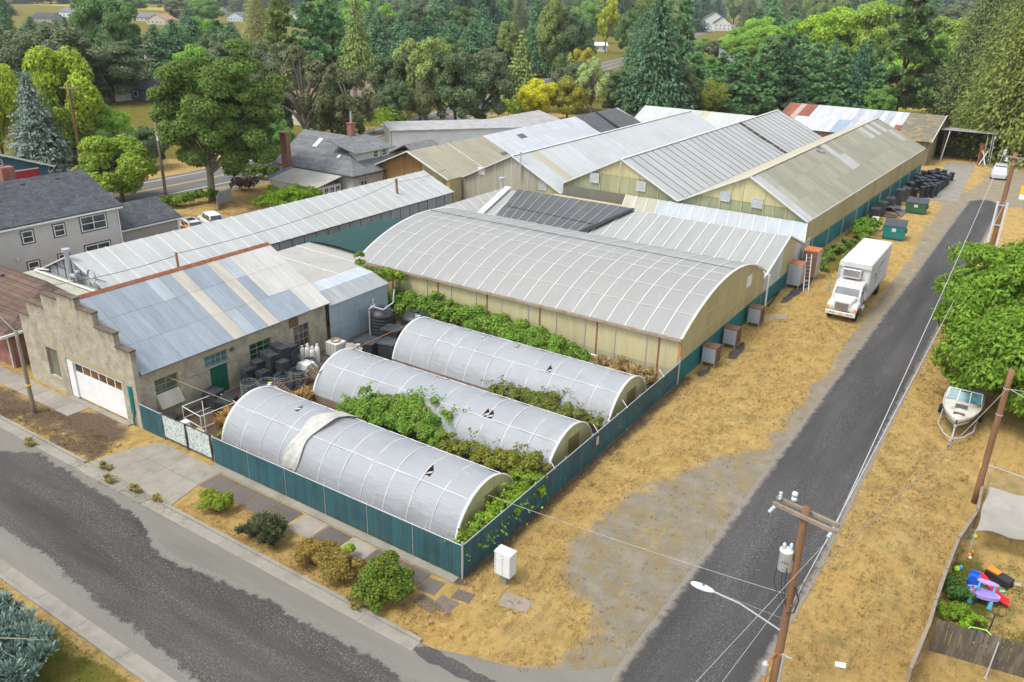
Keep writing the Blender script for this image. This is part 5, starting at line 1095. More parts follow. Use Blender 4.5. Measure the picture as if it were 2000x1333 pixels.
m = MB(); m.box(XH+0.40, XH+0.56, hy0-0.4, hy1+0.3, 5.28, 5.42); m.build('gutter', WHITE, GH)
m = MB(); m.bar((XH+0.1, hy1-0.05, 0), (XH+0.1, hy1-0.05, 5.3), 0.1); m.build('downpipe', WHITE, GH)
for y_ in (9.7, 13.2, 16.5): m = MB(); m.box(-60.6, -60.25, y_, y_+0.4, 7.75, 7.98); m.build('roof_vent', DTRIM, GH)
m = MB(); m.box(XH+0.0, XH+0.06, 6.2, 7.0, 0, 2.0); m.build('door', DTRIM, GH)
m = MB(); m.lathe([(0.12, 0), (0.12, 0.15), (0.05, 0.2)], 8, (XH+0.15, 9.4, 2.5)); m.build('wall_lamp', WHITE, GH)
c0 = at(80, 352, 7.0); m = MB(); m.box(-64.3, -63.2, 13.2, 14.4, 6.0, 9.0); m.build('chimney', REDBR, GH)
AN = thing('garage_annex', 'low grey annex with dark shingle roof next to the parked cars', 'annex', (-60, 23, 0))
lap_wall(AN, 'x', -56.5, 1, [(19.75, 2.75), (26.3, 2.75)], 0, 0.24, siding('taupe_siding', (0.33, 0.31, 0.285)))
lap_wall(AN, 'y', 26.3, 1, [(-64, 2.7), (-60.3, 4.1), (-56.5, 2.7)], 0, 0.24, siding('taupe_siding', (0.33, 0.31, 0.285)))
m = MB(); m.box(-64, -56.52, 19.72, 26.28, 0, 2.7); m.build('wall', GSID, AN)
gable_roof(AN, 'y', 19.7, 26.6, -64.3, -60.3, -56.15, 2.75, 4.3, 2.82, SHIN)
m = MB(); m.box(-56.2, -56.06, 19.7, 26.6, 2.7, 2.83); m.build('gutter', WHITE, AN); m = MB(); m.box(-56.46, -56.36, 26.15, 26.4, 0, 2.7); m.build('corner_board', WHITE, AN)
# shingled bungalow with hipped roof
SHH = thing('bungalow', 'hip-roofed grey shingle house with brick chimney and dormer', 'house', (-62.7, 57, 0))
m = MB(); m.box(-69.5, -55.9, 51.8, 63.0, 0, 3.1); m.build('wall', siding('white_siding', (0.50, 0.49, 0.46)), SHH)
m = MB(); R0, R1_ = (-70.2, 57.3, 7.0), (-61.8, 57.3, 7.0); e = 3.2
m.add([(-70.2, 51.2, e), (-55.3, 51.2, e), (-55.3, 63.5, e), (-70.2, 63.5, e), R0, R1_], [(0, 1, 5, 4), (1, 2, 5), (2, 3, 4, 5), (3, 0, 4), (0, 3, 2, 1)]); m.build('roof', SHIN2, SHH)
m = MB(); 
for a, b in (((-70.25, 51.15), (-55.25, 51.15)), ((-55.25, 51.15), (-55.25, 63.55))): m.bar((a[0], a[1], e-0.05), (b[0], b[1], e-0.05), 0.1, 0.2)
m.build('eave_board', DTRIM, SHH)
for y0_, y1_ in ((53.0, 54.3), (57.5, 58.9)): window(SHH, 'x', -55.9, 1, y0_, y1_, 1.3, 2.4, 2, 1, WHITE, GLASS, 0.1, 0.08, DTRIM, 0.08, dep=0.04)
window(SHH, 'y', 51.8, -1, -69.0, -67.9, 0.9, 2.3, 1, 2, WHITE, GLASS, 0.1, 0.06, DTRIM, 0.08, dep=0.04); window(SHH, 'y', 51.8, -1, -65.0, -64.0, 1.0, 2.3, 1, 2, WHITE, GLASS, 0.1, 0.06, dep=0.04)
m = MB(); m.slab([(-61.9, 53.6, 6.75), (-56.9, 53.6, 5.55), (-56.9, 61.4, 5.55), (-61.9, 61.0, 6.75)], 0.12); dm = m.build('dormer', SHIN2, SHH)
m = MB(); m.box(-58.9, -57.5, 54.4, 60.6, 4.0, 5.6); m.build('dormer_wall', siding('white_siding', (0.50, 0.49, 0.46)), dm)
window(dm, 'x', -57.5, 1, 57.3, 58.4, 4.5, 5.4, 1, 2, WHITE, GLASS, 0.09, 0.05, dep=0.03, name='dormer_window'); window(dm, 'x', -57.5, 1, 59.0, 60.1, 4.5, 5.4, 1, 2, WHITE, GLASS, 0.09, 0.05, BROWN, 0.08, dep=0.03, name='dormer_window')
m = MB(); m.box(-68.1, -67.0, 51.0, 51.75, 0, 7.3); m.box(-68.2, -66.9, 50.9, 51.85, 7.3, 7.5); m.build('chimney', REDBR, SHH)
m = MB(); m.box(-62.9, -62.1, 58.3, 59.1, 6.2, 8.3); m.box(-62.98, -62.02, 58.22, 59.18, 8.3, 8.45); ch = m.build('chimney', REDBR, SHH)
m = MB(); m.tube([(-62.5, 58.7, 8.4), (-62.5, 58.7, 9.9)], 0.12, 8); m.build('flue', GBAR, ch)
m = MB(); m.obox((-65.5, 55.3, 5.85), (0.35, 0, 0), (0, 0.75, 0.46), (0, -0.04, 0.08)); m.build('skylight', WHITE, SHH)
m = MB(); m.obox((-60.0, 53.6, 4.85), (0.2, 0, 0), (0, 0.25, 0.15), (0, -0.05, 0.1)); m.build('roof_vent', WHITE, SHH)
m = MB(); m.slab([(-66.0, 51.1, 3.0), (-66.0, 46.6, 2.2), (-57.2, 46.6, 2.2), (-57.2, 51.1, 3.0)][::-1], 0.08); m.build('porch_roof', PM('pale_porch_roof', (0.42, 0.40, 0.35), 0.8, 0.12, 1, 8, (0.25, 0.23, 0.19), 0.5), SHH)
m = MB(); m.slab([(-66.6, 51.1, 3.1), (-66.6, 46.4, 2.25), (-66.05, 46.4, 2.25), (-66.05, 51.1, 3.1)][::-1], 0.1); m.build('porch_edge', PM('blue_trim', (0.14, 0.19, 0.27)), SHH)
m = MB(); m.box(-65.8, -57.4, 46.8, 51.0, 0, 2.15); m.build('porch_wall', siding('white_siding', (0.50, 0.49, 0.46)), SHH)
for k in range(4): window(SHH, 'x', -57.4, 1, 47.0+k*1.0, 47.8+k*1.0, 0.9, 2.0, 2, 2, WHITE, GLASS, 0.06, 0.04, dep=0.03)
# white long shed
WSX = thing('white_workshop', 'long white-walled workshop with low grey roof behind the bungalow', 'workshop', (-66, 83, 0))
wa, wb_, wc = at(763, 255, 4.5), at(955, 250, 4.5), at(1040, 232, 4.5)
d1 = V3(wb_)-V3(wa); d1.z = 0; d1 = d1.normalized(); n1 = V3((-d1.y, d1.x, 0)); wa = V3((wa[0], wa[1], 0)); Lw = 23.0
WP = PM('white_block_wall', (0.60, 0.62, 0.64), 0.8, 0.08, 1, 8, (0.4, 0.41, 0.42), 0.3)
m = MB(); m.slab([wa, wa+d1*Lw, wa+d1*Lw+V3((0, 0, 4.4)), wa+V3((0, 0, 4.4))], 0.2); m.build('wall', WP, WSX)
m = MB(); m.slab([wa+n1*6, wa, wa+V3((0, 0, 4.4)), wa+n1*6+V3((0, 0, 4.4))], 0.2); m.build('wall', WP, WSX)
m = MB(); m.slab([wa+n1*6+d1*Lw, wa+n1*6, wa+n1*6+V3((0, 0, 4.4)), wa+n1*6+d1*Lw+V3((0, 0, 4.4))], 0.2); m.build('wall', WP, WSX)
GRF = PM('pale_roofing', (0.33, 0.33, 0.335), 0.85, 0.2, 0.8, 8, (0.17, 0.13, 0.10), 0.5, 0.7)
for i in range(6):
    a, b = i*Lw/6-0.25, (i+1)*Lw/6-0.27; o0 = wa-n1*0.35; m = MB(); m.slab([o0+d1*a+V3((0, 0, 4.5)), o0+d1*b+V3((0, 0, 4.5)), o0+n1*7+d1*b+V3((0, 0, 4.95)), o0+n1*7+d1*a+V3((0, 0, 4.95))], 0.15); m.build('roof_strip', GRF, WSX)
# low far sheds between the workshop and the fourth greenhouse
LS = thing('low_sheds', 'low grey shed roofs behind the leftmost big greenhouse', 'shed', (-62, 100, 0))
gable_roof(LS, 'y', 96, 113, -72, -66, -60.5, 3.2, 4.6, 3.2, GRF); m = MB(); m.box(-71.5, -61, 96.3, 112.7, 0, 3.1); m.build('wall', OWOOD, LS)
SR = thing('small_outbuilding', 'small grey shingled outbuilding between workshop and bungalow', 'shed', (-60, 72, 0))
gable_roof(SR, 'y', 68, 74.5, -64.8, -61.2, -57.4, 2.6, 4.3, 2.6, SHIN2); m = MB(); m.box(-64.3, -57.9, 68.3, 74.2, 0, 2.6); m.build('wall', OWOOD, SR)
# red brick shop at the far left
RB = thing('brick_shop', 'low red brick shop with brown shingle roof left of the cream garage', 'building', (-47, 4, 0))
m = MB(); m.box(-56, -39.1, 0.15, 5.5, 0, 2.75); m.build('wall', REDBR, RB)
m = MB(); e0 = 2.85; m.add([(-57, -0.75, e0), (-38.3, -0.75, e0), (-38.3, 6.2, e0+0.1), (-57, 6.2, e0+0.1), (-57, 4.6, 4.75), (-41.5, 4.6, 4.75)], [(0, 1, 5, 4), (1, 2, 5), (2, 3, 4, 5), (3, 0, 4), (3, 2, 1, 0)]); m.build('roof', SHINB, RB)
m = MB(); m.bar((-57, -0.8, 2.78), (-38.3, -0.8, 2.78), 0.1, 0.18); m.bar((-38.28, -0.8, 2.78), (-38.28, 6.1, 2.88), 0.1, 0.18); m.build('fascia', WHITE, RB)
m = MB(); m.tube([(-39.3, 0.08, 2.7), (-39.3, 0.08, 0.05)], 0.05, 8); m.build('downpipe', WHITE, RB)
window(RB, 'y', 0.15, -1, -43.5, -41.4, 0.8, 2.2, 2, 1, WHITE, GLASS, 0.08, 0.05, dep=0.02)
m = MB(); m.box(-39.0, -36.7, 1.3, 1.45, 0, 2.6); gate_ = m.build('green_gate', TEAL, RB)
m = MB(); m.box(-38.6, -38.2, 1.18, 1.3, 1.3, 1.9); m.build('meter_box', GBAR, RB)
for (a, b) in ((-50.5, 3.1), (-46.5, 3.6), (-49, 1.9)): m = MB(); m.box(a, a+0.4, b, b+0.25, lerp(e0, 4.75, (b+0.75)/5.35)-0.05, lerp(e0, 4.75, (b+0.75)/5.35)+0.2); m.build('roof_vent', DTRIM, RB)
lm = at(12, 678, 0); m = MB(); m.tube([(-40.6, -0.9, 2.9), (-40.6, -1.0, 3.5)], 0.04, 6); m.lathe([(0.30, 0), (0.30, 0.12), (0.12, 0.35), (0.06, 0.42)], 12, (-40.6, -1.0, 3.5)); m.build('gooseneck_lamp', WHITE, RB)
# blue house with a red front
BLH = thing('blue_house', 'small blue gabled house with red garage front at the left edge', 'house', (-92, 25, 0))
BLS = siding('blue_siding', (0.045, 0.12, 0.17)); REDS = siding('red_siding', (0.38, 0.03, 0.035))
lap_wall(BLH, 'x', -88, 1, [(18.8, 3.75), (24.6, 5.8), (30.3, 3.75)], 3.62, 0.22, BLS); lap_wall(BLH, 'x', -88, 1, [(18.8, 3.6), (29.1, 3.6)], 0, 0.36, REDS); lap_wall(BLH, 'x', -88, 1, [(29.11, 3.6), (30.3, 3.6)], 0, 0.36, BLS)
m = MB(); m.box(-98, -88.02, 18.9, 30.2, 0, 3.6); m.build('wall', BLS, BLH)
gable_roof(BLH, 'x', -98.5, -87.5, 18.2, 24.6, 31.0, 3.6, 6.0, 3.6, SHIN)
m = MB(); m.bar((-87.45, 18.2, 3.55), (-87.45, 24.6, 5.9), 0.08, 0.2); m.bar((-87.45, 24.6, 5.9), (-87.45, 31.0, 3.55), 0.08, 0.2); m.bar((-87.9, 18.8, 3.6), (-87.9, 29.1, 3.6), 0.06, 0.14); m.build('barge_board', WHITE, BLH)
window(BLH, 'x', -88, 1, 24.2, 25.0, 4.5, 5.2, 1, 2, WHITE, GLASS, 0.08, 0.05, dep=0.05)
m = MB(); m.lathe([(0.18, 0), (0.2, 0.2), (0.05, 0.35)], 8, (-87.7, 24.6, 3.8)); m.build('lamp', WHITE, BLH)
# far houses among the trees: simple gabled bodies with roof, windows and door
def far_house(label, px, py, w, d, hw, hr, axis, wallc, roofm, trim=True, rz=0.0, name='far_house'):
    g = at(px, py); H = thing(name, label, 'house', g, rz)
    def L(mb, nm, mat, par=H): return link(nm, mb.mesh(nm, mat), par)
    wm = siding('siding_%.2f_%.2f' % (wallc[0], wallc[2]), wallc)
    m = MB(); m.add([(-w/2, -d/2, 0), (w/2, -d/2, 0), (w/2, d/2, 0), (-w/2, d/2, 0), (-w/2, -d/2, hw), (w/2, -d/2, hw), (w/2, d/2, hw), (-w/2, d/2, hw)]+([(-w/2, 0, hr), (w/2, 0, hr)] if axis == 'x' else [(0, -d/2, hr), (0, d/2, hr)]),
        [(0, 1, 5, 4), (2, 3, 7, 6)]+([(1, 2, 6, 9, 5), (3, 0, 4, 8, 7)] if axis == 'x' else [(1, 2, 6, 5), (3, 0, 4, 7), (4, 5, 8), (6, 7, 9)])); L(m, 'wall', wm)
    m = MB(); o = 0.4; k = 0.4*(hr-hw)/((d if axis == 'x' else w)/2)
    if axis == 'x': m.slab([(-w/2-o, -d/2-o, hw-k), (w/2+o, -d/2-o, hw-k), (w/2+o, 0, hr+.02), (-w/2-o, 0, hr+.02)], -0.15); m.slab([(-w/2-o, 0, hr+.02), (w/2+o, 0, hr+.02), (w/2+o, d/2+o, hw-k), (-w/2-o, d/2+o, hw-k)], -0.15)
    else: m.slab([(-w/2-o, -d/2-o, hw-k), (0, -d/2-o, hr+.02), (0, d/2+o, hr+.02), (-w/2-o, d/2+o, hw-k)][::-1], -0.15); m.slab([(0, -d/2-o, hr+.02), (w/2+o, -d/2-o, hw-k), (w/2+o, d/2+o, hw-k), (0, d/2+o, hr+.02)][::-1], -0.15)
    L(m, 'roof', roofm)
    for (pl, s, span) in (('y', -1, w), ('x', 1, d)):
        n = max(1, int(span/3.2))
        for st in range(1 if hw < 4.2 else 2):
            for i in range(n):
                a = -span/2+span*(i+0.5)/n; m = MB(); z0 = 0.9+st*2.6
                (m.box(a-0.55, a+0.55, -d/2-0.06, -d/2+0.02, z0, z0+1.3) if pl == 'y' else m.box(w/2-0.02, w/2+0.06, a-0.55, a+0.55, z0, z0+1.3)); f = L(m, 'window', WHITE)
                m = MB(); (m.box(a-0.45, a+0.45, -d/2-0.075, -d/2-0.03, z0+0.1, z0+1.2) if pl == 'y' else m.box(w/2+0.03, w/2+0.075, a-0.45, a+0.45, z0+0.1, z0+1.2)); L(m, 'pane', GLASS, f)
    return H
RBR = shingle('taupe_shingles', (0.17, 0.135, 0.10), (0.22, 0.175, 0.135)); RTAN = shingle('tan_shingles', (0.36, 0.22, 0.12), (0.42, 0.27, 0.16))
far_house('blue house with taupe roof and white windows beyond the main road', 725, 212, 11, 9, 3.0, 6.0, 'x', (0.10, 0.16, 0.25), RBR, rz=0.25)
far_house('cream house with tan roof behind lichen-covered oaks', 590, 238, 11, 9, 3.0, 6.2, 'y', (0.50, 0.46, 0.38), RTAN, rz=0.2)
far_house('dark-roofed low house by the pale fence beyond the main road', 275, 192, 15, 9, 2.6, 4.6, 'x', (0.10, 0.12, 0.15), SHIN, rz=0.4)
far_house('white gabled farmhouse with grey roof at the top right', 1392, 58, 22, 16, 7.5, 14.5, 'y', (0.60, 0.60, 0.58), SHIN, rz=0.5)
far_house('white wing of the farmhouse beside parked trucks at the top right', 1408, 60, 14, 12, 6.0, 11, 'y', (0.62, 0.62, 0.60), SHIN, rz=0.5)
far_house('grey-roofed suburban house at the top left, nearest to the poplar', 295, 42, 17, 11, 3.0, 6, 'x', (0.42, 0.42, 0.43), SHIN2, rz=0.3)
far_house('tan-roofed suburban house at the top left by the dark firs', 318, 48, 17, 12, 3.0, 7, 'y', (0.45, 0.42, 0.36), RTAN, rz=0.3)
far_house('blue-grey suburban house at the top left behind the dark firs', 470, 42, 17, 12, 3.2, 7, 'y', (0.42, 0.48, 0.55), SHIN2, rz=0.1)
far_house('brown-roofed suburban house at the top left between firs', 425, 30, 18, 12, 3.0, 7, 'x', (0.48, 0.46, 0.42), RBR, rz=0.2)
far_house('large pale barn by the yellow field at the top left', 150, 34, 22, 14, 4.0, 7, 'x', (0.5, 0.55, 0.6), SHIN2, rz=0.2)
far_house('dark-roofed house in the trees at the far top left', 95, 44, 18, 11, 3.0, 6, 'x', (0.3, 0.3, 0.3), SHIN, rz=0.2)
far_house('white-walled house glimpsed between the tall conifers', 582, 42, 14, 11, 5.5, 8, 'x', (0.5, 0.52, 0.55), SHIN2, rz=0.3)
far_house('white trailer-like house among trees left of the tall fir', 1158, 100, 13, 8, 2.8, 4.0, 'x', (0.6, 0.62, 0.62), PM('white_roofing', (0.6, 0.62, 0.64)), rz=0.6)
far_house('grey-roofed house hidden among the pines right of the far road', 1435, 118, 14, 10, 3.0, 5.5, 'x', (0.35, 0.37, 0.4), SHIN2, rz=0.4)
# ================================================================== VEHICLES
TYRE = PM('tyre_rubber', (0.018, 0.018, 0.018), 0.85, 0.2); RIM = PM('wheel_rim', (0.30, 0.28, 0.25), 0.5, 0.2, metal=0.4); DIRTYW = PM('dirty_white_paint', (0.57, 0.57, 0.56), 0.38, 0.06, 1.2, 8, (0.42, 0.40, 0.36), 0.3, 0.9, spec=0.45)
ORANGE = PM('amber_lens', (0.75, 0.24, 0.03), 0.3); REDL = PM('red_lens', (0.5, 0.02, 0.02), 0.3); CHROME = PM('dull_chrome', (0.45, 0.46, 0.47), 0.3, 0.1, metal=0.7); WSG = glass('windscreen_glass', (0.05, 0.065, 0.08), 0.05)
def wheel(parent, x, y, r, w, sg, rim=None, dual=False):
    m = MB(); prof = [(r*0.62, -w/2), (r*0.94, -w/2), (r, -w*0.35), (r, w*0.35), (r*0.94, w/2), (r*0.62, w/2)]
    m.lathe(prof, 20); me = m.mesh('tyre', TYRE, True)
    b = wloc(parent); t = link('wheel', me, parent, (x-b[0], y-b[1], r-b[2]), rot=(0, math.pi/2, 0))
    m = MB(); m.lathe([(r*0.2, w*0.30), (r*0.6, w*0.36), (r*0.62, w*0.49)], 16); m.lathe([(r*0.2, -w*0.30), (r*0.6, -w*0.36), (r*0.62, -w*0.49)], 16); link('rim', m.mesh('rim', rim or RIM, True), t)
    return t
def loft(mb, secs):      # each section: (y, [(x,z)...]) closed polygons with equal counts
    b = len(mb.v); k = len(secs[0][1])
    for y, ps in secs: mb.v += [(x, y, z) for x, z in ps]
    for i in range(len(secs)-1):
        for j in range(k): mb.f.append((b+i*k+j, b+i*k+(j+1) % k, b+(i+1)*k+(j+1) % k, b+(i+1)*k+j)); mb.m.append(mb.mi)
    mb.f.append(tuple(b+j for j in range(k))); mb.f.append(tuple(b+(len(secs)-1)*k+j for j in range(k-1, -1, -1))); mb.m += [mb.mi]*2
def rrect(x0, x1, z0, z1, r):
    r = min(r, (x1-x0)/2.01, (z1-z0)/2.01); o = []
    for cx, cz, a in ((x1-r, z1-r, 0), (x0+r, z1-r, 90), (x0+r, z0+r, 180), (x1-r, z0+r, 270)):
        for d in (0, 45, 90): t = math.radians(a+d); o.append((cx+r*math.cos(t), cz+r*math.sin(t)))
    return o
TK = thing('box_truck', 'white box truck with refrigeration unit parked on the dry grass', 'truck', (6.22, 51, 0)); xc = 6.22
m = MB(); m.box(4.92, 7.52, 48.1, 57.0, 1.3, 4.42); m.build('cargo_box', DIRTYW, TK, bevel=0.05)
m = MB(); m.box(4.98, 7.46, 48.3, 56.95, 4.421, 4.46); m.build('box_roof', PM('box_roof_skin', (0.58, 0.59, 0.58), 0.5, 0.06), TK)
for a, b in ((4.88, 5.02), (7.42, 7.56)): m = MB(); m.box(a, b, 48.03, 48.17, 1.28, 4.2); m.build('corner_rail', GBAR, TK)
m = MB(); m.box(7.521, 7.55, 48.2, 57.0, 1.22, 1.42); m.build('side_rail', PM('tan_rail', (0.38, 0.33, 0.25)), TK)
m = MB(); loft(m, [(47.98, rrect(4.9, 7.54, 4.0, 4.42, .12)), (48.3, rrect(4.9, 7.54, 4.0, 4.5, .12))]); m.build('front_cap', DIRTYW, TK)
m = MB(); m.box(5.35, 6.85, 47.45, 48.05, 3.2, 4.0); fr = m.build('refrigeration_unit', DIRTYW, TK, bevel=0.05)
for i in range(14): m = MB(); m.box(5.45+i*0.095, 5.45+i*0.095+0.05, 47.42, 47.452, 3.35, 3.9); m.build('grille_slat', DBAR, fr)
m = MB(); m.box(5.4, 6.8, 47.5, 48.0, 4.001, 4.03); m.build('vent_top', DBAR, fr)
for x in (5.6, 6.5): m = MB(); m.box(x, x+0.14, 47.9, 48.05, 2.7, 3.2); m.build('bracket', GBAR, fr)
m = MB(); loft(m, [(48.0, rrect(5.07, 7.37, 1.0, 2.98, .18)), (47.0, rrect(5.06, 7.38, 1.0, 3.02, .18)), (46.75, rrect(5.1, 7.34, 1.0, 2.95, .18)), (46.2, rrect(5.06, 7.38, 1.0, 2.05, .12))]); m.build('cab', DIRTYW, TK)
m = MB(); m.slab([(5.22, 46.18, 2.1), (7.22, 46.18, 2.1), (7.12, 46.72, 2.86), (5.32, 46.72, 2.86)], 0.03); m.build('windscreen', WSG, TK)
for s, x in ((1, 7.385), (-1, 5.055)): m = MB(); m.slab([(x, 46.6, 2.1), (x, 47.5, 2.1), (x, 47.5, 2.8), (x, 46.9, 2.8)], 0.02*s); m.build('side_window', WSG, TK)
m = MB(); loft(m, [(46.5, rrect(5.25, 7.19, 1.0, 2.08, .15)), (45.9, rrect(5.35, 7.09, 1.0, 2.0, .2)), (45.25, rrect(5.5, 6.94, 1.0, 1.86, .2)), (45.08, rrect(5.55, 6.89, 1.0, 1.75, .15))]); m.build('hood', DIRTYW, TK)
for s in (-1, 1):
    x0, x1 = (4.98, 5.6) if s < 0 else (6.84, 7.46); m = MB(); loft(m, [(46.7, rrect(x0, x1, 0.95, 1.4, .12)), (46.2, rrect(x0, x1, 0.95, 1.62, .2)), (45.5, rrect(x0, x1, 0.95, 1.58, .2)), (45.12, rrect(x0, x1, 0.9, 1.35, .15))]); m.build('fender', DIRTYW, TK)
    xa = x0+0.08; m = MB(); m.box(xa+0.12 if s < 0 else xa, xa+0.46 if s < 0 else xa+0.32, 45.06, 45.125, 1.05, 1.25); m.build('headlight', PM('lens', (0.5, 0.5, 0.48), 0.15), TK)
    m = MB(); m.box(xa-0.06 if s < 0 else xa+0.33, xa+0.11 if s < 0 else xa+0.52, 45.05, 45.125, 1.05, 1.25); m.build('indicator', ORANGE, TK)
m = MB(); m.box(5.68, 6.76, 45.03, 45.1, 1.05, 1.68); gr = m.build('grille', CHROME, TK)
for i in range(9): m = MB(); m.box(5.72+i*0.115, 5.72+i*0.115+0.05, 45.01, 45.03, 1.1, 1.64); m.build('grille_slat', DBAR, gr)
m = MB(); m.box(5.0, 7.44, 44.88, 45.06, 0.58, 0.92); bp = m.build('bumper', PM('cream_bumper', (0.60, 0.57, 0.48), 0.5, 0.1), TK, bevel=0.03)
m = MB(); m.box(6.05, 6.4, 44.86, 44.882, 0.68, 0.84); m.build('number_plate', PM('gold_plate', (0.62, 0.40, 0.06)), bp)
for x in (5.35, 5.6, 6.75, 7.0): m = MB(); m.box(x, x+0.17, 44.862, 44.882, 0.74, 0.82); m.build('bumper_slot', DBAR, bp)
for i in range(5): m = MB(); m.box(5.3+i*0.43, 5.4+i*0.43, 46.74, 46.82, 2.97, 3.03); m.build('roof_lamp', ORANGE, TK)
for s, x in ((-1, 4.75), (1, 7.7)): 
    m = MB(); m.box(x-0.09, x+0.09, 46.3, 46.36, 1.95, 2.6); mi = m.build('mirror', CHROME, TK); m = MB(); m.tube([(x, 46.35, 2.55), (xc+s*1.1, 46.6, 2.6)], 0.02, 5); m.tube([(x, 46.35, 2.0), (xc+s*1.1, 46.6, 1.95)], 0.02, 5); m.build('arm', CHROME, mi)
m = MB(); m.box(5.6, 6.85, 46, 57, 0.75, 1.0); m.build('chassis', DBAR, TK)
m = MB(); m.tube([(7.3, 46.9, 0.7), (7.3, 47.9, 0.7)], 0.3, 12); m.build('fuel_tank', CHROME, TK)
wheel(TK, 5.18, 46.0, 0.52, 0.3, -1); wheel(TK, 7.26, 46.0, 0.52, 0.3, 1)
for x in (5.15, 5.5, 6.95, 7.3): wheel(TK, x, 54.4, 0.52, 0.28, 1)
m = MB(); INK = PM('blue_grey_lettering', (0.20, 0.30, 0.36), 0.6)
rnd = random.Random(3)
def scrawl(y0, y1, z, h, slope):
    p = []; n = int((y1-y0)/0.10)
    for i in range(n+1): y = lerp(y0, y1, i/n); p.append((7.527, y, z+slope*(y-y0)+(h*(0.15+0.85*rnd.random()) if i % 2 else 0)))
    w = MB()
    for a, b in zip(p[:-1], p[1:]): w.bar(a, b, 0.004, 0.035, (1, 0, 0))
    w.build('lettering', INK, TK)
scrawl(50.1, 51.0, 2.75, 0.6, 0.12); scrawl(51.3, 54.0, 3.15, 0.38, 0.10); scrawl(50.6, 53.0, 2.45, 0.22, 0.10); scrawl(50.8, 52.2, 2.05, 0.16, 0.10)
def car(label, loc, rz, col, L=4.2, Wd=1.8, Hh=1.6, cab=(0.30, 0.98), rack=False, rear=True, name='parked_car', group=None):
    C = thing(name, label, 'car', loc, rz, group); P = PM('car_paint_%.2f' % col[0], col, 0.3, 0.04, 1, 5, spec=0.5)
    def L_(mb, n, mat, par=C, sm=False): return link(n, mb.mesh(n, mat, sm), par)
    w = Wd/2; h1 = Hh*0.56; y0 = -L/2      # front at -y
    m = MB(); loft(m, [(y0, rrect(-w*.82, w*.82, .28, h1*.72, .15)), (y0+.25, rrect(-w*.95, w*.95, .22, h1*.86, .2)), (y0+L*.3, rrect(-w, w, .2, h1, .2)), (y0+L*.9, rrect(-w, w, .2, h1*1.06, .2)), (y0+L-.12, rrect(-w*.96, w*.96, .25, h1*1.05, .2)), (y0+L, rrect(-w*.86, w*.86, .32, h1*.95, .2))]); L_(m, 'body', P, sm=False)
    a, b = y0+L*cab[0], y0+L*cab[1]; s = 0.55
    m = MB(); loft(m, [(a, rrect(-w*.86, w*.86, h1*.9, h1+.05, .05)), (a+s, rrect(-w*.74, w*.74, h1*.9, Hh-.03, .1)), (a+s+.8, rrect(-w*.76, w*.76, h1*.9, Hh, .12)), (b-.28, rrect(-w*.74, w*.74, h1*.9, Hh-.05, .1)), (b, rrect(-w*.86, w*.86, h1*.9, h1+.12, .05))]); L_(m, 'cabin', P)
    zt, zb = Hh-.1, h1+.07
    m = MB(); m.slab([(-w*.76, a+.09, zb), (w*.76, a+.09, zb), (w*.66, a+s-.03, zt), (-w*.66, a+s-.03, zt)], -0.03); L_(m, 'windscreen', WSG)
    m = MB(); m.slab([(w*.74, b-.035, zb+.08), (-w*.74, b-.035, zb+.08), (-w*.64, b-.25, zt), (w*.64, b-.25, zt)], -0.03); L_(m, 'rear_window', WSG)
    for sg in (-1, 1):
        for (ya, yb) in ((a+s*.75, a+s+.75), (a+s+.85, b-.5)):
            m = MB(); m.slab([(sg*w*.87, ya, zb), (sg*w*.87, yb, zb), (sg*w*.775, yb-.05, zt), (sg*w*.775, ya+.28, zt)], -0.02*sg); L_(m, 'side_window', WSG)
        m = MB(); m.box(sg*w*.62-.14, sg*w*.62+.14, y0-.01, y0+.1, h1*.6, h1*.76); L_(m, 'headlight', PM('lens', (0.5, 0.5, 0.48), 0.15))
        m = MB(); m.box(sg*w*.84-.09, sg*w*.84+.09, y0+L-.14, y0+L+.015, h1*.72, h1*1.25); L_(m, 'tail_light', REDL)
        m = MB(); m.box(sg*w*1.02-.06+sg*.07, sg*w*1.02+.06+sg*.07, a+.35, a+.5, h1+.02, h1+.16); L_(m, 'mirror', P)
    m = MB(); m.box(-.26, .26, y0+L-.005, y0+L+.02, .42, .55); L_(m, 'number_plate', PM('plate_white', (0.6, 0.62, 0.66)))
    m = MB(); m.box(-w*.85, w*.85, y0+L-.08, y0+L+.01, .26, .4); L_(m, 'bumper', DBAR)
    if rack:
        for sg in (-1, 1): m = MB(); m.bar((sg*w*.6, a+s+.1, Hh+.05), (sg*w*.6, b-.3, Hh+.03), .05, .05); L_(m, 'roof_rail', DBAR)
        m = MB(); m.slab([(-w*.45, a+s+.35, Hh+.012), (w*.45, a+s+.35, Hh+.012), (w*.45, b-1.0, Hh+.012), (-w*.45, b-1.0, Hh+.012)], -0.01); L_(m, 'sunroof', WSG)
    for sx in (-1, 1):
        for yy in (y0+L*.19, y0+L*.8):
            m = MB(); r = .34; prof = [(r*.6, -.1), (r*.93, -.1), (r, -.06), (r, .06), (r*.93, .1), (r*.6, .1)]; m.lathe(prof, 18); t = link('wheel', m.mesh('tyre', TYRE, True), C, (sx*(w-.1), yy, r), rot=(0, math.pi/2, 0))
            m = MB(); m.lathe([(.05, .07), (r*.58, .08), (r*.6, .1)], 14); m.lathe([(.05, -.07), (r*.58, -.08), (r*.6, -.1)], 14); link('rim', m.mesh('rim', CHROME, True), t)
    return C
car('silver hatchback seen from behind near the open shed', (11.45, 125.8, 0), math.pi+0.06, (0.42, 0.43, 0.45), 4.6, 2.3, 2.05); bpy.data.objects['parked_car'].rotation_euler = (0, 0, 0.05)
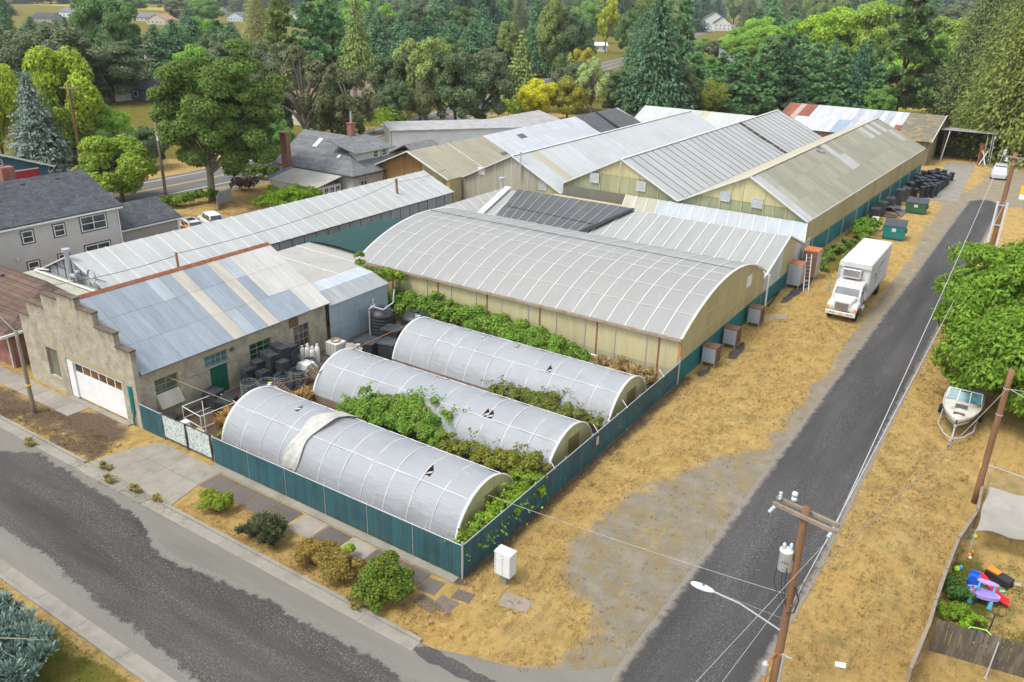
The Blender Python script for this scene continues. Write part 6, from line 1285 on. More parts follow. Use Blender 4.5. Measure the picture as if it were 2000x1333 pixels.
car('white car with dark roof rails parked behind the annex', (-59.3, 29.6, 0), -1.9, (0.62, 0.63, 0.64), 4.5, 1.85, 1.65, rack=True)
car('white hatchback parked beside the hedge, right of the other white car', (-60.2, 33.0, 0), -1.9, (0.64, 0.64, 0.64), 4.4, 1.8, 1.55)
m = MB(); m.box(-58.0, -56.4, 27.0, 28.3, 0.3, 1.15); m.box(-57.7, -56.7, 27.3, 28.0, 1.151, 1.5); tag(m.build('yellow_mower', PM('orange_yellow_paint', (0.62, 0.26, 0.02), 0.4), bevel=0.06), 'orange-yellow machine beside the parked white cars', 'mower')
for i, (px_, py_, c_, rz_) in enumerate(((1372, 62, (0.10, 0.13, 0.17), 0.8), (1383, 64, (0.22, 0.28, 0.33), 0.8), (1425, 58, (0.62, 0.62, 0.62), 0.9), (1435, 60, (0.55, 0.55, 0.55), 0.9))):
    car(['dark car parked before the far white farmhouse', 'blue-grey car parked before the far white farmhouse', 'white van parked right of the far white farmhouse', 'pale pickup parked right of the far white farmhouse'][i], at(px_, py_), rz_, c_, 8, 3.4, 3.0)

# ================================================================== BOAT ON TRAILER
BT = thing('motorboat', 'weathered white motorboat on a trailer under the tree', 'boat', (17.05, 31.5, 0)); HUL = PM('weathered_gelcoat', (0.56, 0.54, 0.48), 0.5, 0.12, 1.5, 9, (0.25, 0.2, 0.13), 0.5, 1.3)
bx, by = 17.05, 28.0; st = [(0.0, 0.05, 1.42, 0.95), (0.5, 0.42, 1.42, 0.72), (1.2, 0.78, 1.42, 0.6), (2.2, 1.04, 1.40, 0.55), (3.5, 1.12, 1.38, 0.55), (6.2, 1.05, 1.35, 0.6)]
m = MB(); k = 7
for (s, w, zg, zk) in st:
    y = by+s; m.v += [(bx-w, y, zg), (bx-w*.96, y, zg-.22), (bx-w*.72, y+.05, zk+.22), (bx, y+.1, zk), (bx+w*.72, y+.05, zk+.22), (bx+w*.96, y, zg-.22), (bx+w, y, zg)]
for i in range(len(st)-1):
    for j in range(k-1): m.f.append((i*k+j, i*k+j+1, (i+1)*k+j+1, (i+1)*k+j)); m.m.append(0)
n0 = (len(st)-1)*k; m.f.append(tuple(n0+j for j in range(k))); m.m.append(0); m.build('hull', HUL, BT)
m = MB()
for i, (s, w, zg, zk) in enumerate(st): y = by+s; m.v += [(bx-w*.97, y, zg+.0), (bx, y, zg+.09), (bx+w*.97, y, zg+.0)]
for i in range(len(st)-1):
    for j in range(2): m.f.append((i*3+j, i*3+j+1, (i+1)*3+j+1, (i+1)*3+j)); m.m.append(0)
m.build('deck', PM('leaf_littered_deck', (0.55, 0.52, 0.45), 0.6, 0.15, 2, 10, (0.16, 0.10, 0.05), 0.85, 1.6), BT)
m = MB(); P_ = [(bx-w, by+s, zg+.02) for s, w, zg, zk in st[::-1]]+[(bx+w, by+s, zg+.02) for s, w, zg, zk in st]; m.tube(P_, 0.045, 6); m.build('gunwale', HUL, BT)
m = MB(); P_ = [(bx-w*1.0-.005, by+s-.01, zg-.2) for s, w, zg, zk in st[::-1]]+[(bx+w*1.0+.005, by+s-.01, zg-.2) for s, w, zg, zk in st]; m.tube(P_, 0.035, 5); m.build('rub_strip', DBAR, BT)
m = MB(); m.box(bx-.35, bx+.35, by+1.75, by+2.35, 1.46, 1.53); m.build('hatch', DBAR, BT)
m = MB(); m.box(bx-.32, bx+.32, by+.75, by+1.05, 1.45, 1.515); m.build('bow_locker', PM('brown_vinyl', (0.12, 0.08, 0.06)), BT)
for a, b in ((-1.0, -.36), (-.33, .33), (.36, 1.0)):
    m = MB(); y0_ = by+2.9+abs((a+b)/2)*.25; m.slab([(bx+a, y0_, 1.46), (bx+b, y0_, 1.46), (bx+b*.93, y0_+.45, 1.98), (bx+a*.93, y0_+.45, 1.98)], 0.03); f_ = m.build('windscreen_pane', BGLASS, BT)
m = MB()
for a in (-1.02, -.345, .345, 1.02): m.bar((bx+a, by+2.88+abs(a)*.25, 1.45), (bx+a*.93, by+3.33+abs(a)*.25, 2.02), .06, .05)
m.bar((bx-.98, by+3.58, 2.02), (bx+.98, by+3.58, 2.02), .05, .05); m.build('windscreen_frame', WHITE, BT)
m = MB(); m.box(bx-.9, bx+.9, by+3.9, by+5.6, 1.05, 1.45); m.build('seat', HUL, BT)
TRL = thing('boat_trailer', 'grey steel boat trailer carrying the white motorboat', 'trailer', (17, 31, 0))
m = MB(); hy = by-1.55
m.tube([(bx-.05, hy, .45), (bx-.05, hy+.9, .45)], .055, 6); 
for s in (-1, 1): m.tube([(bx-.05, hy+.85, .45), (bx+s*.55, hy+1.4, .45), (bx+s*1.0, hy+2.6, .45), (bx+s*1.05, by+6, .45)], .05, 6)
m.tube([(bx-1.05, by+3.8, .42), (bx+1.05, by+3.8, .42)], .04, 6); m.build('frame', GBAR, TRL)
m = MB(); m.tube([(bx, hy+.9, .45), (bx, hy+1.25, 1.15)], .05, 6); m.lathe([(.09, 0), (.09, .14)], 10, (bx, hy+1.2, 1.1)); m.build('winch_post', GBAR, TRL)
m = MB(); m.tube([(bx-.05, hy+.12, 0), (bx-.05, hy+.12, .55)], .045, 8); m.build('jack', DBAR, TRL)
for s in (-1, 1): wheel(TRL, bx+s*1.2, by+3.8, .3, .2, s)

# ================================================================== MAILBOX UNIT, DUMPSTERS, BINS, PILES
g = at(983, 1143); MBX = thing('mailbox_unit', 'white cluster mailbox on a pedestal by the fence corner', 'mailbox', g)
gx, gy = g[0]-.05, g[1]+.2
m = MB(); m.box(gx-.16, gx+.16, gy-.14, gy+.14, 0, .52); m.build('pedestal', CONC, MBX)
MW = PM('mailbox_white', (0.62, 0.64, 0.65), 0.45, 0.05); m = MB(); m.box(gx-.42, gx+.42, gy-.27, gy+.27, .52, 1.72); m.build('cabinet', MW, MBX, bevel=0.012)
m = MB(); m.box(gx-.44, gx+.44, gy-.29, gy+.29, 1.721, 1.765); m.build('roof', MW, MBX)
for cidx in range(2):
    for r_ in range(8):
        x0 = gx-.385+cidx*.395; z0 = .57+r_*.142; m = MB(); m.box(x0, x0+.375, gy-.285, gy-.271, z0, z0+.13); d_ = m.build('mail_door', MW, MBX)
        m = MB(); m.box(x0+.02, x0+.06, gy-.293, gy-.285, z0+.05, z0+.085); m.build('lock', DBAR, d_)
def dumpster(label, px_, py_, W_, D_, H_, paint, lidm, rz, openl=False):
    g = at(px_, py_); T = thing('dumpster', label, 'dumpster', g, rz)
    def L_(mb, n, mat, par=T, bev=0): return link(n, mb.mesh(n, mat, bevel=bev), par)
    w, d = W_/2, D_/2; m = MB(); m.add([(-w*.94, -d, .12), (w*.94, -d, .12), (w*.94, d, .12), (-w*.94, d, .12), (-w, -d*1.05, H_*.78), (w, -d*1.05, H_*.78), (w, d, H_), (-w, d, H_)], [(0, 3, 2, 1), (0, 1, 5, 4), (1, 2, 6, 5), (2, 3, 7, 6), (3, 0, 4, 7), (4, 5, 6, 7)]); L_(m, 'body', paint)
    for a, b in ((-w, -.012), (.012, w)):
        m = MB(); m.slab([(a, -d*1.1, H_*.78+.02), (b, -d*1.1, H_*.78+.02), (b, d*1.03, H_+.04), (a, d*1.03, H_+.04)], -.05); li = L_(m, 'lid', lidm); n = 6
        for i in range(n):
            x = lerp(a+.08, b-.08, i/(n-1)); m = MB(); m.bar((x, -d*1.08, H_*.78+.09), (x, d, H_+.10), .05, .04); L_(m, 'lid_rib', lidm, li)
    for s in (-1, 1):
        m = MB(); m.box(s*(w+.07)-.07, s*(w+.07)+.07, -d*.5, d*.5, H_*.45, H_*.62); L_(m, 'fork_pocket', paint)
    for z in (.35, H_*.6): m = MB(); m.bar((-w*.97, -d*1.04, z), (w*.97, -d*1.04, z), .05, .07); L_(m, 'rail', paint)
    m = MB(); m.box(-.2, .2, -d*1.06-.02, -d*1.06, H_*.5, H_*.68); sg = L_(m, 'sticker', WHITE)
    for i, (a, b, z) in enumerate(((-.15, .15, .62), (-.12, .1, .57), (-.14, .14, .53))): m = MB(); m.box(a, b, -d*1.06-.026, -d*1.06-.02, H_*z, H_*z+.035); L_(m, 'print', REDL if i == 2 else DBAR, sg)
    for sx in (-1, 1):
        for sy in (-1, 1): m = MB(); m.tube([(sx*w*.8, sy*d*.75-.04, .08), (sx*w*.8, sy*d*.75+.04, .08)], .08, 8); L_(m, 'caster', DBAR)
    return T
LID = PM('grey_black_lid', (0.07, 0.075, 0.09), 0.6, 0.2)
dumpster('teal dumpster with ribbed black lids behind the truck', 1744, 466, 2.35, 1.9, 2.0, PM('teal_steel', (0.01, 0.17, 0.16), 0.5, 0.15, 1, 8, (0.12, 0.09, 0.06), 0.3), LID, 0.06)
dumpster('dark green dumpster farther along the road edge', 1788, 416, 2.5, 1.6, 1.75, PM('green_steel', (0.03, 0.11, 0.06), 0.5, 0.2, 1, 8, (0.12, 0.09, 0.05), 0.35), LID, 0.0)
# nursery cans: tall black cans crowded by the shed
CAN = MB(); CAN.lathe([(0.30, 0), (0.36, 1.25), (0.40, 1.27), (0.40, 1.36), (0.33, 1.36), (0.28, 0.2)], 12); canme = CAN.mesh('nursery_can', PM('grey_black_plastic', (0.035, 0.045, 0.06), 0.45, 0.25, 2, 8, (0.13, 0.15, 0.18), 0.4), True)
rnd = random.Random(11); spots = []
for i in range(9):
    for j in range(6):
        u, v = i/8, j/5; x = lerp(1.75, 5.2, v)+u*0.4+rnd.uniform(-.12, .12); y = lerp(101.5, 117, u)+rnd.uniform(-.3, .3)+v*1.0
        if rnd.random() < .08 or (v > .75 and u < .0): continue
        spots.append((x, y))
for i, (x, y) in enumerate(spots):
    hs = rnd.uniform(.85, 1.45); o = link('nursery_can', canme, None, (x, y, 0), scale=(1.0, 1.0, hs)); tag(o, 'tall black plastic can crowded beside the green end of the tan greenhouse', 'can', 'black nursery cans crowded by the open shed')
# dark leaning stacks along the east wall
def box_stack(name, label, cat, g, w, d, n, h, mat, group=None, rz=0, lean=0.02, jitr=.03):
    T = thing(name, label, cat, g, rz, group)
    z = 0; m = MB(); m.box(-w/2, w/2, -d/2, d/2, 0, h*.82); m.box(-w/2-.03, w/2+.03, -d/2-.03, d/2+.03, h*.82+.001, h*.97); me = m.mesh('crate', mat)
    for i in range(n): link('crate', me, T, (rnd.uniform(-jitr, jitr)+lean*i, rnd.uniform(-jitr, jitr), i*h), rot=(0, 0, rnd.uniform(-.05, .05)))
    return T
BG = PM('dusty_black_plastic', (0.03, 0.036, 0.042), 0.5, 0.3, 2.5, 8, (0.12, 0.13, 0.13), 0.5)
for i, (x, y, n, nm) in enumerate(((1.1, 84.5, 5, 'nearest to the dark green dumpster'), (1.3, 87.2, 6, 'second behind the leaning white board'), (1.6, 90.5, 6, 'third along the yellow wall'), (1.9, 95.2, 7, 'fourth along the yellow wall'), (2.2, 98.3, 6, 'last before the crowded cans'))):
    box_stack('tray_stack', 'stack of black plastic crates against the tan greenhouse, '+nm, 'crate stack', (x, y, 0), 1.0, 1.5, n, .3, BG, 'crate stacks along the east wall')
m = MB(); m.slab([(1.4, 80.5, 0), (2.4, 79.9, 0), (2.3, 80.6, 1.35), (1.5, 81.1, 1.2)], .05); tag(m.build('leaning_board', WBAR), 'white board leaning near the dark green dumpster', 'board')
m = MB(); 
for i in range(5):
    for j in range(7): m.v.append((2.0+i*.45, 89.0+j*.5-i*.25, max(.03, .9-.2*i+.1*math.sin(j*1.7+i))))
m.f = [(i*7+j, i*7+j+1, (i+1)*7+j+1, (i+1)*7+j) for i in range(4) for j in range(6)]; m.m = [0]*len(m.f); tag(m.build('grey_tarp', PM('grey_tarp', (0.11, 0.115, 0.125), 0.7, 0.2, 2, 8, bump=.4, bscale=4)), 'crumpled grey tarp beside crate stacks', 'tarp')
def board_pile(label, px_, py_, n, L, mat, spread=.8, rz=0.2):
    T = thing('board_pile', label, 'wood pile', at(px_, py_)); r2 = random.Random(n*7+px_)
    for i in range(n):
        z = .05+.075*(i//3); a = rz+r2.uniform(-.25, .25); c, s = math.cos(a), math.sin(a); ox, oy = r2.uniform(-spread/2, spread/2), r2.uniform(-spread/2, spread/2); l = L*r2.uniform(.6, 1)/2
        m = MB(); m.bar((ox-c*l, oy-s*l, z), (ox+c*l, oy+s*l, z+r2.uniform(-.02, .05)), .16, .05); link('board', m.mesh('board', mat), T)
board_pile('stack of weathered boards under a black cover near the green dumpster', 1733, 424, 24, 2.4, OWOOD, .8, .1)
c_ = at(1735, 416); m = MB(); m.obox((c_[0], c_[1]+.3, .78), (1.3, .1, 0), (-.05, .6, .05), (0, 0, .05)); tag(m.build('black_cover', LID), 'black plastic cover lying on the board stack', 'cover')
board_pile('scattered grey boards with a rusty sheet by the nursery cans', 1783, 376, 10, 2.2, OWOOD, 1.2, .2); board_pile('loose pale boards on the ground next to the nursery cans', 1798, 362, 12, 2.2, WBAR, 1.4, 0)
WF = thing('old_picket_fence', 'short broken grey picket fence by weeds behind the truck', 'fence', (2.6, 72, 0)); a_, b_ = at(1652, 462), at(1690, 432)
for i in range(16):
    t_ = i/15; m = MB(); x, y = lerp(a_[0], b_[0], t_), lerp(a_[1], b_[1], t_); m.bar((x, y, 0), (x+rnd.uniform(-.15, .15), y+rnd.uniform(-.1, .1), rnd.uniform(.35, 1.0)), .22, .05, (1, 0, 0)); m.build('picket', OWOOD, WF)
# evaporative coolers on the east side
def cooler(label, x, y, w, d, h, side, top, front, leg=.35):
    T = thing('cooler_box', label, 'cooler', (x, y, 0), group='cooler boxes along the east wall'); m = MB(); m.box(x-w/2, x+w/2, y-d/2, y+d/2, leg, h); m.build('casing', side, T)
    m = MB(); m.box(x-w/2-.02, x+w/2+.02, y-d/2-.02, y+d/2+.02, h+.001, h+.05); m.build('lid', top, T)
    m = MB(); m.box(x-w/2+.03, x+w/2-.03, y-d/2-.03, y-d/2-.001, leg+.04, h-.04); m.build('front_sheet', front, T)
    n = 5
    for i in range(n): m = MB(); a = y-d/2+d*(i+.5)/n; m.box(x+w/2+.001, x+w/2+.03, a-.06, a+.06, leg+.05, h-.05); m.build('pad_slat', side, T)
    for sx in (-1, 1):
        for sy in (-1, 1): m = MB(); m.box(x+sx*(w/2-.06)-.03, x+sx*(w/2-.06)+.03, y+sy*(d/2-.06)-.03, y+sy*(d/2-.06)+.03, 0, leg); m.build('leg', GBAR, T)
RB_ = PM('rust_brown_paint', (0.17, 0.095, 0.062), 0.8, 0.25, 2, 10, (0.09, 0.05, 0.035), 0.5); BGREY = PM('blue_grey_sheet', (0.27, 0.31, 0.35), 0.5, 0.12); ORUST = PM('orange_rust', (0.42, 0.13, 0.045), 0.85, 0.3, 2, 8, (0.3, 0.24, 0.2), .5); CREAMS = PM('cream_sheet', (0.50, 0.47, 0.40), 0.6, 0.12)
cooler('rust brown cooler box nearest to the fence end', .55, 29.9, 1.05, 1.0, 1.55, RB_, RB_, BGREY); cooler('middle rust brown cooler box on the arched greenhouse', .6, 34.2, 1.05, 1.0, 1.6, RB_, RB_, BGREY); cooler('farthest rust brown cooler box, by the downpipe', .65, 39.8, 1.05, 1.0, 1.65, RB_, RB_, BGREY)
cooler('tall cream cooler box with orange rusted top beside the ladder', .45, 52.0, 1.2, 1.5, 2.35, CREAMS, ORUST, BGREY); cooler('tallest cooler box with rusted corner behind the ladder', .85, 55.6, 1.4, 1.6, 2.9, CREAMS, ORUST, RB_)
LD = thing('ladder', 'aluminium ladder leaning on the cooler box', 'ladder', (1.3, 52, 0)); p0, p1 = V3((1.75, 51.3, 0)), V3((1.0, 53.6, 2.9)); sd_ = V3((.2, .1, 0))
for s in (-1, 1): m = MB(); m.bar(p0+sd_*s, p1+sd_*s, .07, .04); m.build('rail', GBAR, LD)
for i in range(9): m = MB(); q = p0.lerp(p1, (i+.7)/9.6); m.bar(q-sd_, q+sd_, .03); m.build('rung', GBAR, LD)
m = MB(); pts = [at(1500, 600), at(1512, 585), at(1521, 572), at(1520, 560)]; m.tube([(p[0], p[1], .08) for p in pts], .09, 8); tag(m.build('black_hose', BLACKP), 'thick black hose on the grass by the downpipe', 'hose')
def ground_cloth(label, P, mat, z=.03, seed=1):
    r2 = random.Random(seed); pts = ragged(A(*P), .25, .08, seed, 3); me = bpy.data.meshes.new('ground_cloth'); bm = bmesh.new(); vs = [bm.verts.new((x, y, z+r2.uniform(0, .03))) for x, y in pts]; f = bm.faces.new(vs); bmesh.ops.triangulate(bm, faces=[f]); bmesh.ops.recalc_face_normals(bm, faces=bm.faces); bm.to_mesh(me); bm.free(); me.materials.append(mat)
    tag(link('ground_cloth', me), label, 'ground cloth')
TORN = PM('torn_black_cloth', (0.045, 0.047, 0.055), 0.9, 0.3, 3, 10, (0.2, 0.15, 0.08), .5)
ground_cloth('torn black ground cloth on dry grass below the ladder', [(1522, 592), (1545, 570), (1565, 556), (1590, 545), (1580, 560), (1560, 575), (1535, 592)], TORN, seed=2)
ground_cloth('torn black ground cloth by the middle cooler box', [(1425, 690), (1452, 668), (1455, 680), (1437, 702), (1420, 700)], TORN, seed=3)
ground_cloth('small scrap of black ground cloth by the nearest cooler box', [(1362, 728), (1388, 718), (1384, 730), (1365, 737)], TORN, seed=4)
ground_cloth('grey bare patch sheet left of the truck', [(1490, 615), (1535, 615), (1540, 624), (1500, 626)], PM('pale_dirt', (0.30, 0.25, 0.17), .95, .15), .012, 5)

# ================================================================== YARD CLUTTER BY THE BRICK WALL
def tank(label, x, y, r, h, pipes):
    T = thing('water_tank', label, 'water tank', (x, y, 0)); m = MB(); pr = [(r*.97, 0), (r, .05)]
    for i in range(6): z = h*.12+i*h*.11; pr += [(r, z), (r*.965, z+h*.03), (r*.965, z+h*.06), (r, z+h*.09)]
    pr += [(r, h*.80), (r*.8, h*.92), (r*.35, h*.985), (r*.3, h)]; m.lathe(pr, 28, (x, y, 0)); m.build('shell', BLACKP, T, smooth=True)
    for a in (.4, 2.5): m = MB(); c, s = math.cos(a), math.sin(a); m.obox((x+c*r*.55, y+s*r*.55, h*.93), (c*r*.42, s*r*.42, -h*.06), (-s*.12, c*.12, 0), (0, 0, .07)); m.build('roof_rib', BLACKP, T)
    m = MB(); m.lathe([(.28, 0), (.28, .1), (.24, .12)], 16, (x, y, h)); m.build('lid', BLACKP, T)
    for p in pipes: m = MB(); m.tube([(x+a, y+b, c) for a, b, c in p], .055, 8); m.build('pipe', GBAR, T)
tank('taller black water tank with grey pipes by the metal shed', -22.6, 19.9, 1.05, 2.35, [[(-.3, -1.1, .3), (-.3, -1.1, 2.5), (-.3, -.4, 2.6)], [(-.4, -.5, 2.3), (-.4, -.5, 3.1)], [(.7, -.6, 2.5), (1.0, .2, 2.9), (.9, .5, 3.9)], [(-.6, -.6, 2.5), (.7, -.6, 2.5)]])
tank('squatter black water tank beside the rear polytunnel', -20.6, 21.6, 1.15, 1.9, [[(.7, -.9, 1.2), (.75, -.9, 2.2)]])
m = MB(); m.lathe([(.12, 0), (.12, 1.2), (.2, 1.22), (.2, 1.3)], 10, (-19.3, 20.3, 1.0)); tag(m.build('white_vent_pipe', GBAR), 'white capped vent pipe next to the squatter water tank', 'pipe')
def bin_(label, x, y, w, d, h, rz=0, z=0):
    T = thing('bulk_bin', label, 'bin', (x, y, z), rz, 'black bulk bins'); m = MB(); m.box(-w/2, w/2, -d/2, d/2, .12, h); link('body', m.mesh('body', BLACKP, bevel=.02), T); m = MB(); m.box(-w/2-.03, w/2+.03, -d/2-.03, d/2+.03, h+.001, h+.07); lid = link('lid', m.mesh('lid', BG), T)
    for i in range(4): m = MB(); m.box(-w/2+.1, w/2-.1, -d/2+.12+i*(d-.24)/3-.03, -d/2+.12+i*(d-.24)/3+.03, h+.071, h+.09); link('rib', m.mesh('rib', BG), lid)
    for sx in (-1, 1): m = MB(); m.box(sx*w*.38-.07, sx*w*.38+.07, -d/2, d/2, 0, .119); link('runner', m.mesh('runner', BLACKP), T)
bin_('front black bulk bin behind the middle polytunnel', -20.9, 16.4, 1.5, 1.5, 1.15, .2); bin_('black bulk bin beside the front one, nearer the rear polytunnel', -19.5, 17.2, 1.3, 1.4, 1.15, .2); bin_('upper black bulk bin nearest to the squatter tank', -20.5, 18.7, 1.4, 1.3, 1.45, .2)
# tray towers along the wall
tow = [(-23.4, 7.4, 8, 'left end, beside the green door'), (-23.4, 8.3, 9, 'second from the green door'), (-22.6, 8.0, 7, 'in front, second row'), (-23.5, 9.2, 11, 'under the green window'), (-22.8, 9.0, 11, 'before the green window'), (-22.1, 9.3, 9, 'nearest the wire cages'), (-23.5, 10.1, 12, 'right of the green window'), (-22.8, 10.0, 12, 'tallest pair, left'), (-22.9, 10.8, 11, 'tallest pair, right')]
for x, y, n, nm in tow: box_stack('tray_stack', 'stack of black nursery trays on the yard slab, '+nm, 'tray stack', (x, y, 0), .62, .72, n, .2, BG, 'black tray stacks by the brick wall', rnd.uniform(-.15, .15), 0, .02)
def cage(label, x, y, r, h):
    T = thing('wire_cage', label, 'wire cage', (x, y, 0), group='round wire cages in the yard'); m = MB()
    for i in range(9): z = .05+i*(h-.1)/8; m.tube([(r*math.cos(a), r*math.sin(a), z) for a in np.linspace(0, 2*math.pi, 17)], .014, 4, False)
    for i in range(12): a = 2*math.pi*i/12; m.tube([(r*math.cos(a), r*math.sin(a), 0), (r*math.cos(a), r*math.sin(a), h)], .012, 4, False)
    o = link('wire_mesh', m.mesh('wire_mesh', PM('grey_wire', (0.22, 0.24, 0.25), .5)), T); o['kind'] = 'stuff'
    m = MB(); m.lathe([(r*.8, 0), (r*.75, h*.8)], 14); link('liner', m.mesh('liner', BLACKP), T)
for x, y, nm in ((-22.5, 6.7, 'nearest to the green door'), (-21.7, 7.5, 'second from the green door'), (-21.5, 8.7, 'middle of the row'), (-21.3, 9.9, 'behind the leaning pallets'), (-22.3, 11.9, 'beside the gas cylinders')): cage('round wire cage with black liner, '+nm, x, y, .55, 1.15)
def pallet(label, x, y, z, rot):
    T = thing('pallet', label, 'pallet', (x, y, z)); T.rotation_euler = rot
    for i in range(7): m = MB(); a = -.55+i*.1833; m.box(a-.055, a+.055, -.5, .5, .1, .125); link('slat', m.mesh('slat', OWOOD), T)
    for b in (-.45, 0, .45): m = MB(); m.box(-.6, .6, b-.04, b+.04, 0, .099); link('bearer', m.mesh('bearer', OWOOD), T)
pallet('weathered pallet tilted against the wire cages', -21.4, 9.9, .3, (.5, .3, .3)); pallet('weathered pallet leaning beside the plastic bundle', -21.0, 11.0, .5, (.3, .8, .5)); pallet('small weathered pallet beside the metal table', -21.0, 8.0, .35, (.2, .6, .2))
m = MB(); r2 = random.Random(5)
for i in range(9):
    for j in range(9):
        u, v = (i-4)/4, (j-4)/4; e_ = max(abs(u), abs(v)); m.v.append((-22.1+u*.62, 11.4+v*.55, max(.45, .95*(1-.3*e_**6)+r2.uniform(-.05, .05)-(.45 if e_ > .99 else 0))))
m.f = [(i*9+j, i*9+j+1, (i+1)*9+j+1, (i+1)*9+j) for i in range(8) for j in range(8)]; m.m = [0]*64
m.box(-22.7, -21.5, 10.9, 11.9, .05, .6); tag(m.build('plastic_bundle', PM('white_wrap', (0.66, 0.66, 0.65), .5, .1, 2, 9, (0.4, 0.38, 0.34), .3)), 'bundle wrapped in white plastic between pallets', 'bundle')
for i in range(6):
    x, y = (-23.75+.36*(i % 3)+.1*(i//3), 12.6+.42*(i//3)+.12*(i % 3)); T = thing('gas_cylinder', 'white gas cylinder in the cluster beside the caged tote', 'gas cylinder', (x, y, 0), group='white gas cylinders by the dark window')
    h_ = (1.25, 1.35, 1.2, 1.3, 1.15, 1.35)[i]; m = MB(); m.lathe([(.15, 0), (.17, .06), (.17, h_*.82), (.13, h_*.93), (.05, h_*.97)], 14, (x, y, 0)); m.build('body', WHITE, T, True); m = MB(); m.lathe([(.08, h_*.95), (.09, h_*1.08)], 10, (x, y, 0)); m.build('collar', WHITE, T); m = MB(); m.lathe([(.03, h_*.96), (.03, h_*1.06)], 8, (x, y, 0)); m.build('valve', CHROME, T)
IB = thing('caged_tote', 'white plastic tote in a steel cage beside the metal shed', 'tote', (-22.7, 14.9, 0)); x, y = -22.7, 14.9
m = MB(); m.box(x-.55, x+.55, y-.5, y+.5, .18, 1.18); m.build('bottle', PM('milky_plastic', (0.60, 0.60, 0.56), .4, .08), IB, bevel=.04)
for i in range(6): m = MB(); z = .2+i*.19; m.tube([(x-.58, y-.53, z), (x+.58, y-.53, z), (x+.58, y+.53, z), (x-.58, y+.53, z), (x-.58, y-.53, z)], .016, 5); m.build('cage_ring', GBAR, IB)
for i in range(5):
    for s in (-1, 1): m = MB(); m.tube([(x-.58+i*.29, y+s*.545, .15), (x-.58+i*.29, y+s*.545, 1.18)], .014, 5); m.build('cage_bar', GBAR, IB); m = MB(); m.tube([(x+s*.595, y-.53+i*.265, .15), (x+s*.595, y-.53+i*.265, 1.18)], .014, 5); m.build('cage_bar', GBAR, IB)
m = MB(); m.box(x-.6, x+.6, y-.55, y+.55, 0, .14); m.build('pallet_base', DBAR, IB)
m = MB(); m.tube([(x+.33*math.cos(a), y+.33*math.sin(a), 1.25) for a in np.linspace(0, 6.28, 15)], .07, 6); tag(m.build('rope_coil', PM('tan_rope', (0.30, 0.23, 0.14))), 'coil of tan rope on top of the caged tote', 'rope')
m = MB(); m.slab([(-21.9, 14.6, .2), (-20.6, 15.1, .25), (-20.8, 15.9, 1.15), (-22.0, 15.3, 1.1)], .03); tag(m.build('plywood_sheet', PM('grey_plywood', (0.30, 0.265, 0.225), .85, .15)), 'bent grey plywood sheet beside the caged tote', 'plywood')
m = MB(); m.lathe([(.09, 0), (.09, 1.5), (.2, 1.52), (.2, 1.6)], 10, (-20.3, 14.7, 0)); tag(m.build('white_vent_pipe', GBAR), 'white capped vent pipe beside the plywood sheet', 'pipe')
TB = thing('metal_table', 'grey metal potting table cluttered with white pots', 'table', (-21.2, 7.0, 0)); x, y = -21.2, 6.9
m = MB(); m.box(x-.4, x+.4, y-.75, y+.75, .82, .88); m.build('top', BGREY, TB); m = MB(); m.box(x-.38, x+.38, y-.72, y+.72, .3, .34); m.build('shelf', GBAR, TB)
for sx in (-1, 1):
    for sy in (-1, 1): m = MB(); m.box(x+sx*.36-.03, x+sx*.36+.03, y+sy*.7-.03, y+sy*.7+.03, 0, .82); m.build('leg', GBAR, TB)
for i, (a, b, c_) in enumerate(((.1, .3, (0.65, 0.65, 0.62)), (-.1, .55, (0.55, 0.5, 0.12)), (.2, -.1, (0.12, 0.25, 0.42)))): m = MB(); m.lathe([(.11, 0), (.15, .2), (.13, .22)], 12, (x+a, y+b, .881)); tag(m.build('flower_pot', PM('pot_%d' % i, c_, .5)), ['white', 'yellow', 'blue'][i]+' pot standing on the metal potting table', 'pot')
PF = thing('pipe_frame', 'white pipe frame on the ground near the gate', 'frame', (-22.3, 3, 0)); c8 = [(-23.3, 2.2), (-21.3, 2.0), (-21.1, 4.5), (-23.1, 4.7)]
for z in (.15, .95): m = MB(); m.tube([(a, b, z) for a, b in c8]+[(c8[0][0], c8[0][1], z)], .03, 6); m.build('ring', WHITE, PF)
for a, b in c8: m = MB(); m.tube([(a, b, 0), (a, b, .95)], .03, 6); m.build('upright', WHITE, PF)
m = MB(); m.tube([(-20.9, 2.0, 0), (-20.9, 2.0, 2.1)], .03, 6); m.build('tall_upright', WHITE, PF)
box_stack('tray_stack', 'low stack of black trays under the left side of the green door', 'tray stack', (-23.4, 4.5, 0), 1.0, .9, 6, .19, BG, 'black tray stacks by the brick wall', .2); box_stack('tray_stack', 'wide stack of black egg-crate trays beside the pipe frame', 'tray stack', (-22.0, 4.4, 0), .95, 1.35, 5, .2, BLACKP, 'black tray stacks by the brick wall', .35)
m = MB(); m.lathe([(.62, 0), (.68, .55), (.62, .85), (.35, 1.05), (.1, 1.1)], 14, (-23.1, .95, 0)); tag(m.build('tarp_covered_drum', BLACKP), 'black tarp-covered mound behind the left gate leaf', 'drum')
m = MB(); m.box(-21.8, -21.3, .9, 1.3, 0, .95); tag(m.build('fridge', WHITE, bevel=.03), 'small white appliance behind the left gate leaf', 'appliance')
m = MB(); m.box(-20.9, -20.2, .9, 1.5, 0, .55); tag(m.build('wooden_box', PM('pale_ply', (0.40, 0.34, 0.22))), 'pale wooden box behind the right gate leaf', 'box')
m = MB(); m.tube([(-24.3, 2.1, 2.75), (-19, 3.2, 1.9), (-15.2, 5.0, 2.35)], .018, 5); tag(m.build('rope', PM('tan_rope', (0.30, 0.23, 0.14))), 'pale rope from the brick wall to the nearest polytunnel', 'rope')
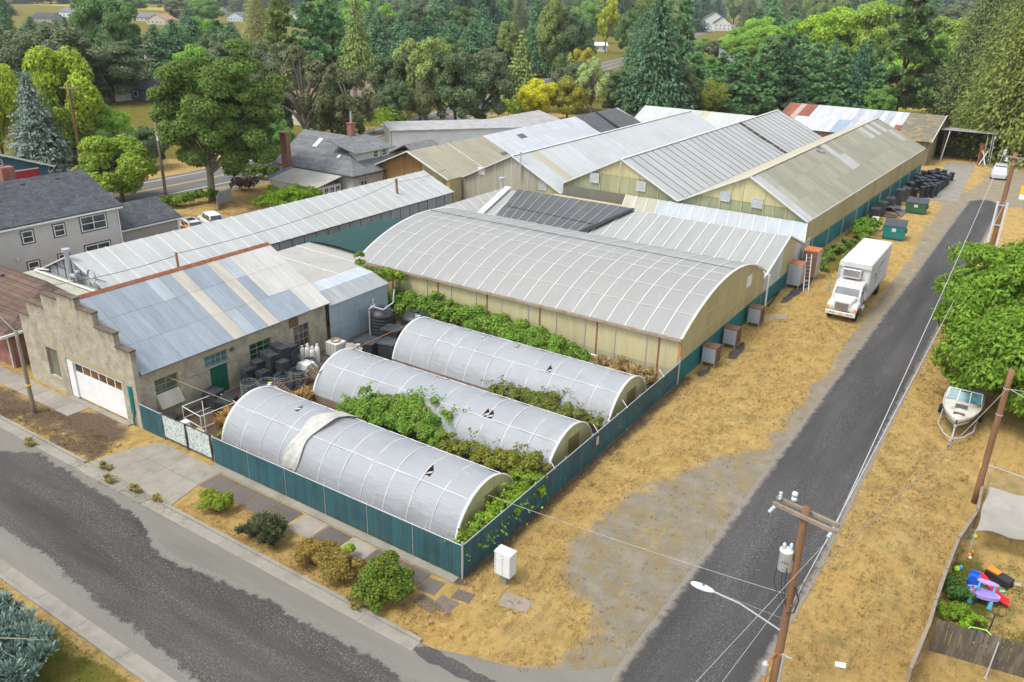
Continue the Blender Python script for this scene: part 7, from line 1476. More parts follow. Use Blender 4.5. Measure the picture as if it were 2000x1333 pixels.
m = MB(); m.tube([(-19.3, 5.0, 2.3), (-18.9, 9.0, 1.6), (-18.7, 12.2, 2.3)], .03, 6); m.tube([(-18.7, 12.2, 2.35), (-18.6, 18.5, 2.4)], .03, 6); tag(m.build('brown_pipe', BROWN), 'thin brown pole running between the polytunnel ends', 'pole')
# ================================================================== POLES, WIRES, STREET LAMP
PWOOD = PM('brown_pole_wood', (0.21, 0.115, 0.06), 0.85, 0.28, 1.5, 12, (0.09, 0.055, 0.035), 0.5, 1.2, 0.3, 20, stretch=(2, 2, .25)); GWOOD = PM('grey_pole_wood', (0.24, 0.195, 0.15), 0.9, 0.25, 1.5, 12, (0.12, 0.095, 0.07), 0.4, stretch=(2, 2, .25))
WIRE = PM('pale_wire', (0.42, 0.42, 0.42), 0.5, .05); BWIRE = PM('black_wire', (0.03, 0.03, 0.03), 0.6, .05); PORC = PM('porcelain', (0.50, 0.56, 0.62), 0.25, .05)
def pole(label, g, h, r0=.16, r1=.11, mat=None, lean=(0, 0), name='utility_pole'):
    T = thing(name, label, 'utility pole', (g[0], g[1], 0)); m = MB(); k = 8
    m.tube([(g[0]+lean[0]*i/k, g[1]+lean[1]*i/k, h*i/k-(.3 if i == 0 else 0)) for i in range(k+1)], [lerp(r0, r1, i/k) for i in range(k+1)], 12); m.build('shaft', mat or PWOOD, T, True); return T
def insul(T, p, axis=(0, 0, 1), n=3, r=.07, L=.32):
    a = V3(axis).normalized(); m = MB(); p = V3(p)
    for i in range(n): m.tube([p+a*(L*i/n), p+a*(L*(i+.35)/n), p+a*(L*(i+.4)/n), p+a*(L*(i+1)/n)], [r*.4, r*.45, r, r*.8], 8)
    m.build('insulator', PORC, T, True)
def wire(label, a, b, sag=.3, r=.014, mat=None, name='wire', n=14):
    m = MB(); a, b = V3(a), V3(b); P = [a.lerp(b, i/n)-V3((0, 0, sag*4*(i/n)*(1-i/n))) for i in range(n+1)]; m.tube(P, r, 5); return tag(m.build(name, mat or WIRE), label, 'wire')
PX, PY = 14.0, 1.3; U1 = pole('wooden utility pole with transformer at the street corner', (PX, PY), 8.75, .17, .13)
for dy in (-.22, .22): m = MB(); m.bar((PX-1.15, PY+dy+.25, 8.45), (PX+1.15, PY+dy-.25, 8.45), .11, .13); m.build('crossarm', GWOOD, U1)
m = MB(); m.lathe([(.18, 0), (.23, .04), (.23, .78), (.25, .8), (.25, .86), (.12, .93)], 18, (PX-.36, PY-.2, 6.05)); tr_ = m.build('transformer', PM('transformer_paint', (0.55, 0.58, 0.60), .4, .08, 2, 8, (0.35, 0.22, 0.12), .35), U1, True)
for a in (-.1, .12): m = MB(); m.lathe([(.05, 0), (.08, .03), (.05, .09), (.08, .12), (.05, .18), (.07, .22), (.03, .3)], 10, (PX-.36+a, PY-.2+a*.5, 6.9)); m.build('bushing', PORC, tr_, True)
for i in range(3): m = MB(); m.box(PX-.42+i*.09, PX-.37+i*.09, PY-.437, PY-.43, 6.45, 6.53); m.build('stencil_mark', DBAR, tr_)
m = MB(); m.bar((PX-.2, PY-.1, 6.2), (PX, PY, 6.2), .1, .5); m.build('bracket', GBAR, tr_)
insul(U1, (PX-1.05, PY-.1, 8.42), (-.3, -.8, -.35)); insul(U1, (PX+1.02, PY-.35, 8.42), (-.2, -.8, -.45)); insul(U1, (PX-1.0, PY+.3, 8.5)); insul(U1, (PX-.55, PY+.45, 8.5), n=2, r=.12, L=.4)
m = MB(); P_ = [(PX-.1, PY-.1, 3.3), (PX-.8, PY-.15, 3.55), (PX-1.7, PY-.2, 3.85), (PX-2.75, PY-.22, 3.92)]; m.tube(P_, .035, 8); lam = m.build('lamp_arm', GBAR, U1)
m = MB(); n_ = 12; secs = [(0, .05), (.1, .10), (.35, .16), (.65, .16), (.85, .12), (.95, .05)]
for s_, r_ in secs: m.v += [(PX-2.7-s_, PY-.22+r_*1.05*math.cos(2*math.pi*j/n_), 3.93+(r_*.55 if math.sin(2*math.pi*j/n_) > 0 else r_*.75)*math.sin(2*math.pi*j/n_)) for j in range(n_)]
for i in range(len(secs)-1):
    for j in range(n_): m.f.append((i*n_+j, i*n_+(j+1) % n_, (i+1)*n_+(j+1) % n_, (i+1)*n_+j)); m.m.append(0)
m.f.append(tuple(range(n_))); m.f.append(tuple((len(secs)-1)*n_+j for j in range(n_))); m.m += [0, 0]; hd = m.build('lamp_head', PM('pale_lamp_head', (0.62, 0.66, 0.70), .35, .05), lam, True)
m = MB(); m.lathe([(.045, 0), (.045, .08), (.02, .1)], 8, (PX-3.15, PY-.22, 4.0)); m.build('photocell', DBAR, lam)
m = MB(); m.tube([(PX+.05, PY-.15, 3.9), (PX-2.0, PY-.22, 3.95)], .012, 5); m.build('stay_wire', GWOOD, U1)
for i, (a, b) in enumerate((((PX-.55, PY-.3, 6.8), (PX-.15, PY-.12, 4.3)), ((PX-.35, PY-.42, 6.2), (PX-.12, PY-.14, 4.6)), ((PX-.2, PY-.42, 6.3), (PX-.05, PY-.16, 4.5)))):
    m = MB(); a, b = V3(a), V3(b); m.tube([a, a.lerp(b, .5)+V3((-.25 if i == 0 else -.05, -.05, -.1)), b], .015, 5); m.build('lead', BWIRE, U1)
m = MB(); m.tube([(PX+.14, PY-.1, 5.4), (PX+.35, PY-.1, 4.9), (PX+.25, PY-.1, 4.3), (PX+.02, PY-.16, 4.2)], .03, 6); m.build('drip_loop', BWIRE, U1)
m = MB(); m.tube([(PX+.18, PY-.1, 0), (PX+.2, PY-.1, 2.3)], .05, 8); m.tube([(PX+.05, PY-.1, 2.25), (PX+.5, PY-.1, 2.25)], .03, 6); m.build('conduit', GBAR, U1)
ORW = PM('orange_cable', (0.55, 0.16, 0.05), .5); m = MB(); m.tube([(PX+.16, PY-.08, 2.1), (PX-.05, PY-.2, 2.3), (PX-.22, PY-.15, 1.9), (PX-.3, PY-.2, 1.3), (PX-.25, PY-.2, .6)], .03, 6); m.build('orange_cable', ORW, U1)
m = MB(); m.lathe([(.12, 0), (.14, .5), (.06, .6)], 8, (PX-.35, PY-.3, 1.2)); m.build('splice_case', GBAR, U1)
# pole by the side yard, far pole with conduits
g2 = (19.04, 21.1); U2 = pole('plain brown service pole beside the boat', g2, 8.0, .17, .14)
m = MB(); m.lathe([(.165, 0), (.165, .06)], 12, (g2[0], g2[1], 6.9)); m.build('band', GBAR, U2); m = MB(); m.lathe([(.175, 0), (.175, .05)], 12, (g2[0], g2[1], 5.4)); m.build('band', GBAR, U2)
m = MB(); m.box(g2[0]-.2, g2[0]-.14, g2[1]-.12, g2[1]-.05, 2.2, 2.5); m.build('yellow_tag', PM('yellow_tag', (0.75, 0.45, 0.02)), U2)
g3 = (15.0, 70.0); h3 = height_at(g3, 1978, 298); U3 = pole('tall brown pole with white conduits behind the near green tree', g3, h3, .24, .2)
for s in (-1, 1):
    m = MB(); m.tube([(g3[0]+s*.42, g3[1]-.25, 0), (g3[0]+s*.42, g3[1]-.25, 7.0)], .10, 8); m.build('conduit', PM('pale_conduit', (0.55, 0.58, 0.62), .4, .05), U3)
for z in (4.6, 6.6): m = MB(); m.box(g3[0]-.5, g3[0]+.5, g3[1]-.3, g3[1]-.2, z, z+.14); m.build('strap', GBAR, U3)
m = MB(); m.bar((g3[0]-1.5, g3[1]-.25, h3-.35), (g3[0]+1.6, g3[1]-.25, h3-.5), .14, .16); m.build('crossarm', GWOOD, U3)
for s in (-1, 1): m = MB(); m.bar((g3[0], g3[1]-.25, h3-1.2), (g3[0]+s*.8, g3[1]-.25, h3-.45), .05, .06); m.build('brace', GBAR, U3)
insul(U3, (g3[0]-.9, g3[1]-.25, h3-.3), n=3, r=.16, L=.5); insul(U3, (g3[0]-.6, g3[1]-.4, h3-.5), (0, -.5, -1), 2, .14, .4)
wire('pale power line from the corner pole along the road, left strand', (PX+1.0, PY-.5, 8.25), (g3[0]-1.0, g3[1]-.3, h3-.2), .5, .02); wire('pale power line from the corner pole along the road, right strand', (PX+.12, PY-.1, 4.55), (g3[0]+.2, g3[1]-.3, 7.2), .35, .02)
wire('dark service wire from the corner pole to the plain brown pole', (PX+.2, PY, 5.3), (g2[0], g2[1]-.15, 6.93), .25, .022, GWOOD); wire('pale service wire leaving the plain brown pole to the right', (g2[0]+.15, g2[1], 6.93), (24.5, 21.5, 5.2), .15, .025); wire('second pale service wire leaving the plain brown pole', (g2[0]+.15, g2[1]+.05, 6.9), (24.5, 27, 5.6), .15, .02)
e1 = at(953, 967, 2.1); wire('thin pale wire from the corner pole over the dry lot to the fence', (PX-.15, PY, 4.9), e1, .12, .008)
wire('guy wire from the corner pole down to the near verge', (PX-.1, PY-.1, 4.9), (11.6, -6.5, 0.3), .0, .007); wire('pale line continuing from the corner pole toward the camera side', (PX+1.0, PY-.6, 8.2), (13.4, -9, 8.0), .0, .007)
# front-left poles
U4 = pole('short grey wooden pole on the pavement before the cream garage', (-31.6, -2.65), 5.55, .14, .10, GWOOD, (-.15, .05)); m = MB(); m.lathe([(.15, 0), (.15, .1)], 10, (-31.63, -2.64, 1.9)); m.build('yellow_band', PM('yellow_tag', (0.75, 0.45, 0.02)), U4)
wire('thin wire from the short grey pole to the left', (-31.75, -2.6, 5.45), (-50, 2, 5.2), .2, .012); wire('thin wire from the short grey pole to the stepped gable', (-31.75, -2.6, 5.4), (-33.5, 0, 5.9), .05, .012)
for lab, px_, py_, tx, ty, mt in (('brown utility pole by the blue spruce', 163, 336, 131, 165, PWOOD), ('slender grey utility pole beside the main road', 325, 388, 300, 235, GWOOD), ('distant brown pole with transformer above the dark house', 294, 182, 277, 85, PWOOD), ('distant brown pole right of the transformer pole', 302, 180, 294, 112, PWOOD), ('grey pole among the oaks beyond the workshop', 815, 200, 812, 118, GWOOD)):
    g = at(px_, py_); h = height_at(g, tx, ty); T = pole(lab, g, h, .2, .15, mt)
    if 'slender' not in lab: m = MB(); m.bar((g[0]-1.3, g[1]-.5, h-.5), (g[0]+1.3, g[1]+.5, h-.5), .14, .16); m.build('crossarm', GWOOD, T)
    if 'slender' in lab: m = MB(); m.box(g[0]+.1, g[0]+.6, g[1]-.3, g[1]+.3, h-2.4, h-1.4); m.build('cabinet', CREAMS, T)
    if 'transformer above' in lab: m = MB(); m.lathe([(.4, 0), (.4, 1.3), (.1, 1.5)], 10, (g[0]+.6, g[1]-.3, h-3.6)); m.build('transformer', GBAR, T)
ga, gb = at(163, 336), at(325, 388)
for i, (za, zb) in enumerate(((7.2, 6.9), (6.9, 6.6), (6.0, 6.1))): wire(['upper', 'middle', 'lower'][i]+' cable between the spruce pole and the slender grey pole', (ga[0], ga[1], za), (gb[0], gb[1], zb), .5, .05 if i == 1 else .03, BWIRE); wire(['upper', 'middle', 'lower'][i]+' cable from the spruce pole to the left edge', (ga[0], ga[1], za), (-100, 5, za-.3), .4, .05 if i == 1 else .03, BWIRE)
m = MB(); m.bar((-42.6, 45.2, 0), (-42.9, 45.2, 5.6), .2, .2); tag(m.build('wooden_post', BROWN), 'dark wooden post standing beside the long narrow greenhouse', 'post')
q = on_x(375, 511, -30.7); m = MB(); m.bar((-30.6, 8.2, 6.9), (-30.65, 8.2, 8.1), .12, .12); tag(m.build('wooden_post', BROWN), 'short wooden post on the rusty ridge of the cream garage', 'post')
wire('black cable from the ridge post to the dark wooden post', (-30.65, 8.2, 8.0), (-42.9, 45.2, 5.3), .6, .02, BWIRE); wire('black cable from the ridge post toward the hose coil', (-30.6, 8.2, 7.9), (-40.2, 3, 5.0), .3, .02, BWIRE); wire('black cable from the dark wooden post to the tan greenhouse', (-42.9, 45.2, 5.2), (-45, 57, 4.6), .2, .02, BWIRE)
m = MB(); m.box(18.65, 18.68, 103.7, 104.3, 1.9, 2.5); m.box(18.6, 18.63, 103.75, 104.25, 1.0, 1.6); YS = m
gs = at(1990, 415); T = thing('road_sign', 'small yellow road sign with white plate right of the far road', 'sign', gs); m = MB(); m.tube([(gs[0], gs[1], 0), (gs[0], gs[1], 3.4)], .05, 6); m.build('post', GBAR, T)
for z0, z1, mt in ((2.5, 3.5, PM('sign_yellow', (0.75, 0.45, 0.02))), (1.7, 2.35, WHITE)): m = MB(); m.box(gs[0]-.45, gs[0]+.45, gs[1]-.09, gs[1]-.06, z0, z1); m.build('plate', mt, T)

# ================================================================== SIDE YARD AT THE LOWER RIGHT
PK = PM('dark_lichened_pickets', (0.10, 0.082, 0.065), 0.95, 0.3, 2, 14, (0.30, 0.27, 0.22), .5, 2.5, .4, 20, stretch=(1.5, 1.5, .3))
WFN = thing('picket_fence', 'dark weathered picket fence around the toy-strewn yard', 'fence', (20, 7.5, 0)); a_, b_ = V3((18.72, 7.55, 0)), V3((23.4, 8.3, 0)); d_ = (b_-a_).normalized(); n_ = V3((-d_.y, d_.x, 0)); L_ = (b_-a_).length; npk = int(L_/.165)
for i in range(npk):
    c = a_+d_*(i*.165+.08); h = 1.62+random.uniform(-.05, .05); w = .073; le = random.uniform(-.02, .02); m = MB(); pts = []
    m.add([c+d_*(-w)+n_*(-.01), c+d_*w+n_*(-.01), c+d_*(w+le)+n_*(-.01)+V3((0, 0, h-.05)), c+d_*(w*.5+le)+n_*(-.01)+V3((0, 0, h)), c+d_*(-w*.5+le)+n_*(-.01)+V3((0, 0, h)), c+d_*(-w+le)+n_*(-.01)+V3((0, 0, h-.05))]+[c+d_*(-w)+n_*.012, c+d_*w+n_*.012, c+d_*(w+le)+n_*.012+V3((0, 0, h-.05)), c+d_*(w*.5+le)+n_*.012+V3((0, 0, h)), c+d_*(-w*.5+le)+n_*.012+V3((0, 0, h)), c+d_*(-w+le)+n_*.012+V3((0, 0, h-.05))], [(0, 1, 2, 3, 4, 5), (11, 10, 9, 8, 7, 6)]+[(k, k+6, (k+1) % 6+6, (k+1) % 6) for k in range(6)]); m.build('picket', PK, WFN)
for z in (.4, 1.3): m = MB(); m.bar(a_+n_*.04+V3((0, 0, z)), b_+n_*.04+V3((0, 0, z)), .05, .09); m.build('rail', PK, WFN)
OB = thing('board_fence', 'old grey board fence between the lot and the toy yard', 'fence', (18.6, 14, 0)); pl = [(18.3, 4.2), (18.5, 7.4), (18.52, 9.6), (18.6, 12.2), (18.75, 15.2), (19.25, 18.4), (19.15, 22.5)]
for (x0, y0), (x1, y1) in zip(pl[:-1], pl[1:]):
    n = max(2, int(math.hypot(x1-x0, y1-y0)/.3)); hh = 1.45 if y0 < 7 else 1.1
    for i in range(n):
        t = (i+.5)/n; x, y = lerp(x0, x1, t), lerp(y0, y1, t); m = MB(); w = .13; dx, dy = (x1-x0), (y1-y0); l = math.hypot(dx, dy); m.obox((x, y, hh/2), (dx/l*w, dy/l*w, 0), (-dy/l*.012, dx/l*.012, 0), (random.uniform(-.04, .04), 0, hh/2+random.uniform(-.08, .05))); m.build('board', GWOOD, OB)
    m = MB(); m.bar((x0, y0, hh+.02), (x1, y1, hh+.02), .14, .05); m.build('cap_rail', GWOOD, OB); m = MB(); m.box(x0-.06, x0+.06, y0-.06, y0+.06, 0, hh+.12); m.build('post', GWOOD, OB)
CN = thing('tarp_canopy', 'sagging white tarp canopy over the yard corner', 'canopy', (20.5, 17.5, 0)); m = MB(); n = 12; c00, c10, c11, c01 = V3((19.35, 15.9, 1.35)), V3((23.5, 17.2, 1.3)), V3((23.5, 20.4, 1.75)), V3((19.5, 19.9, 1.8))
for i in range(n+1):
    for j in range(n+1): u, v = i/n, j/n; p = lerp(lerp(c00, c10, u), lerp(c01, c11, u), v); m.v.append((p.x+.05*math.sin(v*9), p.y+.12*math.sin(u*11)*(1-v), p.z-.35*math.sin(u*math.pi)*math.sin(v*math.pi)+.05*math.sin(u*13+v*7)+.04*math.sin(u*5-v*15)))
m.f = [(i*(n+1)+j, i*(n+1)+j+1, (i+1)*(n+1)+j+1, (i+1)*(n+1)+j) for i in range(n) for j in range(n)]; m.m = [0]*len(m.f); m.build('tarp', film('milky_tarp', (0.56, 0.555, 0.53), .06, .4, (1, 1, 1), 0, .3), CN, True)
for p in (c00, c10, c11, c01): m = MB(); m.tube([(p.x, p.y, 0), (p.x, p.y, p.z)], .03, 6); m.build('post', GBAR, CN)
CL = thing('chain_link_panel', 'bare chain-link panel behind the tarp canopy', 'fence', (20, 23, 0)); p0, p1 = V3((19.2, 22.9, 0)), V3((23.8, 22.0, 0))
for p in (p0, p1): m = MB(); m.tube([p, p+V3((0, 0, 1.6))], .035, 8); m.build('post', GBAR, CL)
m = MB(); m.tube([p0+V3((0, 0, 1.55)), p1+V3((0, 0, 1.55))], .03, 8); m.build('top_rail', GBAR, CL); m = MB()
for i in range(36):
    for s in (-1, 1): a = p0.lerp(p1, i/36); b = p0.lerp(p1, min(1, max(0, (i+s*10)/36))); m.tube([a+V3((0, 0, .05)), b+V3((0, 0, 1.5))], .004, 3, False)
o = m.build('mesh', GBAR, CL); o['kind'] = 'stuff'
# toys
SLD = thing('toy_slide', 'small red and blue plastic toy slide', 'toy slide', (20.1, 12.9, 0)); BLUEP = PM('blue_toy_plastic', (0.015, 0.10, 0.50), .35, .1); REDP = PM('red_toy_plastic', (0.60, 0.02, 0.03), .35, .1); VIO = PM('lilac_plastic', (0.36, 0.26, 0.66), .4, .1); AQUA = PM('aqua_plastic', (0.12, 0.45, 0.62), .4, .1)
for s in (-1, 1): m = MB(); m.xprism([(12.75+s*.22, 0), (12.85+s*.22, 0), (12.85+s*.22, 1.0), (12.75+s*.22, 1.0)], 19.55, 19.95); m.build('side', BLUEP, SLD)
for i in range(3): m = MB(); m.box(19.5, 19.62, 12.6, 13.0, .15+i*.28, .22+i*.28); m.build('step', BLUEP, SLD)
m = MB(); m.box(19.6, 20.0, 12.55, 13.05, .82, .9); m.build('platform', BLUEP, SLD)
m = MB(); pr = [(19.9, .92), (20.2, .8), (20.6, .45), (21.0, .16), (21.3, .12)]
for i, (x, z) in enumerate(pr): m.v += [(x, 12.5-.05*i, z+.12), (x, 12.56-.05*i, z), (x, 13.0-.05*i, z), (x, 13.06-.05*i, z+.12)]
m.f = [(i*4+j, i*4+j+1, (i+1)*4+j+1, (i+1)*4+j) for i in range(4) for j in range(3)]; m.m = [0]*12; m.build('chute', REDP, SLD)
WT = thing('water_table', 'lilac toy water table on aqua legs', 'toy table', (20.2, 12.2, 0)); m = MB(); pts = [(20.2+.62*math.cos(a)*(1+.15*math.cos(2*a)), 12.15+.36*math.sin(a)) for a in np.linspace(0, 2*math.pi, 20, endpoint=False)]; m.prism(pts, .45, .62); m.build('basin', VIO, WT); m = MB(); m.prism([(20.2+(x-20.2)*.85, 12.15+(y-12.15)*.82) for x, y in pts], .621, .63); m.build('water', PM('toy_water', (0.25, 0.2, 0.5), .1), WT)
for x, y in ((19.8, 11.95), (20.6, 11.95), (19.85, 12.4), (20.55, 12.4)): m = MB(); m.tube([(x, y, 0), (x, y, .46)], [.12, .07], 8); m.build('leg', AQUA, WT)
m = MB(); m.prism([(20.3+.45*math.cos(a), 12.35+.16*math.sin(a)) for a in np.linspace(0, 6.28, 14, endpoint=False)], 1.0, 1.06); m.build('upper_tray', VIO, WT)
for x in (20.0, 20.6): m = MB(); m.tube([(x, 12.3, .6), (x, 12.3, 1.0)], .05, 8); m.build('tower', AQUA, WT)
for i, (x, y, c) in enumerate(((19.85, 12.1, (0.6, 0.1, 0.1)), (20.0, 12.15, (0.1, 0.2, 0.6)), (19.9, 12.25, (0.1, 0.45, 0.5)))): m = MB(); m.lathe([(.05, 0), (.07, .06), (.04, .11)], 8, (x, y, .63)); tag(m.build('toy_cup', PM('toy_c%d' % i, c, .4)), ['red', 'dark blue', 'aqua'][i]+' toy cup in the lilac water table', 'toy')
TP = thing('trampoline', 'small black trampoline with lime green edge behind the picket fence', 'trampoline', (20.5, 9.3, 0)); m = MB(); hx = [(20.45+.62*math.cos(a), 9.3+.62*math.sin(a)) for a in np.linspace(.26, 6.54, 6, endpoint=False)]; m.prism(hx, .26, .29); m.build('mat', BLACKP, TP)
m = MB(); m.tube([(x, y, .29) for x, y in hx]+[(hx[0][0], hx[0][1], .29)], .035, 6); m.build('edge', PM('lime_edge', (0.35, 0.62, 0.10), .5), TP)
for x, y in hx: m = MB(); m.tube([(x, y, 0), (x, y, .28)], .025, 6); m.build('leg', DBAR, TP)
m = MB(); m.tube([(20.7, 9.9, .28), (20.75, 10.0, 1.15), (20.45, 10.05, 1.2)], .03, 6); m.tube([(20.75, 10.0, 1.15), (21.05, 9.95, 1.2)], .03, 6); m.build('handlebar', BLACKP, TP)
TL = thing('ride_on_toy', 'black and orange ride-on toy lying in the yard', 'toy', (20.9, 14.2, 0)); m = MB(); m.obox((20.75, 14.3, .25), (.5, -.25, 0), (.12, .25, 0), (0, 0, .16)); m.build('body', BLACKP, TL); m = MB(); m.obox((20.5, 14.45, .42), (.25, -.12, 0), (.08, .16, 0), (0, 0, .05)); m.build('seat', PM('orange_plastic', (0.75, 0.22, 0.02), .4), TL)
for x, y in ((20.4, 14.7), (21.2, 14.2)): m = MB(); m.tube([(x, y-.05, .14), (x+.04, y+.05, .14)], .14, 12); m.build('wheel', TYRE, TL)
rj = random.Random(9)
for nm, px_, py_, c, sz in (('orange toy bottle by the board fence', 1893, 1086, (0.7, 0.25, 0.02), .09), ('lime green toy by the board fence', 1868, 1115, (0.3, 0.6, 0.05), .14), ('blue ball by the lime green toy', 1876, 1111, (0.05, 0.3, 0.5), .1), ('yellow toy by the canopy corner', 1903, 1051, (0.75, 0.5, 0.02), .13), ('green toy by the canopy corner', 1895, 1052, (0.03, 0.3, 0.2), .1), ('aqua cup right of the toy slide', 1957, 1157, (0.15, 0.5, 0.5), .1), ('grey square lid on the yard grass', 1984, 1143, (0.35, 0.33, 0.25), .2), ('white scrap on the dry grass by the road', 1641, 1301, (0.7, 0.7, 0.68), .2), ('pale orange cup on the yard grass', 1898, 1080, (0.7, 0.3, 0.1), .07), ('white bottle on the yard grass', 1894, 1092, (0.65, 0.65, 0.6), .08)):
    g = at(px_, py_); m = MB()
    if 'lid' in nm or 'scrap' in nm: m.obox((g[0], g[1], .05), (sz, .05, .02), (-.03, sz*.7, 0), (0, 0, .015))
    else: m.lathe([(sz*.6, 0), (sz, sz*.5), (sz*.9, sz*1.2), (sz*.4, sz*1.8)], 10, (g[0], g[1], .01))
    tag(m.build('toy' if 'toy' in nm or 'ball' in nm or 'cup' in nm else 'litter', PM('lt_'+nm[:14], c, .5, .1)), nm, 'toy' if 'toy' in nm or 'ball' in nm else 'litter')
m = MB(); m.bar((22.0, 6.6, .05), (22.3, 7.6, 1.5), .06, .05); tag(m.build('loose_plank', PM('pale_ply', (0.40, 0.34, 0.22))), 'pale plank leaning on the picket fence', 'plank'); m = MB(); m.tube([(20.9, 7.2, .02), (21.0, 7.75, 1.5)], .025, 6); m.lathe([(.07, 0), (.07, .04)], 8, (20.9, 7.2, 0)); tag(m.build('thin_pole', GBAR), 'thin pale green pole leaning on the picket fence', 'pole')
m = MB(); m.box(22.1, 22.7, 8.8, 9.0, 1.0, 1.1); m.box(22.1, 22.2, 8.85, 8.95, 0, 1.0); m.box(22.6, 22.7, 8.85, 8.95, 0, 1.0); tag(m.build('blue_bench', PM('navy_plastic', (0.02, 0.03, 0.16), .5)), 'navy blue plastic bench behind the picket fence', 'bench')
# chain link and pale fence by the main road
for lab, P, hh, mt in (('pale board fence before the dark low house', ((222, 200), (262, 196), (282, 188)), 2.0, WBAR), ('wooden fence beside the lane beyond the oaks', ((978, 186), (1030, 172), (1060, 168)), 1.8, BROWN), ('white picket fence before the blue house', ((700, 215), (712, 228), (745, 222)), 1.1, WHITE), ('grey mesh fence beside the clipped hedge', ((426, 412), (430, 400), (455, 392)), 1.6, GBAR), ('wood-slat fence behind the blue spruce', ((85, 332), (120, 327), (160, 322)), 1.2, BROWN)):
    T = thing('fence', lab, 'fence', at(*P[0])); Q = [at(*p) for p in P]
    for a, b in zip(Q[:-1], Q[1:]):
        n = max(2, int(math.hypot(b[0]-a[0], b[1]-a[1])/(.9 if hh > 1.5 else .6)))
        for i in range(n): t0, t1 = i/n, (i+.92)/n; m = MB(); m.slab([(lerp(a[0], b[0], t0), lerp(a[1], b[1], t0), .05), (lerp(a[0], b[0], t1), lerp(a[1], b[1], t1), .05), (lerp(a[0], b[0], t1), lerp(a[1], b[1], t1), hh), (lerp(a[0], b[0], t0), lerp(a[1], b[1], t0), hh)], .04); m.build('board', mt, T)
m = MB(); gpl = at(97, 337); m.lathe([(1.3, 0), (1.4, .35), (1.3, .36)], 20, (gpl[0], gpl[1], 0)); tag(m.build('paddling_pool', PM('pale_blue_vinyl', (0.35, 0.55, 0.65), .3)), 'pale blue paddling pool beside the grey house chimney', 'pool')
# ================================================================== VEGETATION
def leaf_mat(name, var=0.45, trans=0.38, rough=0.6, hue=0.035, yellow=0.0):
    t = NT(name); p = t.pos(); r = t.isl()
    big = t.noise(p, 0.35, 3); k = t.math('ADD', t.math('MULTIPLY', r, 0.6), t.math('MULTIPLY', big, 0.5))
    c = t.mix(1.0, t.objcol(), t.ramp(k, 0.15, 0.95, (1-var,)*3, (1+var*1.1,)*3), 'MULTIPLY')
    h = t.n('ShaderNodeHueSaturation'); t.l(c, h.inputs['Color']); t.l(t.math('ADD', 0.5-hue*0.7, t.math('MULTIPLY', t.math('FRACT', t.math('MULTIPLY', r, 7.31)), hue*1.2)), h.inputs['Hue']); h.inputs['Saturation'].default_value = 1.0
    c = h.outputs[0]
    if yellow: c = t.mix(t.math('MULTIPLY', t.ramp(t.math('ADD', t.math('FRACT', t.math('MULTIPLY', r, 13.7)), t.math('MULTIPLY', t.math('SUBTRACT', t.noise(p, 1.2, 2), 0.5), 1.4)), 0.80, 0.95), yellow), c, (0.34, 0.25, 0.025))
    t.fin(c, rough, 0, 0.25); tl = t.n('ShaderNodeBsdfTranslucent'); t.l(c, tl.inputs[0]); mx = t.n('ShaderNodeMixShader'); mx.inputs[0].default_value = trans
    t.l(t.b.outputs[0], mx.inputs[1]); t.l(tl.outputs[0], mx.inputs[2]); t.l(mx.outputs[0], t.out.inputs[0]); return t.m
LEAF = leaf_mat('broad_leaves'); NEED = leaf_mat('needles', 0.4, 0.12, 0.7, 0.02); BRAM = leaf_mat('bramble_leaves', 0.5, 0.36, 0.55, 0.05, 0.5); AUT = leaf_mat('two_tone_leaves', 0.45, 0.38, 0.6, 0.04, 0.55); DRYB = leaf_mat('dry_blades', 0.4, 0.2, 0.9, 0.02)
BARK = PM('bark', (0.105, 0.08, 0.06), 0.95, 0.3, 2, 12, (0.05, 0.04, 0.03), .5, 2, .6, 20, stretch=(2, 2, .4)); PBARK = PM('pine_bark', (0.16, 0.085, 0.05), 0.95, 0.3, 2, 10, (0.07, 0.04, 0.03), .6, 1.5, .6, 14, stretch=(2, 2, .4)); LBARK = PM('lichen_bark', (0.24, 0.22, 0.17), 0.95, 0.25, 3, 12, (0.1, 0.09, 0.07), .5)
def quads(P, N, size, rg, el=1.5, droop=None, fold=.25):
    n = len(P); N = N/np.maximum(1e-6, np.linalg.norm(N, axis=1, keepdims=True))
    R = rg.normal(size=(n, 3)) if droop is None else droop+rg.normal(size=(n, 3))*.35
    T = R-N*np.sum(R*N, axis=1, keepdims=True); T /= np.maximum(1e-6, np.linalg.norm(T, axis=1, keepdims=True)); B = np.cross(N, T)
    s = (size*rg.uniform(.6, 1.35, n))[:, None] if np.isscalar(size) else size[:, None]
    a = P-T*s*el*.5; c = P+T*s*el*.5; b = P+B*s*.5-N*s*fold; d = P-B*s*.5-N*s*fold
    return np.stack([a, b, c, d], 1).reshape(-1, 3)
def unit(rg, n): v = rg.normal(size=(n, 3)); return v/np.linalg.norm(v, axis=1, keepdims=True)
def puff_leaves(C, R, n, leaf, rg, up=.35, el=1.5, squash=.85, droop=None, center=None):
    w = R**2; k = rg.choice(len(C), n, p=w/w.sum()); D = unit(rg, n); D[:, 2] = np.where((D[:, 2] < -.25) & (rg.random(n) < .6), -D[:, 2], D[:, 2])
    if center is not None:
        O = C[k]-center; O /= np.maximum(.05, np.linalg.norm(O, axis=1, keepdims=True)); fl = np.sum(O*D, axis=1) < -.35; D[fl] *= -1
    P = C[k]+D*(R[k]*rg.uniform(.62, 1.08, n))[:, None]*np.array([1, 1, squash]); N = D+rg.normal(size=(n, 3))*.45+np.array([0, 0, up])
    return quads(P, N, leaf, rg, el, droop)
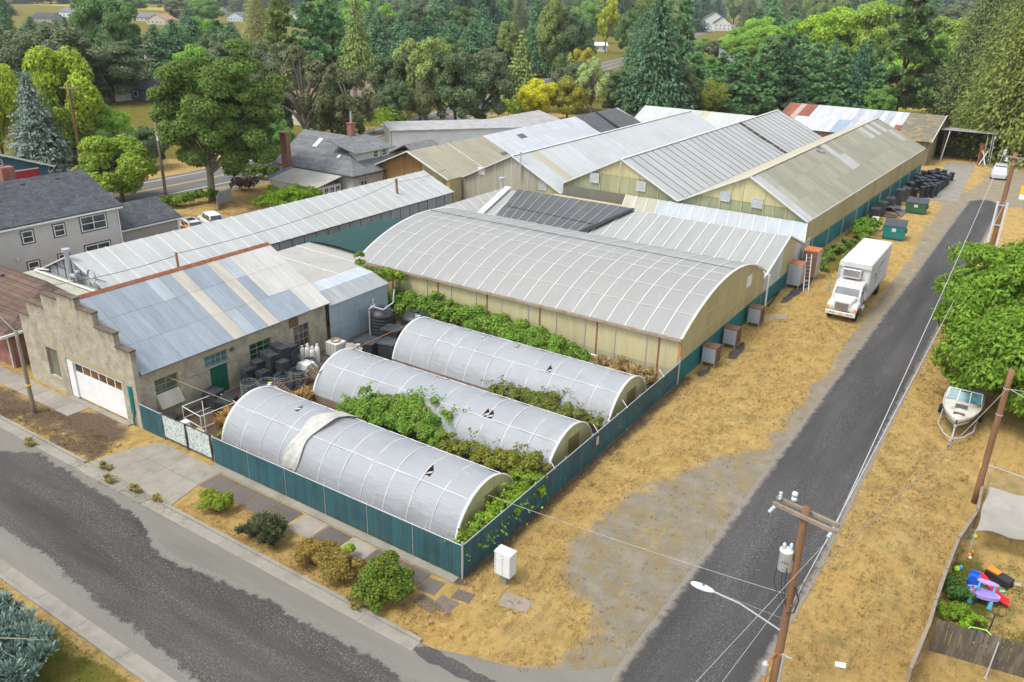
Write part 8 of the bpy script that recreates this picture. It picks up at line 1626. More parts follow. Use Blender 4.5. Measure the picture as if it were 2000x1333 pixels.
def broad_crown(seed, npuff=46, nleaf=8500, leaf=.042, zlo=.16, pr=(.10, .19), shell=(.45, .86), top=1.0, egg=.0):
    rg = np.random.default_rng(seed); D = unit(rg, npuff); r = rg.uniform(*shell, npuff); hz = (1-zlo)/2
    C = D*r[:, None]*np.array([.5, .5, hz])+np.array([0, 0, zlo+hz]); sc = 1-egg*np.clip((C[:, 2]-zlo)/(1-zlo), 0, 1); C[:, :2] *= sc[:, None]
    R = rg.uniform(*pr, npuff); return C, R, puff_leaves(C, R, nleaf, leaf, rg, center=np.array([0, 0, zlo+hz*.8]), squash=.8)
def trunk_mesh(name, seed, C, mat, r=.03, zt=.62, nl=9, lr=.011):
    rg = random.Random(seed); m = MB(); P = [(rg.uniform(-.012, .012)*i, rg.uniform(-.012, .012)*i, zt*i/6) for i in range(7)]; P[0] = (0, 0, -.01); m.tube(P, [r*(1-.11*i) for i in range(7)], 8)
    idx = list(range(len(C))); rg.shuffle(idx)
    for i in idx[:nl]:
        c = C[i]; z0 = min(zt*.92, max(.12, c[2]*.55)); q = V3((0, 0, z0)); e = V3(c); md = q.lerp(e, .5)+V3((0, 0, .03)); m.tube([q, md, e], [lr*1.5, lr, lr*.35], 5)
    return m.mesh(name, mat, True)
def fir_crown(seed, nlev=30, leaf=.05, power=.85, dens=1.0, droop=.10, zlo=.06):
    rg = np.random.default_rng(seed); Ps = []; Ns = []; Ds = []; Ss = []
    for l in range(nlev):
        z = zlo+(1-zlo)*(l/nlev)**1.0; rad = .5*(1-(z-zlo)/(1-zlo))**power+.015; nb = max(5, int((5+11*(1-z))*dens)); ph = rg.uniform(0, 6.28)
        for b in range(nb):
            a = ph+6.283*b/nb+rg.normal()*.15; L = rad*rg.uniform(.62, 1.12); n = max(4, int(5+L*62)); t = rg.uniform(.12, 1, n)
            x = np.cos(a)*L*t; y = np.sin(a)*L*t; zz = z+.015-droop*L*t**1.5*1.2+rg.normal(size=n)*.006
            side = rg.normal(size=n)*L*.13*t; x += -np.sin(a)*side; y += np.cos(a)*side
            Ps.append(np.stack([x, y, zz], 1)); nn = np.stack([np.cos(a)*np.full(n, .35), np.sin(a)*np.full(n, .35), np.full(n, .9)], 1)+rg.normal(size=(n, 3))*.4; Ns.append(nn)
            Ds.append(np.stack([np.full(n, np.cos(a)), np.full(n, np.sin(a)), np.full(n, -.35)], 1)); Ss.append(leaf*rg.uniform(.6, 1.3, n)*(.55+.45*(1-z)))
    P, N, D, S = map(np.concatenate, (Ps, Ns, Ds, Ss)); return quads(P, N, S, rg, 1.9, D, .15)
def pine_crown(seed, npuff=130, nleaf=20000, leaf=.022, zlo=.07, wide=.48):
    rg = np.random.default_rng(seed); z = zlo+(1-zlo)*rg.random(npuff)**1.25*.97; a = rg.uniform(0, 6.28, npuff); rad = wide*(np.clip((1-z)/(1-zlo), 0.02, 1)**.75)*rg.uniform(.2, 1.0, npuff)
    C = np.stack([np.cos(a)*rad, np.sin(a)*rad, z], 1); R = rg.uniform(.05, .10, npuff)*(.55+.6*(1-z)); w = R**2; k = rg.choice(npuff, nleaf, p=w/w.sum()); D = unit(rg, nleaf); D[:, 2] = np.abs(D[:, 2])*.9-.15
    P = C[k]+D*(R[k]*rg.uniform(.45, 1.05, nleaf))[:, None]*np.array([1.15, 1.15, .62]); N = np.cross(D, unit(rg, nleaf)); return C, R, quads(P, N, leaf, rg, 2.6, D*2, .05)
VAR = {}
def variant(kind, i):
    key = (kind, i)
    if key in VAR: return VAR[key]
    s = hash_(kind)*17+i*101
    if kind == 'B': C, R, Q = broad_crown(s, 60, 20000, .024, .14, (.08, .17), (.4, .9)); tr = trunk_mesh('trunk', s, C, BARK)
    elif kind == 'T': C, R, Q = broad_crown(s, 70, 20000, .026, .10, (.07, .14), (.3, .9), egg=.45); tr = trunk_mesh('trunk', s, C, LBARK, .022, .85)
    elif kind == 'O': C, R, Q = broad_crown(s, 85, 20000, .023, .10, (.06, .13), (.35, .95)); tr = trunk_mesh('trunk', s, C, BARK, .028, .5, 14, .010)
    elif kind == 'L': C, R, Q = broad_crown(s, 55, 9500, .024, .2, (.05, .11), (.4, .97)); tr = trunk_mesh('trunk', s, C, LBARK, .032, .55, 30, .014)
    elif kind == 'W':
        C, R, Q = broad_crown(s, 40, 100, .05, .3, (.1, .16)); rg = np.random.default_rng(s); Q = puff_leaves(C, R, 15000, .02, rg, .1, 3.0, 1.3, np.tile([0, 0, -3.0], (15000, 1))); tr = trunk_mesh('trunk', s, C, BARK)
    elif kind == 'F': Q = fir_crown(s, 38, .03, .72, 1.25); C = np.array([[0, 0, .9]]); tr = trunk_mesh('trunk', s, C, BARK, .022, .95, 1)
    elif kind == 'C': Q = fir_crown(s, 20, .045, .7, 1.5, .02, .12); C = np.array([[0, 0, .9]]); tr = trunk_mesh('trunk', s, C, BARK, .024, .95, 1)
    elif kind == 'K': Q = fir_crown(s, 60, .017, .5, 2.6, .30); C = np.array([[0, 0, .9]]); tr = trunk_mesh('trunk', s, C, BARK, .022, .95, 1)
    elif kind == 'P': C, R, Q = pine_crown(s); tr = trunk_mesh('trunk', s, C, PBARK, .022, .93, 26, .006)
    VAR[key] = (fast_quads('crown', Q, NEED if kind in 'FCPK' else LEAF), tr); return VAR[key]
def hash_(k): return sum(ord(c)*(i+3) for i, c in enumerate(k))
def tree(label, px_, pb, pt, wpx, kind, col, name=None, var=None, group=None, sx=1.0):
    g = at(px_, pb); h = max(2.0, height_at(g, px_, pt)); w = wpx*mpp((g[0], g[1], h*.5)); i = (int(px_*7+pt*3) % 3) if var is None else var
    nm = name or {'B': 'broadleaf_tree', 'T': 'poplar_tree', 'O': 'oak_tree', 'L': 'lichen_oak_tree', 'W': 'willow_tree', 'F': 'fir_tree', 'C': 'cedar_tree', 'K': 'cedar_tree', 'P': 'pine_tree'}[kind]
    T = thing(nm, label, 'tree', (g[0], g[1], 0), (px_*1.7+pb) % 6.28, group); T.scale = (w*sx, w, h); cm, tm = variant(kind, i)
    link('trunk', tm, T); link('crown', cm, T, color=tuple(c*1.95 for c in col)); return T
DK = (0.068, 0.105, 0.046); OKG = (0.085, 0.108, 0.055); MID = (0.095, 0.185, 0.042); BRT = (0.15, 0.26, 0.034); YEL = (0.24, 0.29, 0.03); FIR = (0.052, 0.108, 0.050); OLV = (0.12, 0.16, 0.045); PIN = (0.088, 0.172, 0.068); BLU = (0.105, 0.14, 0.118); PAL = (0.20, 0.26, 0.10); BRN = (0.15, 0.155, 0.055)
TREES = [
 ('dark spreading oak at the far left behind the yellow-green tree', 40, 235, 48, 160, 'O', OKG), ('dark broad oak behind the yellow birch', 135, 205, 38, 200, 'O', OKG), ('dark oak left of the transformer pole', 222, 200, 75, 170, 'O', DK), ('dark oak low behind the blue spruce', 75, 270, 130, 150, 'O', DK),
 ('narrow dark fir at the top left corner', 25, 120, -25, 60, 'F', FIR), ('tall green poplar pair at the upper left, left crown', 195, 150, -22, 100, 'T', (0.075, 0.14, 0.045)), ('tall green poplar pair at the upper left, right crown', 245, 150, -12, 110, 'T', (0.07, 0.13, 0.04)),
 ('yellow-green tree cut by the left edge', 8, 312, 88, 100, 'B', YEL), ('blue spruce behind the grey house', 88, 338, 138, 140, 'F', BLU), ('tall yellow-green birch beside the brown pole', 150, 322, 82, 160, 'B', (0.165, 0.23, 0.022)), ('green understorey tree behind the brown pole', 205, 318, 200, 120, 'B', BRT), ('drooping yellow-green tree behind the annex', 240, 395, 258, 165, 'B', (0.125, 0.19, 0.02)), ('dark shrub tree below the transformer pole', 290, 330, 245, 90, 'O', DK),
 ('deep green fir, first of the fir row from the left', 312, 150, 48, 132, 'F', FIR), ('deep green fir, second of the left fir row', 348, 146, 38, 140, 'F', FIR), ('deep green fir, third of the left fir row', 388, 142, 34, 140, 'F', FIR), ('deep green fir, fourth of the left fir row', 428, 138, 38, 132, 'F', FIR), ('deep green fir at the right end of the left fir row', 458, 135, 44, 123, 'F', FIR), ('dark oak behind the big maple crown', 462, 190, 78, 130, 'O', OKG), ('olive-brown cedar reaching the top edge', 512, 160, -35, 95, 'K', BRN),
 ('leftmost of the tall centre pines', 558, 185, -25, 130, 'P', OLV), ('tall centre pine behind the cream house', 612, 190, -18, 130, 'P', PIN), ('tall centre pine left of the olive fir', 655, 188, -30, 125, 'P', PIN), ('slender olive fir in the middle of the tall pines', 702, 205, -20, 100, 'F', OLV), ('dark oak beneath the tall centre pines', 535, 225, 70, 130, 'O', OKG),
 ('lichen-hung oak left of the blue house', 600, 305, 82, 145, 'L', (0.085, 0.095, 0.045)), ('lichen-hung oak in front of the blue house', 688, 305, 108, 125, 'L', (0.08, 0.09, 0.04)), ('low lichen oak behind the bungalow roof', 650, 290, 170, 110, 'L', (0.10, 0.12, 0.06)),
 ('leafy oak between the maple and the cream house', 528, 300, 160, 95, 'O', OKG), ('green tree low behind the maple, left of the bungalow', 556, 326, 235, 70, 'B', MID), ('dark tree behind the maple trunk', 478, 330, 215, 90, 'O', DK),
 ('dark fir, first of the centre fir row', 742, 140, 22, 120, 'F', FIR), ('dark fir, second of the centre fir row', 786, 142, 28, 128, 'F', FIR), ('dark fir, third of the centre fir row', 832, 146, 34, 128, 'F', (0.03, 0.075, 0.036)), ('dark fir, fourth of the centre fir row', 880, 150, 40, 136, 'F', FIR), ('dark fir, fifth of the centre fir row', 925, 152, 42, 136, 'F', FIR), ('dark fir at the right end of the centre fir row', 962, 150, 46, 120, 'F', FIR),
 ('dark oak left of the pale tall tree', 770, 235, 100, 125, 'O', DK), ('pale green tall tree over the workshop', 832, 245, 54, 120, 'L', (0.16, 0.205, 0.06)), ('dark round oak behind the workshop, left one', 890, 250, 98, 130, 'O', DK), ('dark round oak behind the workshop, right one', 945, 246, 86, 130, 'O', OKG), ('weeping vine-clad tree behind the workshop', 822, 250, 165, 70, 'W', (0.12, 0.13, 0.06)), ('small dark tree right of the blue house', 775, 255, 150, 70, 'O', DK),
 ('dark fir on the top edge, left of the pair', 862, 95, -35, 95, 'F', FIR), ('dark fir on the top edge, middle', 905, 92, -55, 110, 'F', (0.024, 0.05, 0.03)), ('dark fir on the top edge, right of the pair', 950, 95, -45, 110, 'F', (0.024, 0.05, 0.03)), ('olive tree right of the top dark firs', 985, 150, 40, 80, 'T', OLV),
 ('layered olive cedar beside the lane', 1016, 220, 58, 78, 'C', OLV), ('dark fir behind the layered cedar', 1045, 150, -20, 80, 'F', FIR), ('tall olive poplar with bare trunk', 1078, 160, -12, 85, 'T', OLV), ('dark oak right of the olive poplar', 1112, 160, 20, 100, 'O', DK), ('bright yellow tree behind the white greenhouse roof', 1052, 236, 152, 85, 'B', (0.33, 0.33, 0.015)), ('olive-yellow tree right of the bright yellow one', 1108, 236, 150, 85, 'B', (0.17, 0.17, 0.03)), ('pale sparse tree with bare branches behind the greenhouses', 1152, 236, 105, 75, 'L', PAL), ('yellow-topped sparse tree with thin trunk', 1132, 200, 82, 60, 'L', (0.25, 0.24, 0.03)),
 ('bright leafy tree with white bare trunk', 1182, 105, -10, 55, 'L', (0.22, 0.25, 0.02)), ('pale rounded willow near the top edge', 1212, 58, 10, 65, 'W', PAL), ('green tree left of the white-trunked one', 1148, 85, 0, 80, 'B', MID), ('green tree right of the rounded willow', 1240, 70, -12, 90, 'B', (0.10, 0.15, 0.03)), ('dark tree hiding the lane trailers', 1200, 225, 130, 100, 'O', DK),
 ('tallest dark fir above the white greenhouses', 1274, 236, -30, 165, 'F', (0.040, 0.080, 0.040)), ('lighter small pine in front of the tallest fir', 1262, 238, 110, 85, 'P', (0.07, 0.125, 0.05)), ('open pine right of the tallest fir', 1325, 190, -10, 115, 'P', PIN), ('dark understorey tree right of the tallest fir', 1320, 232, 120, 90, 'O', DK),
 ('pine left of the round drooping tree', 1352, 226, 102, 105, 'P', PIN), ('round drooping yellow-green tree behind the seamed roof', 1386, 232, 164, 75, 'W', (0.13, 0.155, 0.03)), ('pine right of the round drooping tree', 1428, 224, 100, 100, 'P', PIN), ('pine behind the seamed greenhouse ridge', 1478, 224, 88, 105, 'P', PIN), ('pine left of the rusty barn roof', 1528, 222, 72, 115, 'P', (0.05, 0.095, 0.045)), ('pine above the rusty barn roof', 1578, 224, 78, 110, 'P', PIN), ('pine above the white barn roof, left', 1628, 226, 92, 105, 'P', PIN), ('small dense fir above the white barn roof', 1662, 228, 78, 85, 'F', (0.035, 0.085, 0.045)), ('pine above the white barn roof, right', 1700, 232, 120, 90, 'P', PIN), ('low bush tree left of the big pine trunk', 1712, 236, 165, 70, 'B', MID),
 ('small green tree left below the white farmhouse', 1372, 110, 74, 46, 'B', MID), ('small dark tree in front of the white farmhouse', 1398, 114, 76, 52, 'O', OKG), ('small bright tree right below the white farmhouse', 1424, 112, 66, 54, 'B', BRT), ('dark fir between the suburb roofs and the maple', 372, 62, 6, 60, 'F', FIR), ('dark fir right of the suburb roofs', 512, 70, 8, 70, 'F', FIR), ('leafy tree behind the suburb roofs', 345, 40, -4, 60, 'O', OKG), ('leafy tree by the yellow field', 200, 40, -6, 66, 'B', MID),
 ('pine filling the gap right of the far road', 1406, 180, 102, 78, 'P', PIN), ('small leafy tree beside the far road', 1384, 150, 108, 50, 'B', MID), ('leafy tree below the white farmhouse', 1452, 128, 64, 84, 'B', (0.12, 0.21, 0.035)), ('pine below the white farmhouse', 1442, 175, 95, 80, 'P', PIN), ('pine left of the far road', 1330, 200, 110, 60, 'O', DK),
 ('bright green tree at the upper right, leftmost', 1492, 120, 52, 115, 'B', BRT), ('bright green tree at the upper right, second', 1548, 125, 40, 115, 'B', (0.11, 0.2, 0.03)), ('bright yellow-green tall tree at the upper right', 1622, 145, 8, 140, 'B', (0.16, 0.25, 0.02)), ('bright tree left of the big pine top', 1688, 150, -8, 130, 'T', (0.15, 0.22, 0.03)), ('bright tree right of the big pine trunk', 1788, 188, 50, 130, 'B', BRT), ('yellow-green tree above the small meadow', 1836, 180, 28, 120, 'B', (0.14, 0.2, 0.025)), ('dark hedge tree behind the small meadow', 1822, 192, 120, 130, 'O', DK),
 ('tall ponderosa pine with bare reddish trunk', 1748, 228, -75, 190, 'P', (0.07, 0.115, 0.035)), ('tall olive cedar left of the right edge', 1885, 240, -60, 190, 'K', (0.075, 0.10, 0.032)), ('huge olive cedar at the upper right corner', 1985, 312, -160, 290, 'K', (0.085, 0.105, 0.022)), ('olive cedar behind the open shed', 1925, 262, -50, 150, 'K', (0.08, 0.105, 0.026)),
]
for i, t_ in enumerate(TREES): tree(*t_)
# skyline rows
SKY = []; rs = random.Random(21)
for i in range(34):
    x = -20+i*31+rs.uniform(-8, 8); SKY.append((x, rs.uniform(16, 34), rs.uniform(-42, -8), rs.uniform(45, 80)))
for i in range(36):
    x = 985+i*30+rs.uniform(-8, 8); far = rs.uniform(46, 78); SKY.append((x, far, rs.uniform(-50, -8), rs.uniform(45, 80)))
NB = {0: 'st', 1: 'nd', 2: 'rd'}
def nth(n): return '%d%s' % (n, 'th' if 10 < n % 100 < 14 else {1: 'st', 2: 'nd', 3: 'rd'}.get(n % 10, 'th'))
for i, (x, b, t_, w) in enumerate(SKY):
    if 1355 < x < 1450 and b > 52: b = 47
    if i < 34 and (20 < x < 165 or 262 < x < 330): t_ = -14; b = 8
    kd = rs.choice(['F', 'F', 'O', 'B', 'K']); c_ = {'F': (0.035, 0.07, 0.042), 'O': (0.06, 0.085, 0.04), 'B': (0.12, 0.17, 0.05), 'K': (0.07, 0.09, 0.04)}[kd]
    tree('distant %s on the skyline, %s from the left' % ({'F': 'dark fir', 'O': 'dull green tree', 'B': 'light green tree', 'K': 'olive conifer'}[kd], nth(i+1)), x, b, t_, w, kd, c_, group='distant skyline trees')
# woods filling in between
OPEN = [(200, 120, 335, 215), (565, 150, 765, 240), (968, 150, 1060, 205), (1332, 20, 1422, 104), (1138, 70, 1185, 108), (1738, 170, 1835, 235), (30, 12, 165, 30), (290, 12, 325, 40), (445, 12, 475, 36), (570, 14, 595, 38), (330, 260, 480, 400), (0, 200, 320, 400)]
n = 0
for row, (pb, hgt, wd, step) in enumerate(((34, 42, 56, 44), (52, 58, 62, 44), (74, 72, 68, 44), (102, 85, 78, 46), (136, 95, 86, 50), (172, 105, 94, 54), (208, 100, 92, 56))):
    x = -10+row*13
    while x < 2010:
        px_ = x+rs.uniform(-14, 14); b = pb+rs.uniform(-12, 12); h_ = hgt*rs.uniform(.75, 1.2); w = wd*rs.uniform(.8, 1.25); x += step
        if row == 6 and px_ < 1040: continue
        if any(px_+w*.45 > o[0] and px_-w*.45 < o[2] and b > o[1] and b-h_ < o[3] for o in OPEN): continue
        kd = rs.choice(['O', 'O', 'F', 'P', 'B', 'F'] if px_ < 1300 else ['B', 'P', 'P', 'B', 'O', 'F']); n += 1
        c_ = {'F': FIR, 'O': rs.choice([DK, OKG, (0.07, 0.125, 0.04)]), 'B': rs.choice([MID, BRT, (0.12, 0.23, 0.03)]), 'P': PIN}[kd]
        tree('%s in the tree belt, %s row from the skyline, %s tree placed' % ({'F': 'fir', 'O': 'dark leafy tree', 'B': 'bright leafy tree', 'P': 'pine'}[kd], nth(row+1), nth(n)), px_, b, b-h_, w, kd, jit(c_, .15), group='trees of the belt behind the site')
# dry hill on the right horizon, orchard slope
m = MB(); hp = [at(1500, 60), at(2300, 60)]
for i in range(13):
    for j in range(7):
        u, v = i/12, j/6; m.v.append((lerp(-500, 700, u), lerp(1500, 2200, v), -1+150*math.sin(v*math.pi/2)*math.exp(-((u-.42)/.33)**2)))
m.f = [(i*7+j, i*7+j+1, (i+1)*7+j+1, (i+1)*7+j) for i in range(12) for j in range(6)]; m.m = [0]*len(m.f); tag(m.build('hill', PM('dry_hill', (0.36, 0.25, 0.10), .95, .2, .02, 1), None, True), kind='structure')
m = MB()
for i in range(13):
    for j in range(7):
        u, v = i/12, j/6; m.v.append((lerp(-3000, 0, u), lerp(1700, 2600, v)-u*200, -2+190*math.sin(v*math.pi/2)*(.7+.3*math.sin(u*9))))
m.f = [(i*7+j, i*7+j+1, (i+1)*7+j+1, (i+1)*7+j) for i in range(12) for j in range(6)]; m.m = [0]*len(m.f); tag(m.build('wooded_hill', PM('wooded_hill', (0.06, 0.085, 0.045), .95, .4, .03, .2, (0.03, 0.05, 0.03), .6, .05), None, True), kind='structure')

# ---- big maple, individually grown
def own_tree(name, label, g, h, wx, wy, seed, npuff, nleaf, leaf, col, zlo, bark, nl, tr=.03, zt=.6, mat=None, el=1.5, pr=(.07, .14), droop=False, shift=0.0):
    T = thing(name, label, 'tree', (g[0], g[1], 0)); rg = np.random.default_rng(seed); D = unit(rg, npuff); r = rg.uniform(.45, .97, npuff); hz = (1-zlo)/2
    C = D*r[:, None]*np.array([.5*wx, .5*wy, hz*h])+np.array([cr0[0]*shift, cr0[1]*shift, (zlo+hz)*h]); R = rg.uniform(*pr, npuff)*min(wx, wy)
    Q = puff_leaves(C, R, nleaf, leaf, rg, .35, el, .7, np.tile([0, 0, -1.2], (nleaf, 1))+rg.normal(size=(nleaf, 3))*.8 if droop else None, np.array([cr0[0]*shift, cr0[1]*shift, (zlo+hz*.7)*h]))
    link('crown', fast_quads('crown', Q, mat or LEAF), T, color=col); m = MB(); rd = random.Random(seed); th = zt*h
    m.tube([(rd.uniform(-.1, .1)*i*.5, rd.uniform(-.1, .1)*i*.5, th*i/6-.05) for i in range(7)], [tr*h*(1-.1*i) for i in range(7)], 10)
    for i in range(nl): c = V3(C[i]); q = V3((0, 0, min(th*.95, max(h*.15, c.z*.5)))); m.tube([q, q.lerp(c, .55)+V3((0, 0, .3)), c], [tr*h*.42, tr*h*.25, tr*h*.06], 6)
    link('trunk', m.mesh('trunk', bark, True), T); return T
gm = at(415, 392); hm = height_at(gm, 415, 82); own_tree('maple_tree', 'large spreading maple between the main road and the long greenhouse', gm, hm, 265*mpp((gm[0], gm[1], 10)), 15.5, 5, 170, 60000, .24, (0.125, 0.21, 0.038), .16, LBARK, 30, .026, .55, pr=(.05, .115), shift=2.6)
own_tree('walnut_tree', 'bright green leafy tree overhanging the boat at the right edge', (20.6, 35.0), 7.2, 11.8, 11.0, 6, 110, 34000, .17, (0.16, 0.29, 0.026), .12, BARK, 20, .03, .6, LEAF, 2.4, (.09, .16), True)
own_tree('walnut_tree', 'bright green leafy tree beside the road behind the boat tree', (18.9, 44.0), 9.0, 12.0, 13.0, 8, 110, 34000, .18, (0.16, 0.285, 0.026), .10, BARK, 20, .03, .6, LEAF, 2.4, (.09, .16), True)

# ---- brambles and bushes
def bush(name, label, cat, blobs, n, leaf, col, mat=None, el=1.3, up=.5, group=None, spray=False, stems=True):
    C = np.array([b[:3] for b in blobs], float); R = np.array([b[3] for b in blobs], float); rg = np.random.default_rng(int(abs(C.sum()*100)) % 9999); o = C.mean(0)
    T = thing(name, label, cat, (o[0], o[1], 0), 0, group); sub = []; sr = []
    for c, r in zip(C, R):
        k = max(5, int(14*r)); D = unit(rg, k); D[:, 2] = np.abs(D[:, 2]); sub.append(c+D*r*rg.uniform(.3, .95, (k, 1))*np.array([1, 1, .85])); sr.append(np.full(k, r*.38)*rg.uniform(.6, 1.3, k))
    SCn, SR = np.concatenate(sub), np.concatenate(sr); SCn[:, 2] = np.maximum(SCn[:, 2], .1)
    if spray:
        D = unit(rg, n); D[:, 2] = np.abs(D[:, 2])+.35; k = rg.choice(len(SCn), n); P = SCn[k]+D*(SR[k]*rg.uniform(.2, 1.25, n))[:, None]; Q = quads(P, np.cross(D, unit(rg, n)), leaf, rg, el, D*2.5, .05)
    else: Q = puff_leaves(SCn, SR, n, leaf, rg, up, el, .85, None, np.array([o[0], o[1], .2]))
    if cat == 'bramble':      # arching canes with leaves, reaching out over the plastic
        K = 26+len(blobs)*7; kk = rg.choice(len(SCn), K); d = unit(rg, K); d[:, 2] = np.abs(d[:, 2])*.8+.25; L = rg.uniform(.7, 1.9, K); t = np.linspace(.25, 1, 16)
        PP = (SCn[kk][:, None, :]+d[:, None, :]*(L[:, None]*t)[:, :, None]-np.array([0, 0, 1.0])*(L[:, None]*t**2*.55)[:, :, None]).reshape(-1, 3)+rg.normal(size=(K*16, 3))*.06
        Q = np.concatenate([Q, quads(PP, unit(rg, K*16)+np.array([0, 0, .8]), leaf*.9, rg, el)])
    Q[:, 2] = np.maximum(Q[:, 2], .02); Q = Q-np.array([o[0], o[1], 0]); link('foliage', fast_quads('foliage', Q, mat or LEAF), T, color=tuple(c*1.45 for c in col))
    m = MB()
    for c in SCn[:10]: m.tube([(c[0]*.2+o[0]*.8-o[0], c[1]*.2+o[1]*.8-o[1], 0), (c[0]-o[0], c[1]-o[1], c[2])], [.025, .008], 5)
    link('stems', m.mesh('stems', BARK), T); return T
GRB = (0.11, 0.215, 0.028)
bush('bramble', 'big green bramble bank between the rear polytunnel and the arched greenhouse', 'bramble', [(-25.0, 23.9, .9, 1.3), (-23.0, 24.1, 1.2, 1.5), (-21.0, 24.2, 1.3, 1.5), (-19.0, 24.2, 1.3, 1.45), (-17, 24.1, 1.2, 1.5), (-15, 24.1, 1.2, 1.4), (-13, 24, 1.1, 1.4), (-11, 23.9, 1.1, 1.4), (-9, 23.8, 1.0, 1.25), (-7.3, 23.6, .8, 1.1), (-16, 22.8, 1.0, 1.0), (-12, 22.7, 1.0, 1.0), (-9.0, 22.7, .9, .9), (-19.5, 22.9, 1.0, .9)], 30000, .125, GRB, BRAM)
bush('bramble', 'bramble climbing between the nearest and middle polytunnels', 'bramble', [(-14.6, 7.9, .9, 1.0), (-13.2, 8.0, 1.2, 1.2), (-11.8, 8.1, 1.2, 1.2), (-10.5, 8.3, 1.3, 1.2), (-9.3, 8.5, 1.1, 1.1), (-12.2, 9.2, 1.6, .8), (-10.8, 9.4, 1.7, .7), (-8.0, 8.0, .9, .9), (-13.6, 8.2, 2.2, .5), (-11.0, 9.9, 2.0, .5), (-9.6, 10.1, 2.1, .45), (-8.3, 9.6, 1.7, .5), (-12.4, 7.0, 1.9, .5)], 17000, .115, GRB, BRAM)
bush('bramble', 'yellowing bramble between the near ends of the nearest and middle polytunnels', 'bramble', [(-7.0, 7.9, .8, .85), (-5.8, 7.9, .9, .85), (-4.6, 7.9, .9, .9), (-3.5, 7.9, 1.0, .95), (-2.4, 8.1, 1.0, 1.0), (-1.3, 8.3, 1.1, 1.0)], 10000, .11, (0.13, 0.15, 0.022), BRAM)
bush('bramble', 'bramble filling the fence corner at the end of the nearest polytunnel', 'bramble', [(-.9, 7.0, 1.0, .9), (-.8, 5.8, 1.1, .85), (-.8, 4.6, 1.1, .8), (-.7, 3.4, 1.0, .75), (-.6, 2.2, 1.0, .6), (-.5, 1.1, 1.2, .45), (-.6, .7, 1.3, .4)], 9000, .11, (0.13, 0.23, 0.02), BRAM)
bush('bramble', 'reddish bramble between the middle and rear polytunnels', 'bramble', [(-8.5, 15.4, .7, .8), (-7.2, 15.5, .9, .9), (-6.0, 15.5, .9, .9), (-4.8, 15.5, .9, .85), (-3.5, 15.4, .8, .8), (-2.2, 15.3, .9, .75), (-1.2, 15.2, 1.0, .6), (-5.0, 16.4, 1.1, .6)], 9000, .105, (0.12, 0.15, 0.03), BRAM)
bush('young_tree', 'young green sapling growing by the metal shed roof', 'tree', [(-27.0, 23.6, 3.0, .9), (-26.0, 24.0, 3.1, .9), (-25.0, 24.3, 2.9, .8), (-27.8, 23.2, 4.0, .5), (-27.9, 23.3, 4.7, .4)], 2600, .2, (0.12, 0.2, 0.02), AUT, 2.0)
bush('weed_clump', 'green weeds behind the truck along the yellow wall', 'weeds', [(.9, 61, .2, .8), (1.0, 63.5, .2, .9), (1.2, 66, .25, .9), (1.4, 69, .25, .9), (1.5, 58.6, .2, .6), (2.6, 64.5, .1, .9), (3.0, 68, .1, 1.0)], 4000, .16, (0.11, 0.17, 0.03), LEAF, 2.5)
bush('green_bush', 'bright green bush against the yellow wall near the board stack', 'bush', [(1.8, 74.5, .7, 1.2), (1.7, 76.5, .8, 1.3), (1.9, 78.5, .7, 1.0), (2.2, 73, .5, .8)], 3800, .2, (0.10, 0.2, 0.02), LEAF)
bush('weed_clump', 'weeds at the gate corner inside the yard', 'weeds', [(-18.9, 1.0, .3, .5), (-19.0, 2.0, .3, .5), (-19.2, .6, .4, .4)], 700, .12, (0.13, 0.18, 0.03), AUT, 2)
bush('dry_weeds', 'orange dry weeds inside the gate', 'weeds', [(-20.5, 3.2, .2, .7), (-19.8, 4.3, .2, .7), (-20.8, 5.4, .15, .6), (-19.3, 3.0, .2, .6), (-19.9, 6.6, .15, .6), (-18.9, 7.8, .2, .6), (-19.2, 8.7, .2, .5)], 2400, .12, (0.33, 0.22, 0.08), DRYB, 4, spray=True)
bush('dry_weeds', 'dry brown weeds along the foot of the arched greenhouse', 'weeds', [(-5.5, 24.6, .2, .8), (-4.2, 24.6, .2, .8), (-3, 24.5, .2, .8), (-1.8, 24.5, .2, .7), (-4, 23.4, .15, .7), (-2.3, 23.4, .15, .7)], 1800, .12, (0.30, 0.22, 0.10), DRYB, 4, spray=True)
# kerbside shrubs
bush('round_shrub', 'round green clipped shrub nearest to the driveway', 'shrub', [(-13.6, -3.0, .5, .8), (-13.2, -3.0, .55, .65), (-13.9, -2.9, .45, .65)], 5200, .085, (0.13, 0.18, 0.015), AUT)
bush('juniper_shrub', 'dark straggly juniper on the verge, second from the driveway', 'shrub', [(-10.1, -3.3, .35, .8), (-9.2, -3.4, .35, .85), (-9.6, -2.8, .3, .7)], 5200, .085, (0.075, 0.085, 0.04), NEED, 2.5, spray=True)
bush('round_shrub', 'orange-tinged shrub on the verge, left of the pair', 'shrub', [(-6.5, -3.2, .5, .8), (-6.0, -3.0, .55, .7)], 4200, .08, (0.21, 0.155, 0.03), AUT)
bush('round_shrub', 'yellow-green sprig shrub behind the orange-tinged pair', 'shrub', [(-5.4, -2.3, .45, .55)], 1100, .1, (0.17, 0.27, 0.02), LEAF)
bush('round_shrub', 'larger orange-tinged shrub next to the big green one', 'shrub', [(-5.0, -3.2, .55, .9), (-4.2, -3.1, .55, .85), (-4.6, -3.3, .55, .8)], 6500, .08, (0.19, 0.15, 0.032), AUT)
bush('round_shrub', 'biggest green shrub at the corner end of the verge', 'shrub', [(-2.4, -3.0, .7, 1.1), (-1.8, -3.1, .7, 1.05), (-2.1, -3.4, .5, .9), (-2.2, -2.7, .8, 1.05)], 10500, .095, (0.085, 0.14, 0.015), AUT)
